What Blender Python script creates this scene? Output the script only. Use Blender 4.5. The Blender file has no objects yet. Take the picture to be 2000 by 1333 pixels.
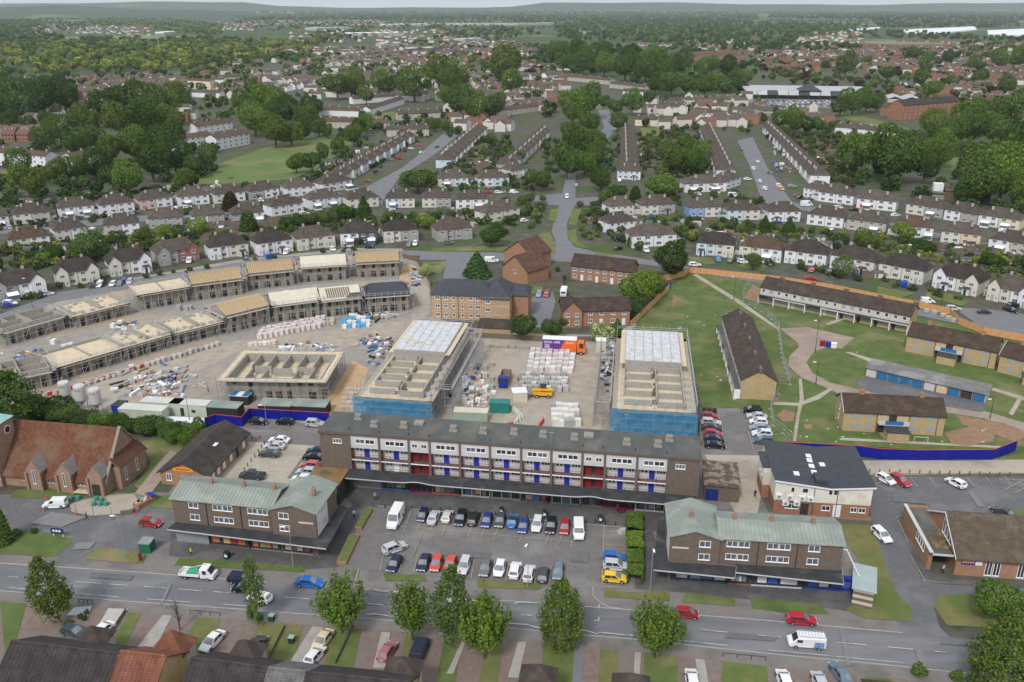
import bpy, math, random
import numpy as np
from mathutils import Vector, Matrix
random.seed(11)
rng = np.random.default_rng(11)
R = math.radians
S = bpy.context.scene
COL = S.collection
# camera
CAM_H = 87.0
PITCH = R(21.0)
FPX = 1700.0                      # focal length in pixels of a 2000 px wide frame
cam_d = bpy.data.cameras.new("camera")
cam_d.sensor_width = 36.0
cam_d.lens = 36.0 * FPX / 2000.0
cam_d.clip_start = 1.0
cam_d.clip_end = 60000.0
cam = bpy.data.objects.new("camera", cam_d)
cam.location = (0,0, CAM_H)
cam.rotation_euler = (R(90) - PITCH, 0,0)
COL.objects.link(cam)
S.camera = cam
# light
SUN_EL, SUN_AZ = R(46), R(-158)      # sun high, behind and left of the viewer
world = bpy.data.worlds.new("World")
S.world = world
world.use_nodes = True
wn = world.node_tree
for n in list(wn.nodes):
 wn.nodes.remove(n)
w_out = wn.nodes.new("ShaderNodeOutputWorld")
w_bg = wn.nodes.new("ShaderNodeBackground")
w_sky = wn.nodes.new("ShaderNodeTexSky")
w_sky.sky_type = 'NISHITA'
w_sky.sun_disc = False
w_sky.sun_elevation = SUN_EL
w_sky.sun_rotation = SUN_AZ
w_sky.altitude = 90
w_sky.air_density = 1.0
w_sky.dust_density = 5.0
w_sky.ozone_density = 0.6
w_hsv = wn.nodes.new("ShaderNodeHueSaturation")   # cloud cover: the sky is almost without colour
w_hsv.inputs["Saturation"].default_value = 0.28
wn.links.new(w_sky.outputs[0], w_hsv.inputs["Color"])
w_mix = wn.nodes.new("ShaderNodeMix")              # an even layer of bright cloud over the clear sky
w_mix.data_type = 'RGBA'
w_mix.inputs[0].default_value = 0.75
w_mix.inputs[7].default_value = (5.7,6.15,6.8,1)
wn.links.new(w_hsv.outputs[0], w_mix.inputs[6])
wn.links.new(w_mix.outputs[2], w_bg.inputs[0])
w_bg.inputs[1].default_value = 0.10
wn.links.new(w_bg.outputs[0], w_out.inputs[0])
sun_d = bpy.data.lights.new("sun", 'SUN')
sun_d.energy = 1.5
sun_d.angle = R(10)
sun_d.color = (1.0,0.98,0.95)
sun = bpy.data.objects.new("sun", sun_d)
_sd = Vector((math.sin(SUN_AZ) * math.cos(SUN_EL), math.cos(SUN_AZ) * math.cos(SUN_EL), math.sin(SUN_EL)))
sun.rotation_euler = _sd.to_track_quat('Z', 'Y').to_euler()
COL.objects.link(sun)
S.view_settings.view_transform = 'Standard'
S.view_settings.look = 'None'
S.view_settings.gamma = 1.0
S.view_settings.use_curve_mapping = False
S.view_settings.exposure = 0.62
S.cycles.use_denoising = True
S.cycles.max_bounces = 6
S.cycles.diffuse_bounces = 3
S.cycles.volume_bounces = 1
S.cycles.transparent_max_bounces = 12
# survey: photograph pixel <-> ground
CT, ST = math.cos(PITCH), math.sin(PITCH)
def G(px, py, z=0.0):
 u, v = (px - 1000.0) / FPX, (py - 666.5) / FPX
 t = (z - CAM_H) / (-ST - v * CT)
 return Vector((u * t, (CT - v * ST) * t, z))
def proj(p):
 x, y, z = p[0], p[1], p[2] - CAM_H
 d = y * CT - z * ST
 return 1000 + FPX * x / d, 666.5 + FPX * (-y * ST - z * CT) / d
def Hz(p, py):
 v = (py - 666.5) / FPX
 return CAM_H + p[1] / (CT - v * ST) * (-ST - v * CT)
def tcol(p0, p1, px, z):
 """fraction along p0-p1 (at height z) that the column px meets"""
 a, b = -0.5,1.5
 for _ in range(40):
  m = (a + b) / 2
  q = p0.lerp(p1, m)
  if proj((q.x, q.y, z))[0] < px:
   a = m
  else:
   b = m
 return (a + b) / 2
ONES = "zeroth first second third fourth fifth sixth seventh eighth ninth tenth eleventh twelfth thirteenth fourteenth fifteenth sixteenth seventeenth eighteenth nineteenth".split()
TENS = {2: ("twentieth", "twenty"),3: ("thirtieth", "thirty"),4: ("fortieth", "forty"),5: ("fiftieth", "fifty"),6: ("sixtieth", "sixty")}
def nth(i):
 if i < 20:
  return ONES[i]
 t, o = divmod(i, 10)
 return TENS[t][0] if o == 0 else TENS[t][1] + "-" + ONES[o]
# materials
MATS = {}
def mat(name, c1, c2=None, scale=2.0, rough=0.85, c3=None, s3=0.08, t3=(0.5,0.62), objcol=False, spec=0.25, metal=0.0,
  world_co=False, bump=0.0, det=4.0, alpha=1.0, stretch=None, wave=None):
 if name in MATS:
  return MATS[name]
 m = bpy.data.materials.new(name)
 m.use_nodes = True
 nt = m.node_tree
 b = nt.nodes["Principled BSDF"]
 b.inputs["Roughness"].default_value = rough
 b.inputs["Specular IOR Level"].default_value = spec
 b.inputs["Metallic"].default_value = metal
 c4 = lambda c: (c[0], c[1], c[2],1)
 if world_co:
  co = nt.nodes.new("ShaderNodeNewGeometry").outputs["Position"]
 else:
  co = nt.nodes.new("ShaderNodeTexCoord").outputs["Object"]
 if stretch:
  mp = nt.nodes.new("ShaderNodeMapping")
  mp.inputs["Scale"].default_value = stretch
  nt.links.new(co, mp.inputs[0])
  co = mp.outputs[0]
 out = None
 def mixc(a, b_, f, mode='MIX'):
  x = nt.nodes.new("ShaderNodeMix")
  x.data_type = 'RGBA'
  x.blend_type = mode
  if isinstance(f, float):
   x.inputs[0].default_value = f
  else:
   nt.links.new(f, x.inputs[0])
  for s, i in ((a, 6),(b_, 7)):
   if isinstance(s, tuple):
    x.inputs[i].default_value = s
   else:
    nt.links.new(s, x.inputs[i])
  return x.outputs[2]
 def noise(sc, d=det):
  n = nt.nodes.new("ShaderNodeTexNoise")
  n.inputs["Scale"].default_value = sc
  n.inputs["Detail"].default_value = d
  n.inputs["Roughness"].default_value = 0.6
  nt.links.new(co, n.inputs["Vector"])
  return n.outputs["Fac"]
 def ramp(f, lo, hi):
  r = nt.nodes.new("ShaderNodeMapRange")
  r.inputs[1].default_value = lo
  r.inputs[2].default_value = hi
  nt.links.new(f, r.inputs[0])
  return r.outputs[0]
 if c2 is None:
  c2 = tuple(min(1, x * 1.18) for x in c1)
 nf = noise(scale)
 out = mixc(c4(c1), c4(c2), ramp(nf, 0.3,0.7))
 if c3 is not None:
  out = mixc(out, c4(c3), ramp(noise(s3,5.0), t3[0], t3[1]))
 if wave:                                       # fine courses or boards: (scale, direction, darkest factor)
  wv = nt.nodes.new("ShaderNodeTexWave")
  wv.bands_direction = wave[1]
  wv.inputs["Scale"].default_value = wave[0]
  wv.inputs["Distortion"].default_value = 0.4
  nt.links.new(co, wv.inputs["Vector"])
  k = wave[2]
  out = mixc(out, mixc((k, k, k, 1),(1,1,1,1), ramp(wv.outputs["Fac"],0.0,0.45)),1.0, 'MULTIPLY')
 if objcol:
  oi = nt.nodes.new("ShaderNodeObjectInfo")
  out = mixc(oi.outputs["Color"], out, 1.0, 'MULTIPLY')
 nt.links.new(out, b.inputs["Base Color"])
 if bump:
  bp = nt.nodes.new("ShaderNodeBump")
  bp.inputs["Strength"].default_value = bump
  bp.inputs["Distance"].default_value = 0.05
  nt.links.new(noise(scale * 3), bp.inputs["Height"])
  nt.links.new(bp.outputs[0], b.inputs["Normal"])
 if alpha < 1:
  b.inputs["Alpha"].default_value = alpha
 MATS[name] = m
 return m
def leafmat(name, c_dark, c_light, trans=0.35):
 if name in MATS:
  return MATS[name]
 m = bpy.data.materials.new(name)
 m.use_nodes = True
 nt = m.node_tree
 for n in list(nt.nodes):
  nt.nodes.remove(n)
 out = nt.nodes.new("ShaderNodeOutputMaterial")
 geo = nt.nodes.new("ShaderNodeNewGeometry")
 oi = nt.nodes.new("ShaderNodeObjectInfo")
 mx = nt.nodes.new("ShaderNodeMix")
 mx.data_type = 'RGBA'
 mx.inputs[6].default_value = (*c_dark, 1)
 mx.inputs[7].default_value = (*c_light, 1)
 nt.links.new(geo.outputs["Random Per Island"], mx.inputs[0])
 mul = nt.nodes.new("ShaderNodeMix")
 mul.data_type = 'RGBA'
 mul.blend_type = 'MULTIPLY'
 mul.inputs[0].default_value = 1.0
 nt.links.new(mx.outputs[2], mul.inputs[6])
 nt.links.new(oi.outputs["Color"], mul.inputs[7])
 d = nt.nodes.new("ShaderNodeBsdfDiffuse")
 t = nt.nodes.new("ShaderNodeBsdfTranslucent")
 nt.links.new(mul.outputs[2], d.inputs[0])
 nt.links.new(mul.outputs[2], t.inputs[0])
 ms = nt.nodes.new("ShaderNodeMixShader")
 ms.inputs[0].default_value = trans
 nt.links.new(d.outputs[0], ms.inputs[1])
 nt.links.new(t.outputs[0], ms.inputs[2])
 nt.links.new(ms.outputs[0], out.inputs[0])
 MATS[name] = m
 return m
W1 = (0.88,0.88,0.88)
M = dict(
 asphalt=mat("asphalt", (0.105,0.105,0.112),(0.135,0.133,0.138),0.9,0.9,(0.16,0.155,0.155),0.12, world_co=True, bump=0.1),
 carpark=mat("worn_asphalt", (0.135,0.124,0.121),(0.172,0.159,0.154),0.7,0.9,(0.205,0.192,0.184),0.10, world_co=True),
 road=mat("road_asphalt", (0.125,0.126,0.136),(0.158,0.158,0.168),0.5,0.9,(0.188,0.186,0.192),0.07, world_co=True, stretch=(0.35,1.6,1)),
 farroad=mat("far_road_asphalt", (0.15,0.15,0.16),(0.18,0.18,0.19),0.3,0.9, world_co=True),
 pave=mat("pavement_tarmac", (0.165,0.148,0.138),(0.205,0.188,0.176),0.8,0.9,(0.14,0.128,0.122),0.2, world_co=True),
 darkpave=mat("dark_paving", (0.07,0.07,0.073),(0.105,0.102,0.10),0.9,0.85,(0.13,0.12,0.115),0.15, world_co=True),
 slab=mat("concrete_slab", (0.33,0.29,0.235),(0.40,0.355,0.29),0.6,0.9,(0.29,0.25,0.205),0.12, world_co=True),
 concrete=mat("pale_concrete", (0.36,0.34,0.31),(0.46,0.44,0.40),1.3,0.9),
 blockwork=mat("grey_blockwork", (0.27,0.255,0.225),(0.36,0.34,0.30),1.6,0.95, wave=(1.1, 'Z', 0.86)),
 siteblock=mat("tan_blockwork", (0.225,0.198,0.158),(0.31,0.275,0.222),1.3,0.95, wave=(1.1, 'Z', 0.86)),
 ply=mat("plywood_deck", (0.50,0.41,0.285),(0.61,0.515,0.375),0.6,0.8),
 timber=mat("new_timber", (0.47,0.365,0.23),(0.60,0.48,0.32),1.5,0.8),
 membrane=mat("roof_felt_membrane", (0.50,0.45,0.35),(0.58,0.53,0.43),0.5,0.7),
 insul=mat("white_roof_board", (0.44,0.45,0.47),(0.58,0.58,0.59),0.7,0.6,(0.36,0.355,0.35),0.5,(.5,.75)),
 dirt=mat("site_dirt", (0.27,0.225,0.175),(0.40,0.345,0.28),0.4,0.95,(0.34,0.30,0.255),0.045, world_co=True),
 hardcore=mat("site_hardcore", (0.23,0.21,0.185),(0.31,0.28,0.25),0.4,0.95,(0.36,0.28,0.205),0.06, world_co=True),
 soil=mat("bare_soil", (0.21,0.125,0.075),(0.29,0.185,0.115),0.7,0.95, world_co=True),
 track=mat("dirt_track", (0.27,0.205,0.165),(0.345,0.27,0.22),0.4,0.95,(0.24,0.20,0.17),0.09, world_co=True),
 grass=mat("lawn_grass", (0.064,0.100,0.026),(0.112,0.148,0.044),0.30,0.95,(0.175,0.165,0.075),0.09,(0.50,0.66), world_co=True, bump=0.3),
 grass2=mat("rough_grass", (0.085,0.12,0.03),(0.13,0.155,0.05),0.5,0.95,(0.21,0.175,0.09),0.1,(0.5,0.65), world_co=True, bump=0.3),
 drygrass=mat("dry_grass", (0.125,0.125,0.042),(0.175,0.16,0.07),0.45,0.95,(0.10,0.13,0.035),0.11,(0.48,0.62), world_co=True, bump=0.3),
 field=mat("meadow_grass", (0.095,0.140,0.040),(0.128,0.168,0.052),0.06,0.95,(0.165,0.170,0.075),0.03, world_co=True),
 garden=mat("garden_ground", (0.050,0.056,0.036),(0.125,0.112,0.092),0.22,0.95,(0.060,0.092,0.028),0.06,(0.50,0.60), world_co=True),
 country=mat("countryside", (0.036,0.058,0.026),(0.060,0.088,0.034),0.004,0.95,(0.17,0.19,0.09),0.0013,(0.54,0.60), world_co=True),
 brown=mat("brown_brick", (0.125,0.095,0.075),(0.165,0.128,0.102),1.2,0.9, wave=(2.2, 'Z', 0.86)),
 red=mat("red_brick", (0.26,0.12,0.075),(0.33,0.165,0.105),1.0,0.9, wave=(2.2, 'Z', 0.86)),
 church=mat("church_brick", (0.245,0.155,0.11),(0.31,0.205,0.15),0.8,0.9, wave=(2.0, 'Z', 0.88)),
 yellow=mat("yellow_stock_brick", (0.36,0.265,0.14),(0.45,0.34,0.19),1.1,0.9, wave=(2.2, 'Z', 0.86)),
 buff=mat("buff_brick", (0.36,0.235,0.145),(0.44,0.30,0.19),0.9,0.9),
 orange=mat("orange_brick", (0.275,0.150,0.090),(0.34,0.190,0.118),0.9,0.9),
 render=mat("painted_render", (0.86,0.86,0.86),(0.97,0.97,0.97),0.6,0.8, objcol=True),
 cream=mat("cream_boarding", (0.60,0.57,0.49),(0.70,0.67,0.58),0.7,0.8,(0.52,0.48,0.40),0.3, wave=(2.0, 'Z', 0.93)),
 panel=mat("white_wall_panel", (0.46,0.44,0.43),(0.53,0.51,0.50),0.5,0.7),
 white=mat("white_paint", (0.66,0.66,0.67),(0.72,0.72,0.73),1.0,0.55),
 pvc=mat("white_frame", (0.72,0.72,0.73),(0.78,0.78,0.79),1.0,0.4),
 glass=mat("window_glass", (0.055,0.062,0.072),(0.15,0.165,0.185),0.55,0.08, spec=0.6),
 darkglass=mat("dark_glass", (0.018,0.021,0.027),(0.05,0.055,0.065),0.9,0.1, spec=0.6),
 void=mat("dark_opening", (0.025,0.025,0.028),(0.05,0.048,0.045),0.8,0.9),
 black=mat("black_plastic", (0.02,0.02,0.022),(0.035,0.035,0.037),2.0,0.6),
 rubber=mat("tyre_rubber", (0.018,0.018,0.018),(0.03,0.03,0.03),3.0,0.85),
 steel=mat("galvanised_steel", (0.33,0.34,0.36),(0.45,0.46,0.48),2.0,0.45, metal=0.5),
 scaff=mat("scaffold_tube", (0.30,0.305,0.32),(0.44,0.445,0.46),0.4,0.6),
 felt=mat("roofing_felt", (0.070,0.074,0.072),(0.110,0.113,0.106),0.35,0.85,(0.155,0.145,0.115),0.16,(0.52,0.70), stretch=(1,0.45,1)),
 darkfelt=mat("dark_canopy_felt", (0.028,0.030,0.033),(0.055,0.057,0.060),0.5,0.8,(0.085,0.085,0.08),0.3,(0.55,0.7)),
 slate=mat("slate_roof", (0.040,0.044,0.052),(0.058,0.062,0.070),0.8,0.7),
 greenmetal=mat("green_metal_roof", (0.20,0.228,0.198),(0.245,0.272,0.24),0.35,0.6,(0.285,0.305,0.275),0.3, spec=.15),
 tile=mat("brown_roof_tile", (0.062,0.048,0.040),(0.100,0.080,0.067),0.7,0.9,(0.115,0.098,0.08),0.35,(0.5,0.7), objcol=True, wave=(1.6, 'Z', 0.78)),
 redtile=mat("red_clay_tile", (0.085,0.038,0.024),(0.175,0.068,0.035),1.4,0.9,(0.15,0.095,0.062),0.22,(0.5,0.66), objcol=True),
 moss=mat("mossy_roof", (0.17,0.10,0.045),(0.25,0.165,0.065),0.5,0.95,(0.10,0.085,0.06),0.3),
 copper=mat("green_copper", (0.25,0.42,0.36),(0.33,0.56,0.48),0.7,0.6),
 fence=mat("orange_fence_timber", (0.47,0.235,0.095),(0.58,0.315,0.14),0.8,0.85),
 oldfence=mat("weathered_fence", (0.125,0.095,0.072),(0.18,0.14,0.11),0.6,0.9),
 hoard=mat("blue_hoarding", (0.004,0.008,0.19),(0.006,0.012,0.25),0.3,0.5),
 netting=mat("blue_debris_net", (0.03,0.26,0.50),(0.09,0.38,0.64),0.5,0.7, alpha=0.45),
 bluep=mat("blue_paint", (0.014,0.026,0.26),(0.02,0.036,0.32),1.0,0.5),
 garage=mat("blue_garage_door", (0.02,0.115,0.27),(0.03,0.16,0.34),0.8,0.6),
 redp=mat("red_paint", (0.18,0.012,0.017),(0.24,0.02,0.026),1.0,0.5),
 magenta=mat("magenta_paint", (0.30,0.008,0.10),(0.38,0.015,0.13),1.0,0.5),
 screen=mat("windscreen_painted_sky", (0.10,0.115,0.13),(0.24,0.26,0.28),0.9,0.08, spec=0.7),  # cloud reflection painted into the glass as a pale grey
 paint=mat("car_paint", (0.95,0.95,0.95),(1,1,1),1.0,0.34, objcol=True, spec=0.35),
 tint=mat("coloured_material", (0.85,0.85,0.85),(1,1,1),1.1,0.75, objcol=True),
 line=mat("road_paint", (0.46,0.455,0.43),(0.60,0.59,0.57),0.6,0.8,(0.26,0.255,0.25),0.8,(0.5,0.64), world_co=True),
 yline=mat("yellow_road_paint", (0.42,0.36,0.22),(0.50,0.43,0.27),0.8,0.8,(0.28,0.25,0.2),0.8, world_co=True),
 kerb=mat("kerb_stone", (0.28,0.26,0.235),(0.36,0.34,0.31),0.6,0.9, world_co=True),
 brickpave=mat("red_block_paving", (0.16,0.115,0.098),(0.215,0.165,0.142),0.9,0.9,(0.175,0.150,0.132),0.15, world_co=True),
 bark=mat("tree_bark", (0.075,0.06,0.045),(0.13,0.105,0.085),1.5,0.95),
 paleband=mat("pale_stone_band", (0.45,0.40,0.30),(0.53,0.475,0.36),0.9,0.85),
 skin=mat("skin", (0.42,0.25,0.18),(0.5,0.31,0.23),3,0.6),
)
LEAF = leafmat("broad_leaf", (0.054,0.104,0.028),(0.150,0.225,0.058),0.36)
FARLEAF = leafmat("far_leaf", (0.030,0.060,0.020),(0.080,0.125,0.036),0.3)
# mesh building
class MB:
 def __init__(s):
  s.v, s.f, s.m = [],[],[]
 def poly(s, pts, m=0):
  n = len(s.v)
  s.v += [tuple(p) for p in pts]
  s.f.append(tuple(range(n, n + len(pts))))
  s.m.append(m)
  return s
 def box(s, x0, y0, z0, x1, y1, z1, m=0, mt=None):
  n = len(s.v)
  s.v += [(x0, y0, z0),(x1, y0, z0),(x1, y1, z0),(x0, y1, z0),(x0, y0, z1),(x1, y0, z1),(x1, y1, z1),(x0, y1, z1)]
  for q in ((0,1,5,4),(1,2,6,5),(2,3,7,6),(3,0,4,7),(3,2,1,0)):
   s.f.append(tuple(n + i for i in q))
   s.m.append(m)
  s.f.append((n + 4, n + 5, n + 6, n + 7))
  s.m.append(m if mt is None else mt)
  return s
 def prism(s, pts, z0, z1, m=0, mt=None):
  """pts counter-clockwise seen from above"""
  a = sum(pts[i][0] * pts[(i + 1) % len(pts)][1] - pts[(i + 1) % len(pts)][0] * pts[i][1] for i in range(len(pts)))
  if a < 0:
   pts = pts[::-1]
  n, k = len(s.v), len(pts)
  s.v += [(p[0], p[1], z0) for p in pts] + [(p[0], p[1], z1) for p in pts]
  for i in range(k):
   j = (i + 1) % k
   s.f.append((n + i, n + j, n + k + j, n + k + i))
   s.m.append(m)
  s.f.append(tuple(n + k + i for i in range(k)))
  s.m.append(m if mt is None else mt)
  s.f.append(tuple(n + i for i in range(k))[::-1])
  s.m.append(m)
  return s
 def slab(s, pts, th, m=0):
  """a thick plate: pts is a 3-D polygon, thickened downwards"""
  n, k = len(s.v), len(pts)
  s.v += [tuple(p) for p in pts] + [(p[0], p[1], p[2] - th) for p in pts]
  s.f.append(tuple(range(n, n + k)))
  s.m.append(m)
  s.f.append(tuple(range(n + k, n + 2 * k))[::-1])
  s.m.append(m)
  for i in range(k):
   j = (i + 1) % k
   s.f.append((n + j, n + i, n + k + i, n + k + j))
   s.m.append(m)
  return s
 def tube(s, a, b, r, k=5, m=0, r2=None):
  a, b = Vector(a), Vector(b)
  d = (b - a).normalized()
  u = d.orthogonal().normalized()
  w = d.cross(u)
  n = len(s.v)
  for p, rr in ((a, r),(b, r if r2 is None else r2)):
   for i in range(k):
    t = 2 * math.pi * i / k
    s.v.append(tuple(p + (u * math.cos(t) + w * math.sin(t)) * rr))
  for i in range(k):
   j = (i + 1) % k
   s.f.append((n + i, n + j, n + k + j, n + k + i))
   s.m.append(m)
  s.f.append(tuple(n + k + i for i in range(k)))
  s.m.append(m)
  s.f.append(tuple(n + i for i in range(k))[::-1])
  s.m.append(m)
  return s
 def lathe(s, prof, k=12, m=0, cx=0, cy=0):
  n = len(s.v)
  for r, z in prof:
   for i in range(k):
    t = 2 * math.pi * i / k
    s.v.append((cx + r * math.cos(t), cy + r * math.sin(t), z))
  for q in range(len(prof) - 1):
   for i in range(k):
    j = (i + 1) % k
    s.f.append((n + q * k + i, n + q * k + j, n + (q + 1) * k + j, n + (q + 1) * k + i))
    s.m.append(m)
  s.f.append(tuple(n + (len(prof) - 1) * k + i for i in range(k)))
  s.m.append(m)
  return s
 def mesh(s, name, mats, smooth=False):
  me = bpy.data.meshes.new(name)
  me.from_pydata(s.v, [], s.f)
  for x in (mats if isinstance(mats, (list, tuple)) else [mats]):
   me.materials.append(x)
  me.polygons.foreach_set("material_index", s.m)
  if smooth:
   me.polygons.foreach_set("use_smooth", [True] * len(s.f))
  me.update()
  return me
 def build(s, name, mats, parent=None, loc=(0,0,0), rz=0.0, smooth=False, col=None):
  return obj(name, s.mesh(name, mats, smooth), parent, loc, rz, col)
def obj(name, me, parent=None, loc=(0,0,0), rz=0.0, col=None):
 o = bpy.data.objects.new(name, me)
 o.location = loc
 o.rotation_euler = (0,0, rz)
 if col:
  o.color = (*col, 1)
 if parent:
  o.parent = parent
 COL.objects.link(o)
 return o
def tag(o, label=None, cat=None, group=None, kind=None):
 if label:
  o["label"] = label
 if cat:
  o["category"] = cat
 if group:
  o["group"] = group
 if kind:
  o["kind"] = kind
 return o
def thing(name, label, cat, loc=(0,0,0), rz=0.0, group=None):
 o = obj(name, None, None, loc, rz)
 o.empty_display_size = 0.5
 return tag(o, label, cat, group)
def kids(o):
 return CH.get(o.name, ())
CH = {}
def index_children(root):
 """remember the parts of a prototype once, so that copying needs no search"""
 CH[root.name] = [c for c in root.children]
 for c in CH[root.name]:
  CH[c.name] = [g for g in c.children]
def dup(root, loc, rz, label, group=None, cols=None, scale=None):
 r = root.copy()
 COL.objects.link(r)
 r.location = loc
 r.rotation_euler = (0,0, rz)
 r["label"] = label
 if group:
  r["group"] = group
 if scale:
  r.scale = scale
 for ch in kids(root):
  c = ch.copy()
  COL.objects.link(c)
  c.parent = r
  st = ch.name.split(".")[0]
  if cols and st in cols:
   k = cols[st]
   if isinstance(k, list):
    k = k[CH[root.name].index(ch) % len(k)] if "slot" not in ch else k[ch["slot"]]
   c.color = (*k, 1)
  for g in kids(ch):
   d = g.copy()
   COL.objects.link(d)
   d.parent = c
 return r
def struct(name, mb, m, **kw):
 return tag(mb.build(name, m, **kw), kind="structure")
_lay = [0.0]
def sheet(name, pix, z, m, kind="structure"):
 """a flat sheet on the ground whose outline is given in survey pixels"""
 _lay[0] += 0.0011
 z += _lay[0]
 return tag(MB().poly(_ccw([G(x, y, z) for x, y in pix])).build(name, m), kind=kind)
def _ccw(p):
 a = sum(p[i][0] * p[(i + 1) % len(p)][1] - p[(i + 1) % len(p)][0] * p[i][1] for i in range(len(p)))
 return p if a > 0 else p[::-1]
def band(name, pa, pb, z, m, kind="structure"):
 """a strip between two pixel polylines"""
 return sheet(name, list(pa) + list(pb)[::-1], z, m, kind)
def frame2(pL, pR):
 """building axes from the two front corners: origin, angle, length"""
 d = pR - pL
 return pL.copy(), math.atan2(d.y, d.x), math.hypot(d.x, d.y)
_wcache = {}
def window_mesh(w, h, n=2, sill=True, glass="glass", door=False):
 k = (round(w, 2), round(h, 2), n, sill, glass)
 if k in _wcache:
  return _wcache[k]
 f, g = MB(), MB()
 t = min(0.09, w * 0.12)
 f.box(0,-0.05,0, w, 0.02, t)
 f.box(0,-0.05, h - t, w, 0.02, h)
 for i in range(n + 1):
  x = (w - t) * i / n
  f.box(x, -0.048, t, x + t, 0.02, h - t)
 if sill:
  f.box(-0.06,-0.12,-0.07, w + 0.06,0.02,-0.005)
 g.box(t * 0.5,-0.02, t * 0.5, w - t * 0.5,0.015, h - t * 0.5)
 _wcache[k] = (f.mesh("window", M["pvc"]), g.mesh("pane", M[glass]))
 return _wcache[k]
def window(par, x, z, w, h, n=2, y=0.0, rz=0.0, sill=True, glass="glass", pane=True, name="window"):
 fm, gm = window_mesh(w, h, n, sill, glass)
 o = obj(name, fm, par, (x, y, z), rz)
 obj("pane", gm, o)
 return o

# ---- the setting: ground, roads, hills
g = MB().poly([(-26000,40,0),(26000,40,0),(26000,30000,0),(-26000,30000,0)])
struct("ground", g, M["country"])
struct("suburb_ground", MB().poly([(-330,60,.02),(330,60,.02),(1500,2300,.02),(-900,2300,.02),(-560,1000,.02)]), M["garden"])
def hill_ridge(name, y0, y1, prof, m):
 mb = MB()
 nx = len(prof)
 for j, (yy, k) in enumerate(((y0,0.0),((y0 * 2 + y1) / 3,0.6),((y0 + 2 * y1) / 3,1.0),(y1,0.0))):
  for x, h in prof:
   mb.v.append((x, yy, -2 + h * k))
 for j in range(3):
  for i in range(nx - 1):
   a = j * nx + i
   mb.f.append((a, a + 1, a + nx + 1, a + nx))
   mb.m.append(0)
 return tag(mb.build(name, m, smooth=True), kind="structure")
hillm = mat("wooded_hill", (0.030,0.050,0.030),(0.055,0.080,0.038),0.004,0.95,(0.10,0.13,0.06),0.0012,(0.56,0.66), world_co=True)
hill_ridge("hill", 15500,21500,[(-17000,170)] + [(x, 128 + 22 * math.sin(x * .0007) + 10 * math.sin(x * .0023) + (26 if x > 0 else -34 if x > -5200 else 40)) for x in range(-14000,14001,700)] + [(17000,150)], hillm)
hill_ridge("hill", 6600,9800,[(x, max(6,104 - abs(x + 4300) * .034 + 6 * math.sin(x * .004))) for x in range(-7600,801,280)], hillm)
sheet("parade_pavement", [(-80,968),(330,962),(440,800),(640,830),(1000,870),(1370,870),(1440,880),(1500,1000),(1705,1010),(1760,1241),(1215,1197),(700,1153),(-80,1097)],.04, M["pave"])
sheet("church_forecourt", [(-80,968),(110,975),(270,985),(338,1000),(345,1052),(300,1075),(175,1085),(110,1088),(140,1048),(20,1032),(-80,1030)],.06, M["asphalt"])
sheet("forecourt_access", [(145,1045),(215,1060),(180,1082),(165,1103),(105,1098)],.075, M["asphalt"])
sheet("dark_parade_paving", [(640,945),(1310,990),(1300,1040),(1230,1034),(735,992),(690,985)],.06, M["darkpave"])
sheet("car_park", [(737,991),(1232,1034),(1226,1148),(1192,1150),(1150,1147),(1148,1187),(1108,1180),(1095,1148),(1000,1139),(700,1110),(690,1152),(640,1140),(640,1110),(690,1085),(690,1040)],.07, M["carpark"])
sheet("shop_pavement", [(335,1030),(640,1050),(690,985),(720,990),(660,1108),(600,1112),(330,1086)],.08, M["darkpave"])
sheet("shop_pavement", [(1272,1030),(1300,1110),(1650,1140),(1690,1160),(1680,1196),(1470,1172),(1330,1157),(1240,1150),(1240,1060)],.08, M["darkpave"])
sheet("rear_car_park", [(440,838),(640,850),(630,935),(560,960),(400,950),(480,880)],.06, M["slab"])
sheet("rear_parking_bays", [(478,838),(640,848),(634,872),(470,862)],.08, M["carpark"])
sheet("rear_parking_bays", [(600,880),(640,870),(640,935),(560,935)],.08, M["carpark"])
sheet("concrete_lane", [(1376,888),(1500,888),(1700,900),(2080,897),(2080,925),(1700,928),(1500,905),(1478,1010),(1440,1010)],.06, M["slab"])
sheet("resident_car_park", [(1362,797),(1444,795),(1500,800),(1512,890),(1374,888)],.08, M["carpark"])
sheet("hall_car_park", [(1760,1239),(1742,1190),(1728,1120),(1708,1060),(1698,990),(1704,930),(1780,930),(2080,935),(2080,1050),(1960,1025),(1780,1000),(1752,1012),(1800,1130),(1850,1142),(2080,1152),(2080,1172),(1880,1160),(1832,1172),(1824,1190),(1836,1226),(1858,1248)],.07, M["asphalt"])
sheet("hall_pavement", [(1752,1012),(1782,1000),(1812,1118),(1868,1133),(2080,1140),(2080,1151),(1850,1141),(1800,1130)],.09, M["darkpave"])
far_k = [(-150,1090),(0,1102),(250,1118),(520,1139),(700,1154),(850,1166),(1050,1180),(1215,1192),(1500,1214),(1770,1238),(1890,1248),(2150,1272)]
near_k = [(-150,1143),(15,1157),(225,1175),(497,1194),(640,1205),(850,1221),(1000,1230),(1252,1252),(1500,1279),(1762,1304),(1890,1318),(2150,1345)]
road = band("road", far_k, near_k, .05, M["road"])
near_p = [(x, y + 17 + (x * .003)) for x, y in near_k]
band("near_pavement", near_k, near_p, .075, M["pave"])
sheet("drive_paving", near_p + [(2150,1480),(-150,1480)],.06, M["brickpave"])
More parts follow.
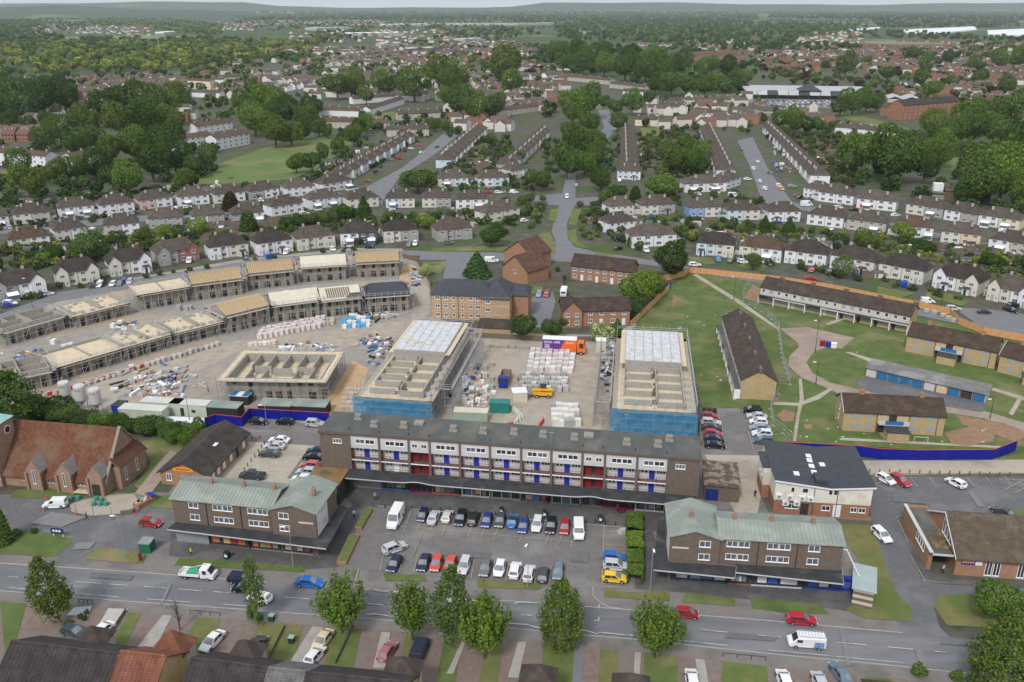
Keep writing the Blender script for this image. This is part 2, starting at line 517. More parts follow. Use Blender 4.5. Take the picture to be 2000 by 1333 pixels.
def kerb(name, pts, w=.16, h=.11, z=.04):
 mb = MB()
 P = [G(x, y) for x, y in pts]
 for a, b in zip(P, P[1:]):
  d = (b - a)
  n = Vector((-d.y, d.x, 0)).normalized() * w
  mb.prism([(a.x, a.y),(b.x, b.y),(b.x + n.x, b.y + n.y),(a.x + n.x, a.y + n.y)], z, z + h)
 return struct(name, mb, M["kerb"])
kerb("kerb", [p for p in far_k if p[0] <= 640])
kerb("kerb", [(760,1159),(850,1166),(1050,1180),(1096,1183)])
kerb("kerb", [(1165,1188),(1215,1192),(1500,1214),(1762,1238)])
kerb("kerb", [p for p in near_k])
kerb("kerb", [(1157,1148),(1158,1165),(1170,1178),(1190,1188),(1215,1191)])
kerb("kerb", [(690,1152),(702,1112)])
kerb("kerb", [(737,990),(1232,1033)], h=.08)
mk = MB()
def dash(a, b, w=.12, z=.0):
 z = .27
 a, b = G(*a), G(*b)
 d = b - a
 n = Vector((-d.y, d.x, 0)).normalized() * w / 2
 mk.poly(_ccw([(p.x, p.y, z) for p in (a - n, b - n, b + n, a + n)]))
def lerp2(a, b, t):
 return (a[0] + (b[0] - a[0]) * t, a[1] + (b[1] - a[1]) * t)
def on(pl, x):
 for (x0, y0),(x1, y1) in zip(pl, pl[1:]):
  if x0 <= x <= x1:
   return y0 + (y1 - y0) * (x - x0) / (x1 - x0)
 return pl[-1][1]
mid = lambda x, k=.48: (x, on(far_k, x) * (1 - k) + on(near_k, x) * k)
for x0, x1 in ((16,36),(110,126),(148,198),(215,250),(281,328),(349,395),(417,452),(556,604),(715,748),(768,790),(1018,1040),(1160,1170),(1637,1692),(1733,1784),(1825,1848),(1480,1524),(1370,1420),(1910,1960)):
 dash(mid(x0), mid(x1))
for x0, x1 in ((15,233),(288,372),(437,500),(630,640)):
 dash((x0, on(near_k, x0) - 6.5),(x1, on(near_k, x1) - 6.5),.10)
for x0, x1 in ((1315,1420),(1500,1765)):
 dash((x0, on(near_k, x0) - 6.5),(x1, on(near_k, x1) - 6.5),.10)
zz = [(715,1154),(728,1153),(745,1158),(762,1157),(800,1162),(820,1163),(845,1168)]
zz2 = [(715,1203),(735,1202),(765,1207),(1000,1221),(1030,1223),(1062,1232),(1116,1235),(1142,1234),(1166,1241),(1172,1238),(1250,1246)]
zz3 = [(1003,1183),(1015,1179),(1050,1181),(1075,1180)]
for pl in (zz, zz2, zz3):
 for a, b in zip(pl, pl[1:]):
  dash(a, b, .14)
dash((1140,1187.5),(1171,1189.5),.14)
dash((1170,1184),(1170,1192),.12)
dash((1169,1208),(1170,1216),.12)
tag(mk.build("road_markings", M["line"]), kind="structure")
mk = MB()                                                    # zebra crossing between the trees
for i in range(9):
 yy = 1172 + i * 5.4
 dash((872 + i * 3.2, yy),(935 + i * 1.6, yy + 4),.5)
tag(mk.build("zebra_crossing", M["line"]), kind="structure")
mk = MB()
for i in range(20):                                          # bay lines, upper row then lower row
 x = 760 + i * 25.4
 if 1120 < x:
  break
 yt = on([(737,991),(1232,1034)], x)
 if i not in (5,9,11):
  dash((x + 18, yt + 2),(x - 2 + 6 * (1 - (x - 740) / 400), yt + 40 + 6),.09,.082)
for i, x in enumerate((742,780,808,838,865,893,920,960,988,1016,1044,1072)):
 yb = on([(700,1113),(1095,1147)], x)
 dash((x, yb),(x + 9 * (1 - (x - 742) / 700), yb - 36),.09,.082)
for y in (1040,1066,1092,1120,1148):
 dash((1178, y),(1224, y + 3),.09,.082)
dash((1180,1030),(1176,1148),.09,.082)
dash((742,1027),(1120,1061),.07,.082)
tag(mk.build("parking_bay_markings", M["yline"]), kind="structure")
mk = MB()
for i in range(9):
 x = 1740 + i * 37
 dash((x, 934),(x + 14,953),.09,.085)
for a, b in (((1702,934),(1742,953)),((1742,934),(1702,952)),((1702,951),(1722,952)),((1950,938),(1995,964)),((1960,960),(1998,940)),((1975,936),(2030,968)),((1950,938),(2040,941)),((1980,966),(2030,943)),((1462,845),(1474,890)),((1474,873),(1505,874)),((1478,884),(1508,880)),((1776,1085),(1806,1136)),((1750,1011),(1774,1062)),((1806,1136),(1850,1142)),((1800,1135),(1808,1139))):
 dash(a, b, .09,.095)
dash((1700,926),(2080,925),.35,.095)
tag(mk.build("parking_bay_markings", M["yline"]), kind="structure")
for pts, m in (
  ([(-80,1035),(20,1033),(110,1042),(138,1052),(140,1062),(105,1088),(-80,1078)], "grass"),
  ([(168,1092),(178,1076),(200,1069),(268,1077),(285,1082),(280,1100),(240,1099)], "grass2"),
  ([(340,1104),(350,1090),(470,1097),(600,1106),(592,1118),(470,1111)], "grass"),
  ([(690,1113),(702,1113),(700,1128),(688,1126)], "grass"),
  ([(748,1119),(830,1124),(835,1136),(755,1135)], "grass"),
  ([(930,1131),(1040,1140),(1060,1147),(1050,1152),(935,1147)], "drygrass"),
  ([(1180,1152),(1250,1158),(1306,1154),(1308,1174),(1180,1166)], "drygrass"),
  ([(1336,1162),(1345,1157),(1434,1168),(1438,1184),(1334,1177)], "grass"),
  ([(1466,1172),(1480,1168),(1600,1181),(1620,1200),(1540,1198),(1470,1188)], "grass"),
  ([(1640,1018),(1700,1020),(1716,1060),(1735,1120),(1756,1165),(1784,1192),(1776,1214),(1690,1208),(1650,1190),(1690,1170),(1700,1130),(1655,1060)], "drygrass"),
  ([(1822,1180),(1836,1165),(1880,1160),(2080,1175),(2080,1232),(1850,1222),(1838,1205)], "drygrass"),
  ([(30,958),(100,952),(205,955),(230,968),(120,975),(20,972)], "grass"),
  ([(300,970),(345,968),(345,996),(290,990)], "grass"),
  ([(275,862),(350,850),(370,870),(320,920),(280,960),(262,950),(295,905)], "grass2"),
  ([(1956,995),(2080,1000),(2080,1012),(1975,1008)], "grass2"),
  ([(1690,893),(1860,900),(2080,895),(2080,880),(2000,884),(1940,896),(1690,888)], "grass2")):
 sheet("verge_lawn", pts, .10, M[m])
sheet("bare_soil", [(135,985),(200,968),(262,965),(275,985),(240,1003),(180,1008),(140,1000)],.095, M["dirt"])
sheet("worn_path", [(262,965),(318,895),(332,880),(345,885),(318,935),(290,970)],.11, M["track"])
for a, b, c, d, m in ((0,52,20,10, "grass"),(252,276,222,188, "grass2"),(385,430,398,325, "drygrass"),(505,592,565,470, "drygrass"),(650,706,682,626, "grass2"),(792,815,795,770, "drygrass"),(868,900,888,848, "grass"),(950,982,968,930, "drygrass"),(1062,1125,1120,1052, "grass2"),(1172,1207,1207,1166, "drygrass"),(1258,1322,1326,1258, "grass2"),(1412,1497,1510,1402, "grass2"),(1690,1740,1760,1700, "grass")):
 ya = on(near_p, a) + 2
 yb = on(near_p, b) + 2
 sheet("front_lawn", [(a, ya),(b, yb),(c, yb + 108),(d, ya + 108)],.085, M[m])
for a, b, c, d in ((1122,1138,1136,1118),(318,336,300,262),(610,632,592,566),(745,762,752,728),(1012,1028,1012,992),(1358,1376,1388,1366),(905,912,885,872),(1240,1252,1248,1236)):
 ya, yb = on(near_p, a) + 2, on(near_p, b) + 2
 sheet("slab_path", [(a, ya),(b, yb),(c, yb + 70),(d, ya + 70)],.083, M["kerb"] if a != 1122 else M["farroad"])
sheet("garden_gravel", [(145,1187),(180,1183),(172,1203),(130,1202)],.09, M["steel"])
sheet("garden_gravel", [(212,1188),(250,1190),(225,1220),(200,1232),(190,1225)],.09, M["concrete"])
sheet("building_site", [(-80,640),(0,625),(130,580),(250,545),(480,505),(690,485),(785,486),(815,510),(838,545),(845,620),(960,650),(1190,655),(1240,632),(1345,640),(1372,862),(1000,872),(640,838),(490,806),(395,834),(228,812),(60,800),(-80,800)],.04, M["hardcore"])
sheet("haul_road", [(60,786),(150,742),(280,712),(420,672),(560,655),(700,640),(800,622),(818,590),(808,560),(815,540),(836,560),(840,610),(800,660),(720,665),(640,690),(460,690),(400,720),(320,745),(230,775),(230,800),(60,800)],.06, M["dirt"])
sheet("site_yard", [(930,655),(1180,665),(1175,850),(1100,835),(960,830),(900,760)],.06, M["dirt"])
sheet("site_spoil", [(640,770),(690,705),(720,720),(700,790),(640,815)],.065, mat("orange_spoil", (0.42,0.27,0.15),(0.5,0.35,0.21),.3,.95, world_co=True))
sheet("site_spoil", [(785,520),(806,517),(812,545),(800,552),(780,545)],.065, MATS["orange_spoil"])
sheet("estate_lawn", [(1228,650),(1300,570),(1348,533),(1480,548),(1660,590),(1800,622),(2080,672),(2080,885),(1985,872),(1960,890),(1690,872),(1510,866),(1444,797),(1362,800),(1345,690)],.05, M["grass"])
sheet("dirt_track", [(1524,642),(1575,639),(1668,660),(1644,681),(1620,677),(1590,687),(1575,708),(1587,729),(1620,747),(1680,762),(1755,776),(1845,792),(1926,804),(2080,850),(2080,868),(2000,845),(1920,817),(1848,806),(1760,792),(1680,778),(1635,768),(1605,754),(1565,738),(1539,714),(1542,696),(1561,678),(1557,669)],.07, M["track"])
sheet("garage_apron", [(1670,747),(1690,735),(1925,788),(1920,806),(1780,784),(1700,766)],.08, M["asphalt"])
for pts in ([(1353,537),(1360,535),(1450,590),(1520,640),(1524,648),(1440,592)],
   [(1400,645),(1407,650),(1440,780),(1432,782)],[(1560,740),(1566,740),(1570,780),(1562,812),(1555,862),(1548,862),(1556,810),(1562,780)],
   [(1512,785),(1560,787),(1600,770),(1620,758),(1625,762),(1600,780),(1562,793),(1512,791)],
   [(1660,688),(1700,700),(1760,722),(1758,726),(1696,706),(1650,688)],[(1940,758),(1990,772),(2080,800),(2080,808),(1985,778),(1936,762)],
   [(1990,774),(1998,778),(1978,812),(1970,808)],[(1612,632),(1655,618),(1659,621),(1618,636)],[(1640,855),(1960,872),(1960,876),(1640,860)],[(1716,845),(1735,845),(1750,865),(1735,865)]):
 sheet("concrete_path", pts, .075, M["slab"])
for pts in ([(1518,812),(1530,800),(1552,805),(1550,822),(1530,824)],[(1845,845),(1900,832),(1945,842),(1940,862),(1890,872),(1858,866)],[(1452,582),(1470,556),(1488,566),(1480,590)],[(1315,575),(1330,585),(1312,600)],[(1570,828),(1588,828),(1585,840),(1572,838)],[(1870,812),(1960,826),(2010,846),(1985,866),(1930,842),(1880,830)]):
 sheet("bare_soil", pts, .09, M["soil"])
for pts in ([(820,491),(960,493),(1072,500),(1085,470),(1077,452),(1092,402),(1102,362),(1108,330),(1124,330),(1124,400),(1107,437),(1109,465),(1122,482),(1160,492),(1270,508),(1350,522),(1500,548),(1660,580),(1800,605),(1905,640),(1900,628),(1860,600),(1980,608),(2080,640),(2080,664),(1900,640),(1700,596),(1500,556),(1345,530),(1230,513),(1100,512),(820,508)],
   [(872,505),(915,506),(918,545),(865,545)],[(1040,580),(1080,570),(1085,590),(1072,640),(1020,640)],
   [(717,365),(787,327),(825,297),(867,260),(900,240),(925,240),(902,258),(850,302),(782,345),(755,382),(738,400),(722,392)],
   [(1440,275),(1470,268),(1500,330),(1545,392),(1520,410),(1488,392),(1462,320)],
   [(-80,460),(0,446),(200,428),(400,412),(600,393),(740,382),(760,384),(740,396),(600,402),(400,423),(200,440),(0,458),(-80,474)],
   [(-80,640),(0,614),(110,572),(300,540),(500,508),(700,488),(820,490),(820,500),(700,497),(500,520),(300,556),(110,590),(0,634),(-80,660)],
   [(1020,385),(1100,378),(1110,388),(1160,385),(1260,388),(1250,395),(1140,402),(1090,402),(1030,398)],
   [(1530,392),(1640,415),(1760,440),(1900,470),(2080,500),(2080,512),(1900,480),(1760,452),(1640,426),(1530,404)],
   [(1160,190),(1178,190),(1205,252),(1130,330),(1106,330),(1180,250)]):
 sheet("street", pts, .06, M["farroad"])
for pts in ([(1090,472),(1108,468),(1122,484),(1090,484)], ):
 pass
for pts, m in (([(1000,497),(1015,480),(1060,455),(1075,455),(1086,480),(1085,497),(1040,499)], "drygrass"),([(1070,430),(1075,408),(1090,408),(1086,434)], "grass2"),([(1110,440),(1118,408),(1136,408),(1126,440)], "grass2"),([(1108,450),(1125,448),(1128,470),(1150,486),(1125,482),(1112,468)], "grass2"),([(1160,494),(1200,498),(1196,503),(1160,499)], "grass2"),([(845,485),(960,480),(1000,482),(990,492),(845,491)], "grass2"),([(825,512),(870,510),(872,520),(860,535),(830,530)], "grass2"),
      ([(330,352),(400,330),(520,288),(620,270),(678,267),(690,285),(640,325),(570,350),(450,360),(340,362)], "field"),([(-60,330),(30,332),(30,358),(-60,360)], "grass2"),([(1828,300),(1900,300),(1880,335),(1830,332)], "field"),([(1640,215),(1790,255),(1800,262),(1780,262),(1700,245),(1640,230)], "grass2"),([(1250,250),(1290,250),(1290,266),(1250,266)], "drygrass"),([(1160,205),(1195,205),(1192,214),(1160,214)], "grass2"),([(720,222),(790,217),(850,215),(760,236),(730,238)], "grass2"),([(1000,555),(1060,555),(1060,572),(1030,576)], "grass2"),([(1345,502),(1390,505),(1400,516),(1352,516)], "grass2"),([(1450,512),(1500,520),(1490,530),(1440,522)], "grass2"),([(1715,560),(1790,573),(1760,582),(1712,575)], "grass2"),([(1806,565),(1860,575),(1895,590),(1880,598),(1810,582)], "grass2")):
 sheet("green_verge", pts, .08, M[m])
patch = mat("road_patch", (.115,.115,.12),(.148,.147,.152),.8,.9, world_co=True)
scar = mat("pale_road_scar", (.165,.162,.16),(.20,.197,.194),.8,.9, world_co=True)
for pts, m in (([(640,1150),(720,1156),(700,1172),(630,1168)], patch),([(1640,1228),(1648,1228),(1662,1300),(1652,1300)], scar),([(1786,1268),(1800,1270),(1812,1302),(1798,1302)], scar),([(180,1118),(262,1124),(256,1134),(176,1128)], patch),([(1420,1235),(1520,1242),(1512,1252),(1416,1246)], patch),([(330,1140),(336,1140),(318,1180),(312,1180)], scar),([(150,1060),(188,1058),(176,1072),(140,1074)], scar),([(860,1072),(960,1080),(955,1092),(858,1084)], patch),([(1120,1075),(1150,1078),(1148,1100),(1116,1096)], patch),([(1740,960),(1800,962),(1810,985),(1745,980)], patch),([(100,1000),(170,1010),(120,1030),(60,1022)], scar),([(820,1050),(824,1050),(806,1090),(802,1090)], scar),([(1890,960),(1900,960),(1925,990),(1910,990)], scar),([(1840,1245),(1900,1250),(1896,1262),(1836,1258)], patch)):
 sheet("road_patch", pts, .085, m)

# ---- building kit
def wall_poly(mb, pts, m=0):
 return mb.poly(pts, m)
def gable_roof(mb, x0, x1, y0, y1, ze, zr, ov=.35, axis='x', m=0, th=.16, courses=0, oe=None):
 """two sloping plates; with courses each plate is laid as overlapping tile courses"""
 oe = ov if oe is None else oe
 def plate(a, b, c, d):      # a,b eave corners; c,d ridge corners
  a, b, c, d = map(Vector, (a, b, c, d))
  if not courses:
   mb.slab([a, b, c, d], th, m)
   return
  for i in range(courses):
   t0, t1 = i / courses, (i + 1.25) / courses
   t1 = min(t1,1)
   lift = Vector((0,0,.05))
   mb.slab([a.lerp(d, t0) + lift, b.lerp(c, t0) + lift, b.lerp(c, t1), a.lerp(d, t1)],.05, m)
  mb.slab([a - Vector((0,0,.06)), b - Vector((0,0,.06)), c - Vector((0,0,.06)), d - Vector((0,0,.06))], th, m)
 if axis == 'x':
  ym = (y0 + y1) / 2
  dz = (zr - ze) / (ym - y0) * ov
  plate((x0 - oe, y0 - ov, ze - dz),(x1 + oe, y0 - ov, ze - dz),(x1 + oe, ym, zr),(x0 - oe, ym, zr))
  plate((x1 + oe, y1 + ov, ze - dz),(x0 - oe, y1 + ov, ze - dz),(x0 - oe, ym, zr + .004),(x1 + oe, ym, zr + .004))
 else:
  xm = (x0 + x1) / 2
  dz = (zr - ze) / (xm - x0) * ov
  plate((x0 - ov, y1 + oe, ze - dz),(x0 - ov, y0 - oe, ze - dz),(xm, y0 - oe, zr),(xm, y1 + oe, zr))
  plate((x1 + ov, y0 - oe, ze - dz),(x1 + ov, y1 + oe, ze - dz),(xm, y1 + oe, zr + .004),(xm, y0 - oe, zr + .004))
 return mb
def gable_walls(mb, x0, x1, y0, y1, z0, ze, zr, axis='x', m=0):
 mb.box(x0, y0, z0, x1, y1, ze - .02, m)
 zr -= .12
 if axis == 'x':
  ym = (y0 + y1) / 2
  for x, s in ((x0,1),(x1,-1)):
   p = [(x, y1, ze - .02),(x, y0, ze - .02),(x, ym, zr)]
   mb.poly(p if s > 0 else p[::-1], m)
 else:
  xm = (x0 + x1) / 2
  for y, s in ((y0,1),(y1,-1)):
   p = [(x0, y, ze - .02),(x1, y, ze - .02),(xm, y, zr)]
   mb.poly(p if s > 0 else p[::-1], m)
 return mb
def hip_roof(mb, x0, x1, y0, y1, ze, zr, ov=.35, inset=None, m=0, th=.14):
 ym = (y0 + y1) / 2
 k = (ym - y0) if inset is None else inset
 dz = (zr - ze) / (ym - y0) * ov
 a, b, c, d = (x0 - ov, y0 - ov, ze - dz),(x1 + ov, y0 - ov, ze - dz),(x1 + ov, y1 + ov, ze - dz),(x0 - ov, y1 + ov, ze - dz)
 e, f = (x0 + k, ym, zr),(x1 - k, ym, zr)
 mb.poly([a, b, f, e], m).poly([c, d, e, f], m).poly([b, c, f], m).poly([d, a, e], m)
 lo = lambda p: (p[0], p[1], p[2] - th)
 for p, q in ((a, b),(b, c),(c, d),(d, a)):
  mb.poly([lo(p), lo(q), q, p], m)
 mb.poly([lo(d), lo(c), lo(b), lo(a)], m)
 return mb
def chimney(par, x, y, z, h=1.3, w=.7, d=.55, m="church", pots=2):
 c = MB().box(x - w / 2, y - d / 2, z, x + w / 2, y + d / 2, z + h).box(x - w / 2 - .06, y - d / 2 - .06, z + h, x + w / 2 + .06, y + d / 2 + .06, z + h + .1)
 o = c.build("chimney", M[m], par)
 for i in range(pots):
  px = x + (i - (pots - 1) / 2) * .34
  obj("chimney_pot", POT, o, (px, y, z + h + .1))
 return o
POT = MB().lathe([(.13,0),(.11,.35)],7).mesh("chimney_pot", mat("clay_pot", (.36,.17,.09),(.42,.21,.12)))
def canopy(par_inv, pix, z, th, m="darkfelt"):
 pts = _ccw([G(x, y, z) for x, y in pix])
 return [par_inv @ p for p in pts]

# ---- maisonettes over the parade of shops
ZT = 12.1
pA, pB = G(623,841, ZT), G(1369,896, ZT)
o0, an, L = frame2(pA, pB)
o0.z = 0
mais = thing("maisonette_block", "long flat roofed maisonette block with white panels and blue doors above the parade of shops", "building", o0, an)
DM = 8.4
colx = lambda px, z=11: tcol(pA, pB, px, z) * L
edges = [colx(p) for p in (682,740,798,839,898,957,1018,1077,1138,1182,1245,1306)]
stair = {2,8}
w = MB()
w.box(0,0,0, edges[0], DM, 11.6).box(edges[-1],0,0, L, DM, 11.6)
w.box(edges[0],1.6,0, edges[-1], DM - .01,11.59)
w.build("wall", M["brown"], mais)
MB().box(-.25,-.25,11.6, L + .25, DM + .25,12.0).build("roof_edge", mat("brown_fascia", (.10,.075,.058),(.13,.10,.08)), mais)
MB().box(-.05,-.05,12.0, L + .05, DM + .05,12.1).build("roof", M["felt"], mais)
finm = M["brown"]
finb = MB().box(-.22,-.12,3.6,.22,1.6,11.6).mesh("party_wall", finm)
for i, e in enumerate(edges):
 obj("party_wall", finb, mais, (e, 0,0))
deckm = mat("deck_concrete", (.10,.095,.09),(.14,.135,.13))
for i, (a, b) in enumerate(zip(edges, edges[1:])):
 a += .22
 b -= .22
 MB().box(a, 0,8.95, b, 1.6,11.6).build("wall_panel", M["panel"], mais)
 for zf in (3.75,6.4):
  MB().box(a, .02, zf - .12, b, 1.6, zf + .06).build("walkway", deckm, mais)
  MB().box(a, -.06, zf - .1, b, .015, zf + .12).build("walkway_edge", M["white"], mais)
  if i not in stair:
   MB().box(a, 1.3, zf + .06, b, 1.6, zf + 2.5).build("flat_wall", M["panel"], mais)
  r = MB().box(a, .06, zf + .1, b, .14, zf + .2)
  n = 3
  for q in range(n + 1):
   x = a + .05 + (b - a - .1) * q / n
   r.tube((x, .1, zf + .1),(x, .1, zf + 1.15),.06,4)
  r.tube((a, .1, zf + 1.12),(b, .1, zf + 1.12),.03,4)
  r.build("railing", M["redp"], mais)
  wd = b - a
  if i not in stair:
   sx = -1 if i % 2 and False else 1
   window(mais, a + .55, zf + 1.25,.55,.62,1,1.3, sill=False, glass="darkglass")
   window(mais, a + 1.2, zf + 1.25,.6,.62,1,1.3, sill=False, glass="darkglass")
   window(mais, a + wd * .66, zf + 1.2,1.65,.75,3,1.3, sill=False, glass=random.choice(["darkglass", "glass"]))
   if not (i == 1 and zf < 5):
    dd = MB().box(a + wd * .40,1.2, zf + .06, a + wd * .40 + 1.0,1.3, zf + 2.2).build("front_door", M["bluep"], mais)
   else:
    MB().box(a + wd * .40,1.2, zf + .06, a + wd * .40 + 1.0,1.3, zf + 2.2).build("front_door", M["pvc"], mais)["label"] = "white front door"
  else:
   MB().box(a, 1.5, zf + .06, b, 1.58, zf + 2.5).build("stair_recess", M["void"], mais)
   for x in (a + .15, b - 1.5):
    MB().box(x, 1.25, zf + .06, x + 1.25,1.5, zf + 1.7).build("stair_door", M["redp"], mais)
 if i in stair:
  for x in (a + .35, b - 1.45):
   window(mais, x, 9.9,1.1,.85,2,0, sill=False, glass="darkglass")
 else:
  x = a + wd * .18
  for q in range(2):
   window(mais, x + q * 1.9,9.95,1.8,.95,2,0, sill=True, glass=random.choice(["darkglass", "glass"]))
window(mais, 2.6,9.7,1.7,.95,3,0)
window(mais, L - 4.3,9.7,1.7,.95,3,0)
inv = mais.matrix_basis.inverted()
ventm = mat("vent_concrete", (.22,.205,.175),(.30,.28,.24))
vb = MB().box(-.75,-.6,0,.75,.6,.35).box(-.45,-.4,.35,.45,.4,.95).box(-.6,-.5,.95,.6,.5,1.1)
for r_ in (-.2,.2):
 vb.lathe([(.13,1.1),(.12,1.4)],6, cx=r_)
vbm = vb.mesh("roof_vent", ventm)
for px, py in ((700,817),(731,831),(789,833),(886,840),(944,844),(1004,846),(1061,851),(1122,856),(1224,866),(1285,870),(1307,859)):
 p = inv @ G(px, py + 2,12.1)
 obj("roof_vent", vbm, mais, (p.x, p.y, 12.1))
hb = MB().box(-.9,-.8,0,.9,.8,.45).mesh("roof_hatch", ventm)
for px, py in ((819,826),(1150,850)):
 p = inv @ G(px, py + 2,12.1)
 obj("roof_hatch", hb, mais, (p.x, p.y, 12.1))
for px, py in ((682,840),(741,846),(798,850),(838,853),(957,862),(1016,866),(1138,872),(1178,876),(1241,880),(1303,886)):
 p = inv @ G(px, py, 12.1)
 obj("soil_pipe", MB().lathe([(.09,0),(.09,.45)],6).mesh("soil_pipe", M["black"]) if "soil_pipe" not in bpy.data.meshes else bpy.data.meshes["soil_pipe"], mais, (p.x, p.y, 12.1))
for px, py, hh in ((877,812,1.2),(1076,870,2.6),(1222,838,3.0)):       # aerials
 p = inv @ G(px, py, 12.1)
 a_ = MB().tube((0,0,0),(0,0, hh),.035,4)
 for q in range(4):
  a_.tube((-.45,.1 * q, hh - .1),(.45,.1 * q, hh - .1),.02,3)
 a_.build("aerial", M["steel"], mais, (p.x, p.y, 12.1))
cn, cf = MB(), MB()
xs = np.linspace(edges[0] - 1.0, L - .2,90)
bump_x = [(edges[2] + edges[3]) / 2,(edges[8] + edges[9]) / 2]
zc = [4.05 + .38 * max(math.exp(-((x - b) / 2.0) ** 2) for b in bump_x) for x in xs]
for i in range(len(xs) - 1):
 x0, x1, z0, z1 = xs[i], xs[i + 1], zc[i], zc[i + 1]
 cn.poly([(x0,-3.0, z0),(x1,-3.0, z1),(x1,0,4.42),(x0,0,4.42)])
 cn.poly([(x1,-3.0, z1 - .3),(x0,-3.0, z0 - .3),(x0,0,4.12),(x1,0,4.12)])
 cf.poly([(x0,-3.06, z0 - .17),(x1,-3.06, z1 - .17),(x1,-3.06, z1 + .02),(x0,-3.06, z0 + .02)])
 cf.poly([(x0,-3.06, z0 + .02),(x1,-3.06, z1 + .02),(x1,-3.0, z1 + .02),(x0,-3.0, z0 + .02)])
cn.build("canopy", M["darkfelt"], mais)
cf.build("canopy_fascia", mat("white_fascia", (.42,.42,.42),(.50,.50,.50)), mais)
shop_cols = [(.30,.32,.34),(.05,.16,.42),(.34,.01,.11),(.50,.13,.05),(.55,.58,.60),(.30,.31,.33),(.12,.13,.15),(.10,.20,.19),(.20,.12,.06),(.34,.01,.11),(.62,.62,.62),(.55,.55,.55)]
sedges = [edges[0] - .6] + edges[1:] + [L - 4.4]
for i, (a, b) in enumerate(zip(sedges, sedges[1:])):
 c = shop_cols[i % 12]
 sh = MB().box(a + .2,.55,2.75, b - .2,.62,3.6).box(a + .2,.5,0, b - .2,.62,.4).box(a + .02,.3,0, a + .2,.62,3.6)
 s_ = sh.build("shopfront", M["tint"], mais, col=c)
 if i == 0:
  MB().box(a + .2,.56,.4, b - .2,.6,2.75).build("roller_shutter", M["steel"], s_)
  continue
 for q in range(3):
  x0 = a + .25 + (b - a - .5) * q / 3
  x1 = a + .25 + (b - a - .5) * (q + 1) / 3 - .1
  MB().box(x0,.57,.4, x1,.6,2.75).build("shop_window", M["darkglass"] if q != 1 or i in (2,9) else M["glass"], s_)
 if i in (1,3,4,6,10,11):
  for q in range(4):
   x0 = a + .5 + (b - a - 1.6) * (q + random.uniform(0,.5)) / 4
   cc = [(.42,.42,.41),(.40,.28,.13),(.07,.18,.34),(.36,.12,.07),(.45,.45,.45),(.22,.30,.12)][(q + i * 2) % 6]
   MB().box(x0,.53,.5 + .3 * random.random(), x0 + random.uniform(.4,1.2),.56, random.uniform(1.3,2.2)).build("window_poster", M["tint"], s_, col=cc)
 if i in (4,5,7,10,11):
  fr = MB()
  for x in np.linspace(a + .2, b - .3,4):
   fr.box(x, .5,.3, x + .1,.565,2.8)
  fr.box(a + .2,.5,2.7, b - .2,.565,2.82).build("window_frame", M["pvc"], s_)
lw = thing("store_annexe", "low annexe with a mossy brown flat roof at the left end of the maisonette block", "annexe", mais.matrix_basis @ Vector((-1.0,-6.3,0)), an)
MB().box(0,0,0,6.4,6.0,4.2).build("wall", mat("black_wall", (.03,.03,.032),(.05,.05,.05)), lw)
MB().box(-.15,-.15,4.2,6.55,6.0,4.5).build("roof", M["moss"], lw)
sg = MB().box(3.9,-.08,2.6,6.0,-.01,3.9).build("sign_board", M["white"], lw)
for q in range(3):
 MB().box(4.1 + q * .25,-.1,2.9,4.25 + q * .25,-.082,3.2).build("letter", M["black"], sg)
MB().box(5.4,-.1,2.8,5.8,-.082,3.7).build("letter", M["black"], sg)
lw2 = thing("store_annexe", "low annexe with a stained flat roof at the right end of the maisonette block", "annexe", mais.matrix_basis @ Vector((L - 5.6,-4.2,0)), an)
MB().box(0,0,0,6.2,4.2 - .01,3.6).build("wall", M["brown"], lw2)
MB().box(-.1,-.1,3.6,6.3,4.18,3.85).build("roof", M["moss"], lw2)
p0, p1 = G(1374,977), G(1442,983)
q0, a2, l2 = frame2(p0, p1)
gar = thing("flat_roofed_store", "brick store with a lichen blotched flat roof and a blue door right of the maisonettes", "building", q0, a2)
MB().box(0,0,0, l2,9.5,3.1).build("wall", M["brown"], gar)
MB().box(-.2,-.2,3.1, l2 + .2,9.7,3.35).build("roof", mat("blotched_roof", (.20,.145,.115),(.30,.235,.20),.9,.95,(.085,.062,.05),.8,(.42,.55)), gar)
MB().box(.2,-.06,0,2.6,-.005,2.5).build("door", mat("deep_blue_door", (.01,.02,.14),(.015,.03,.18)), gar)

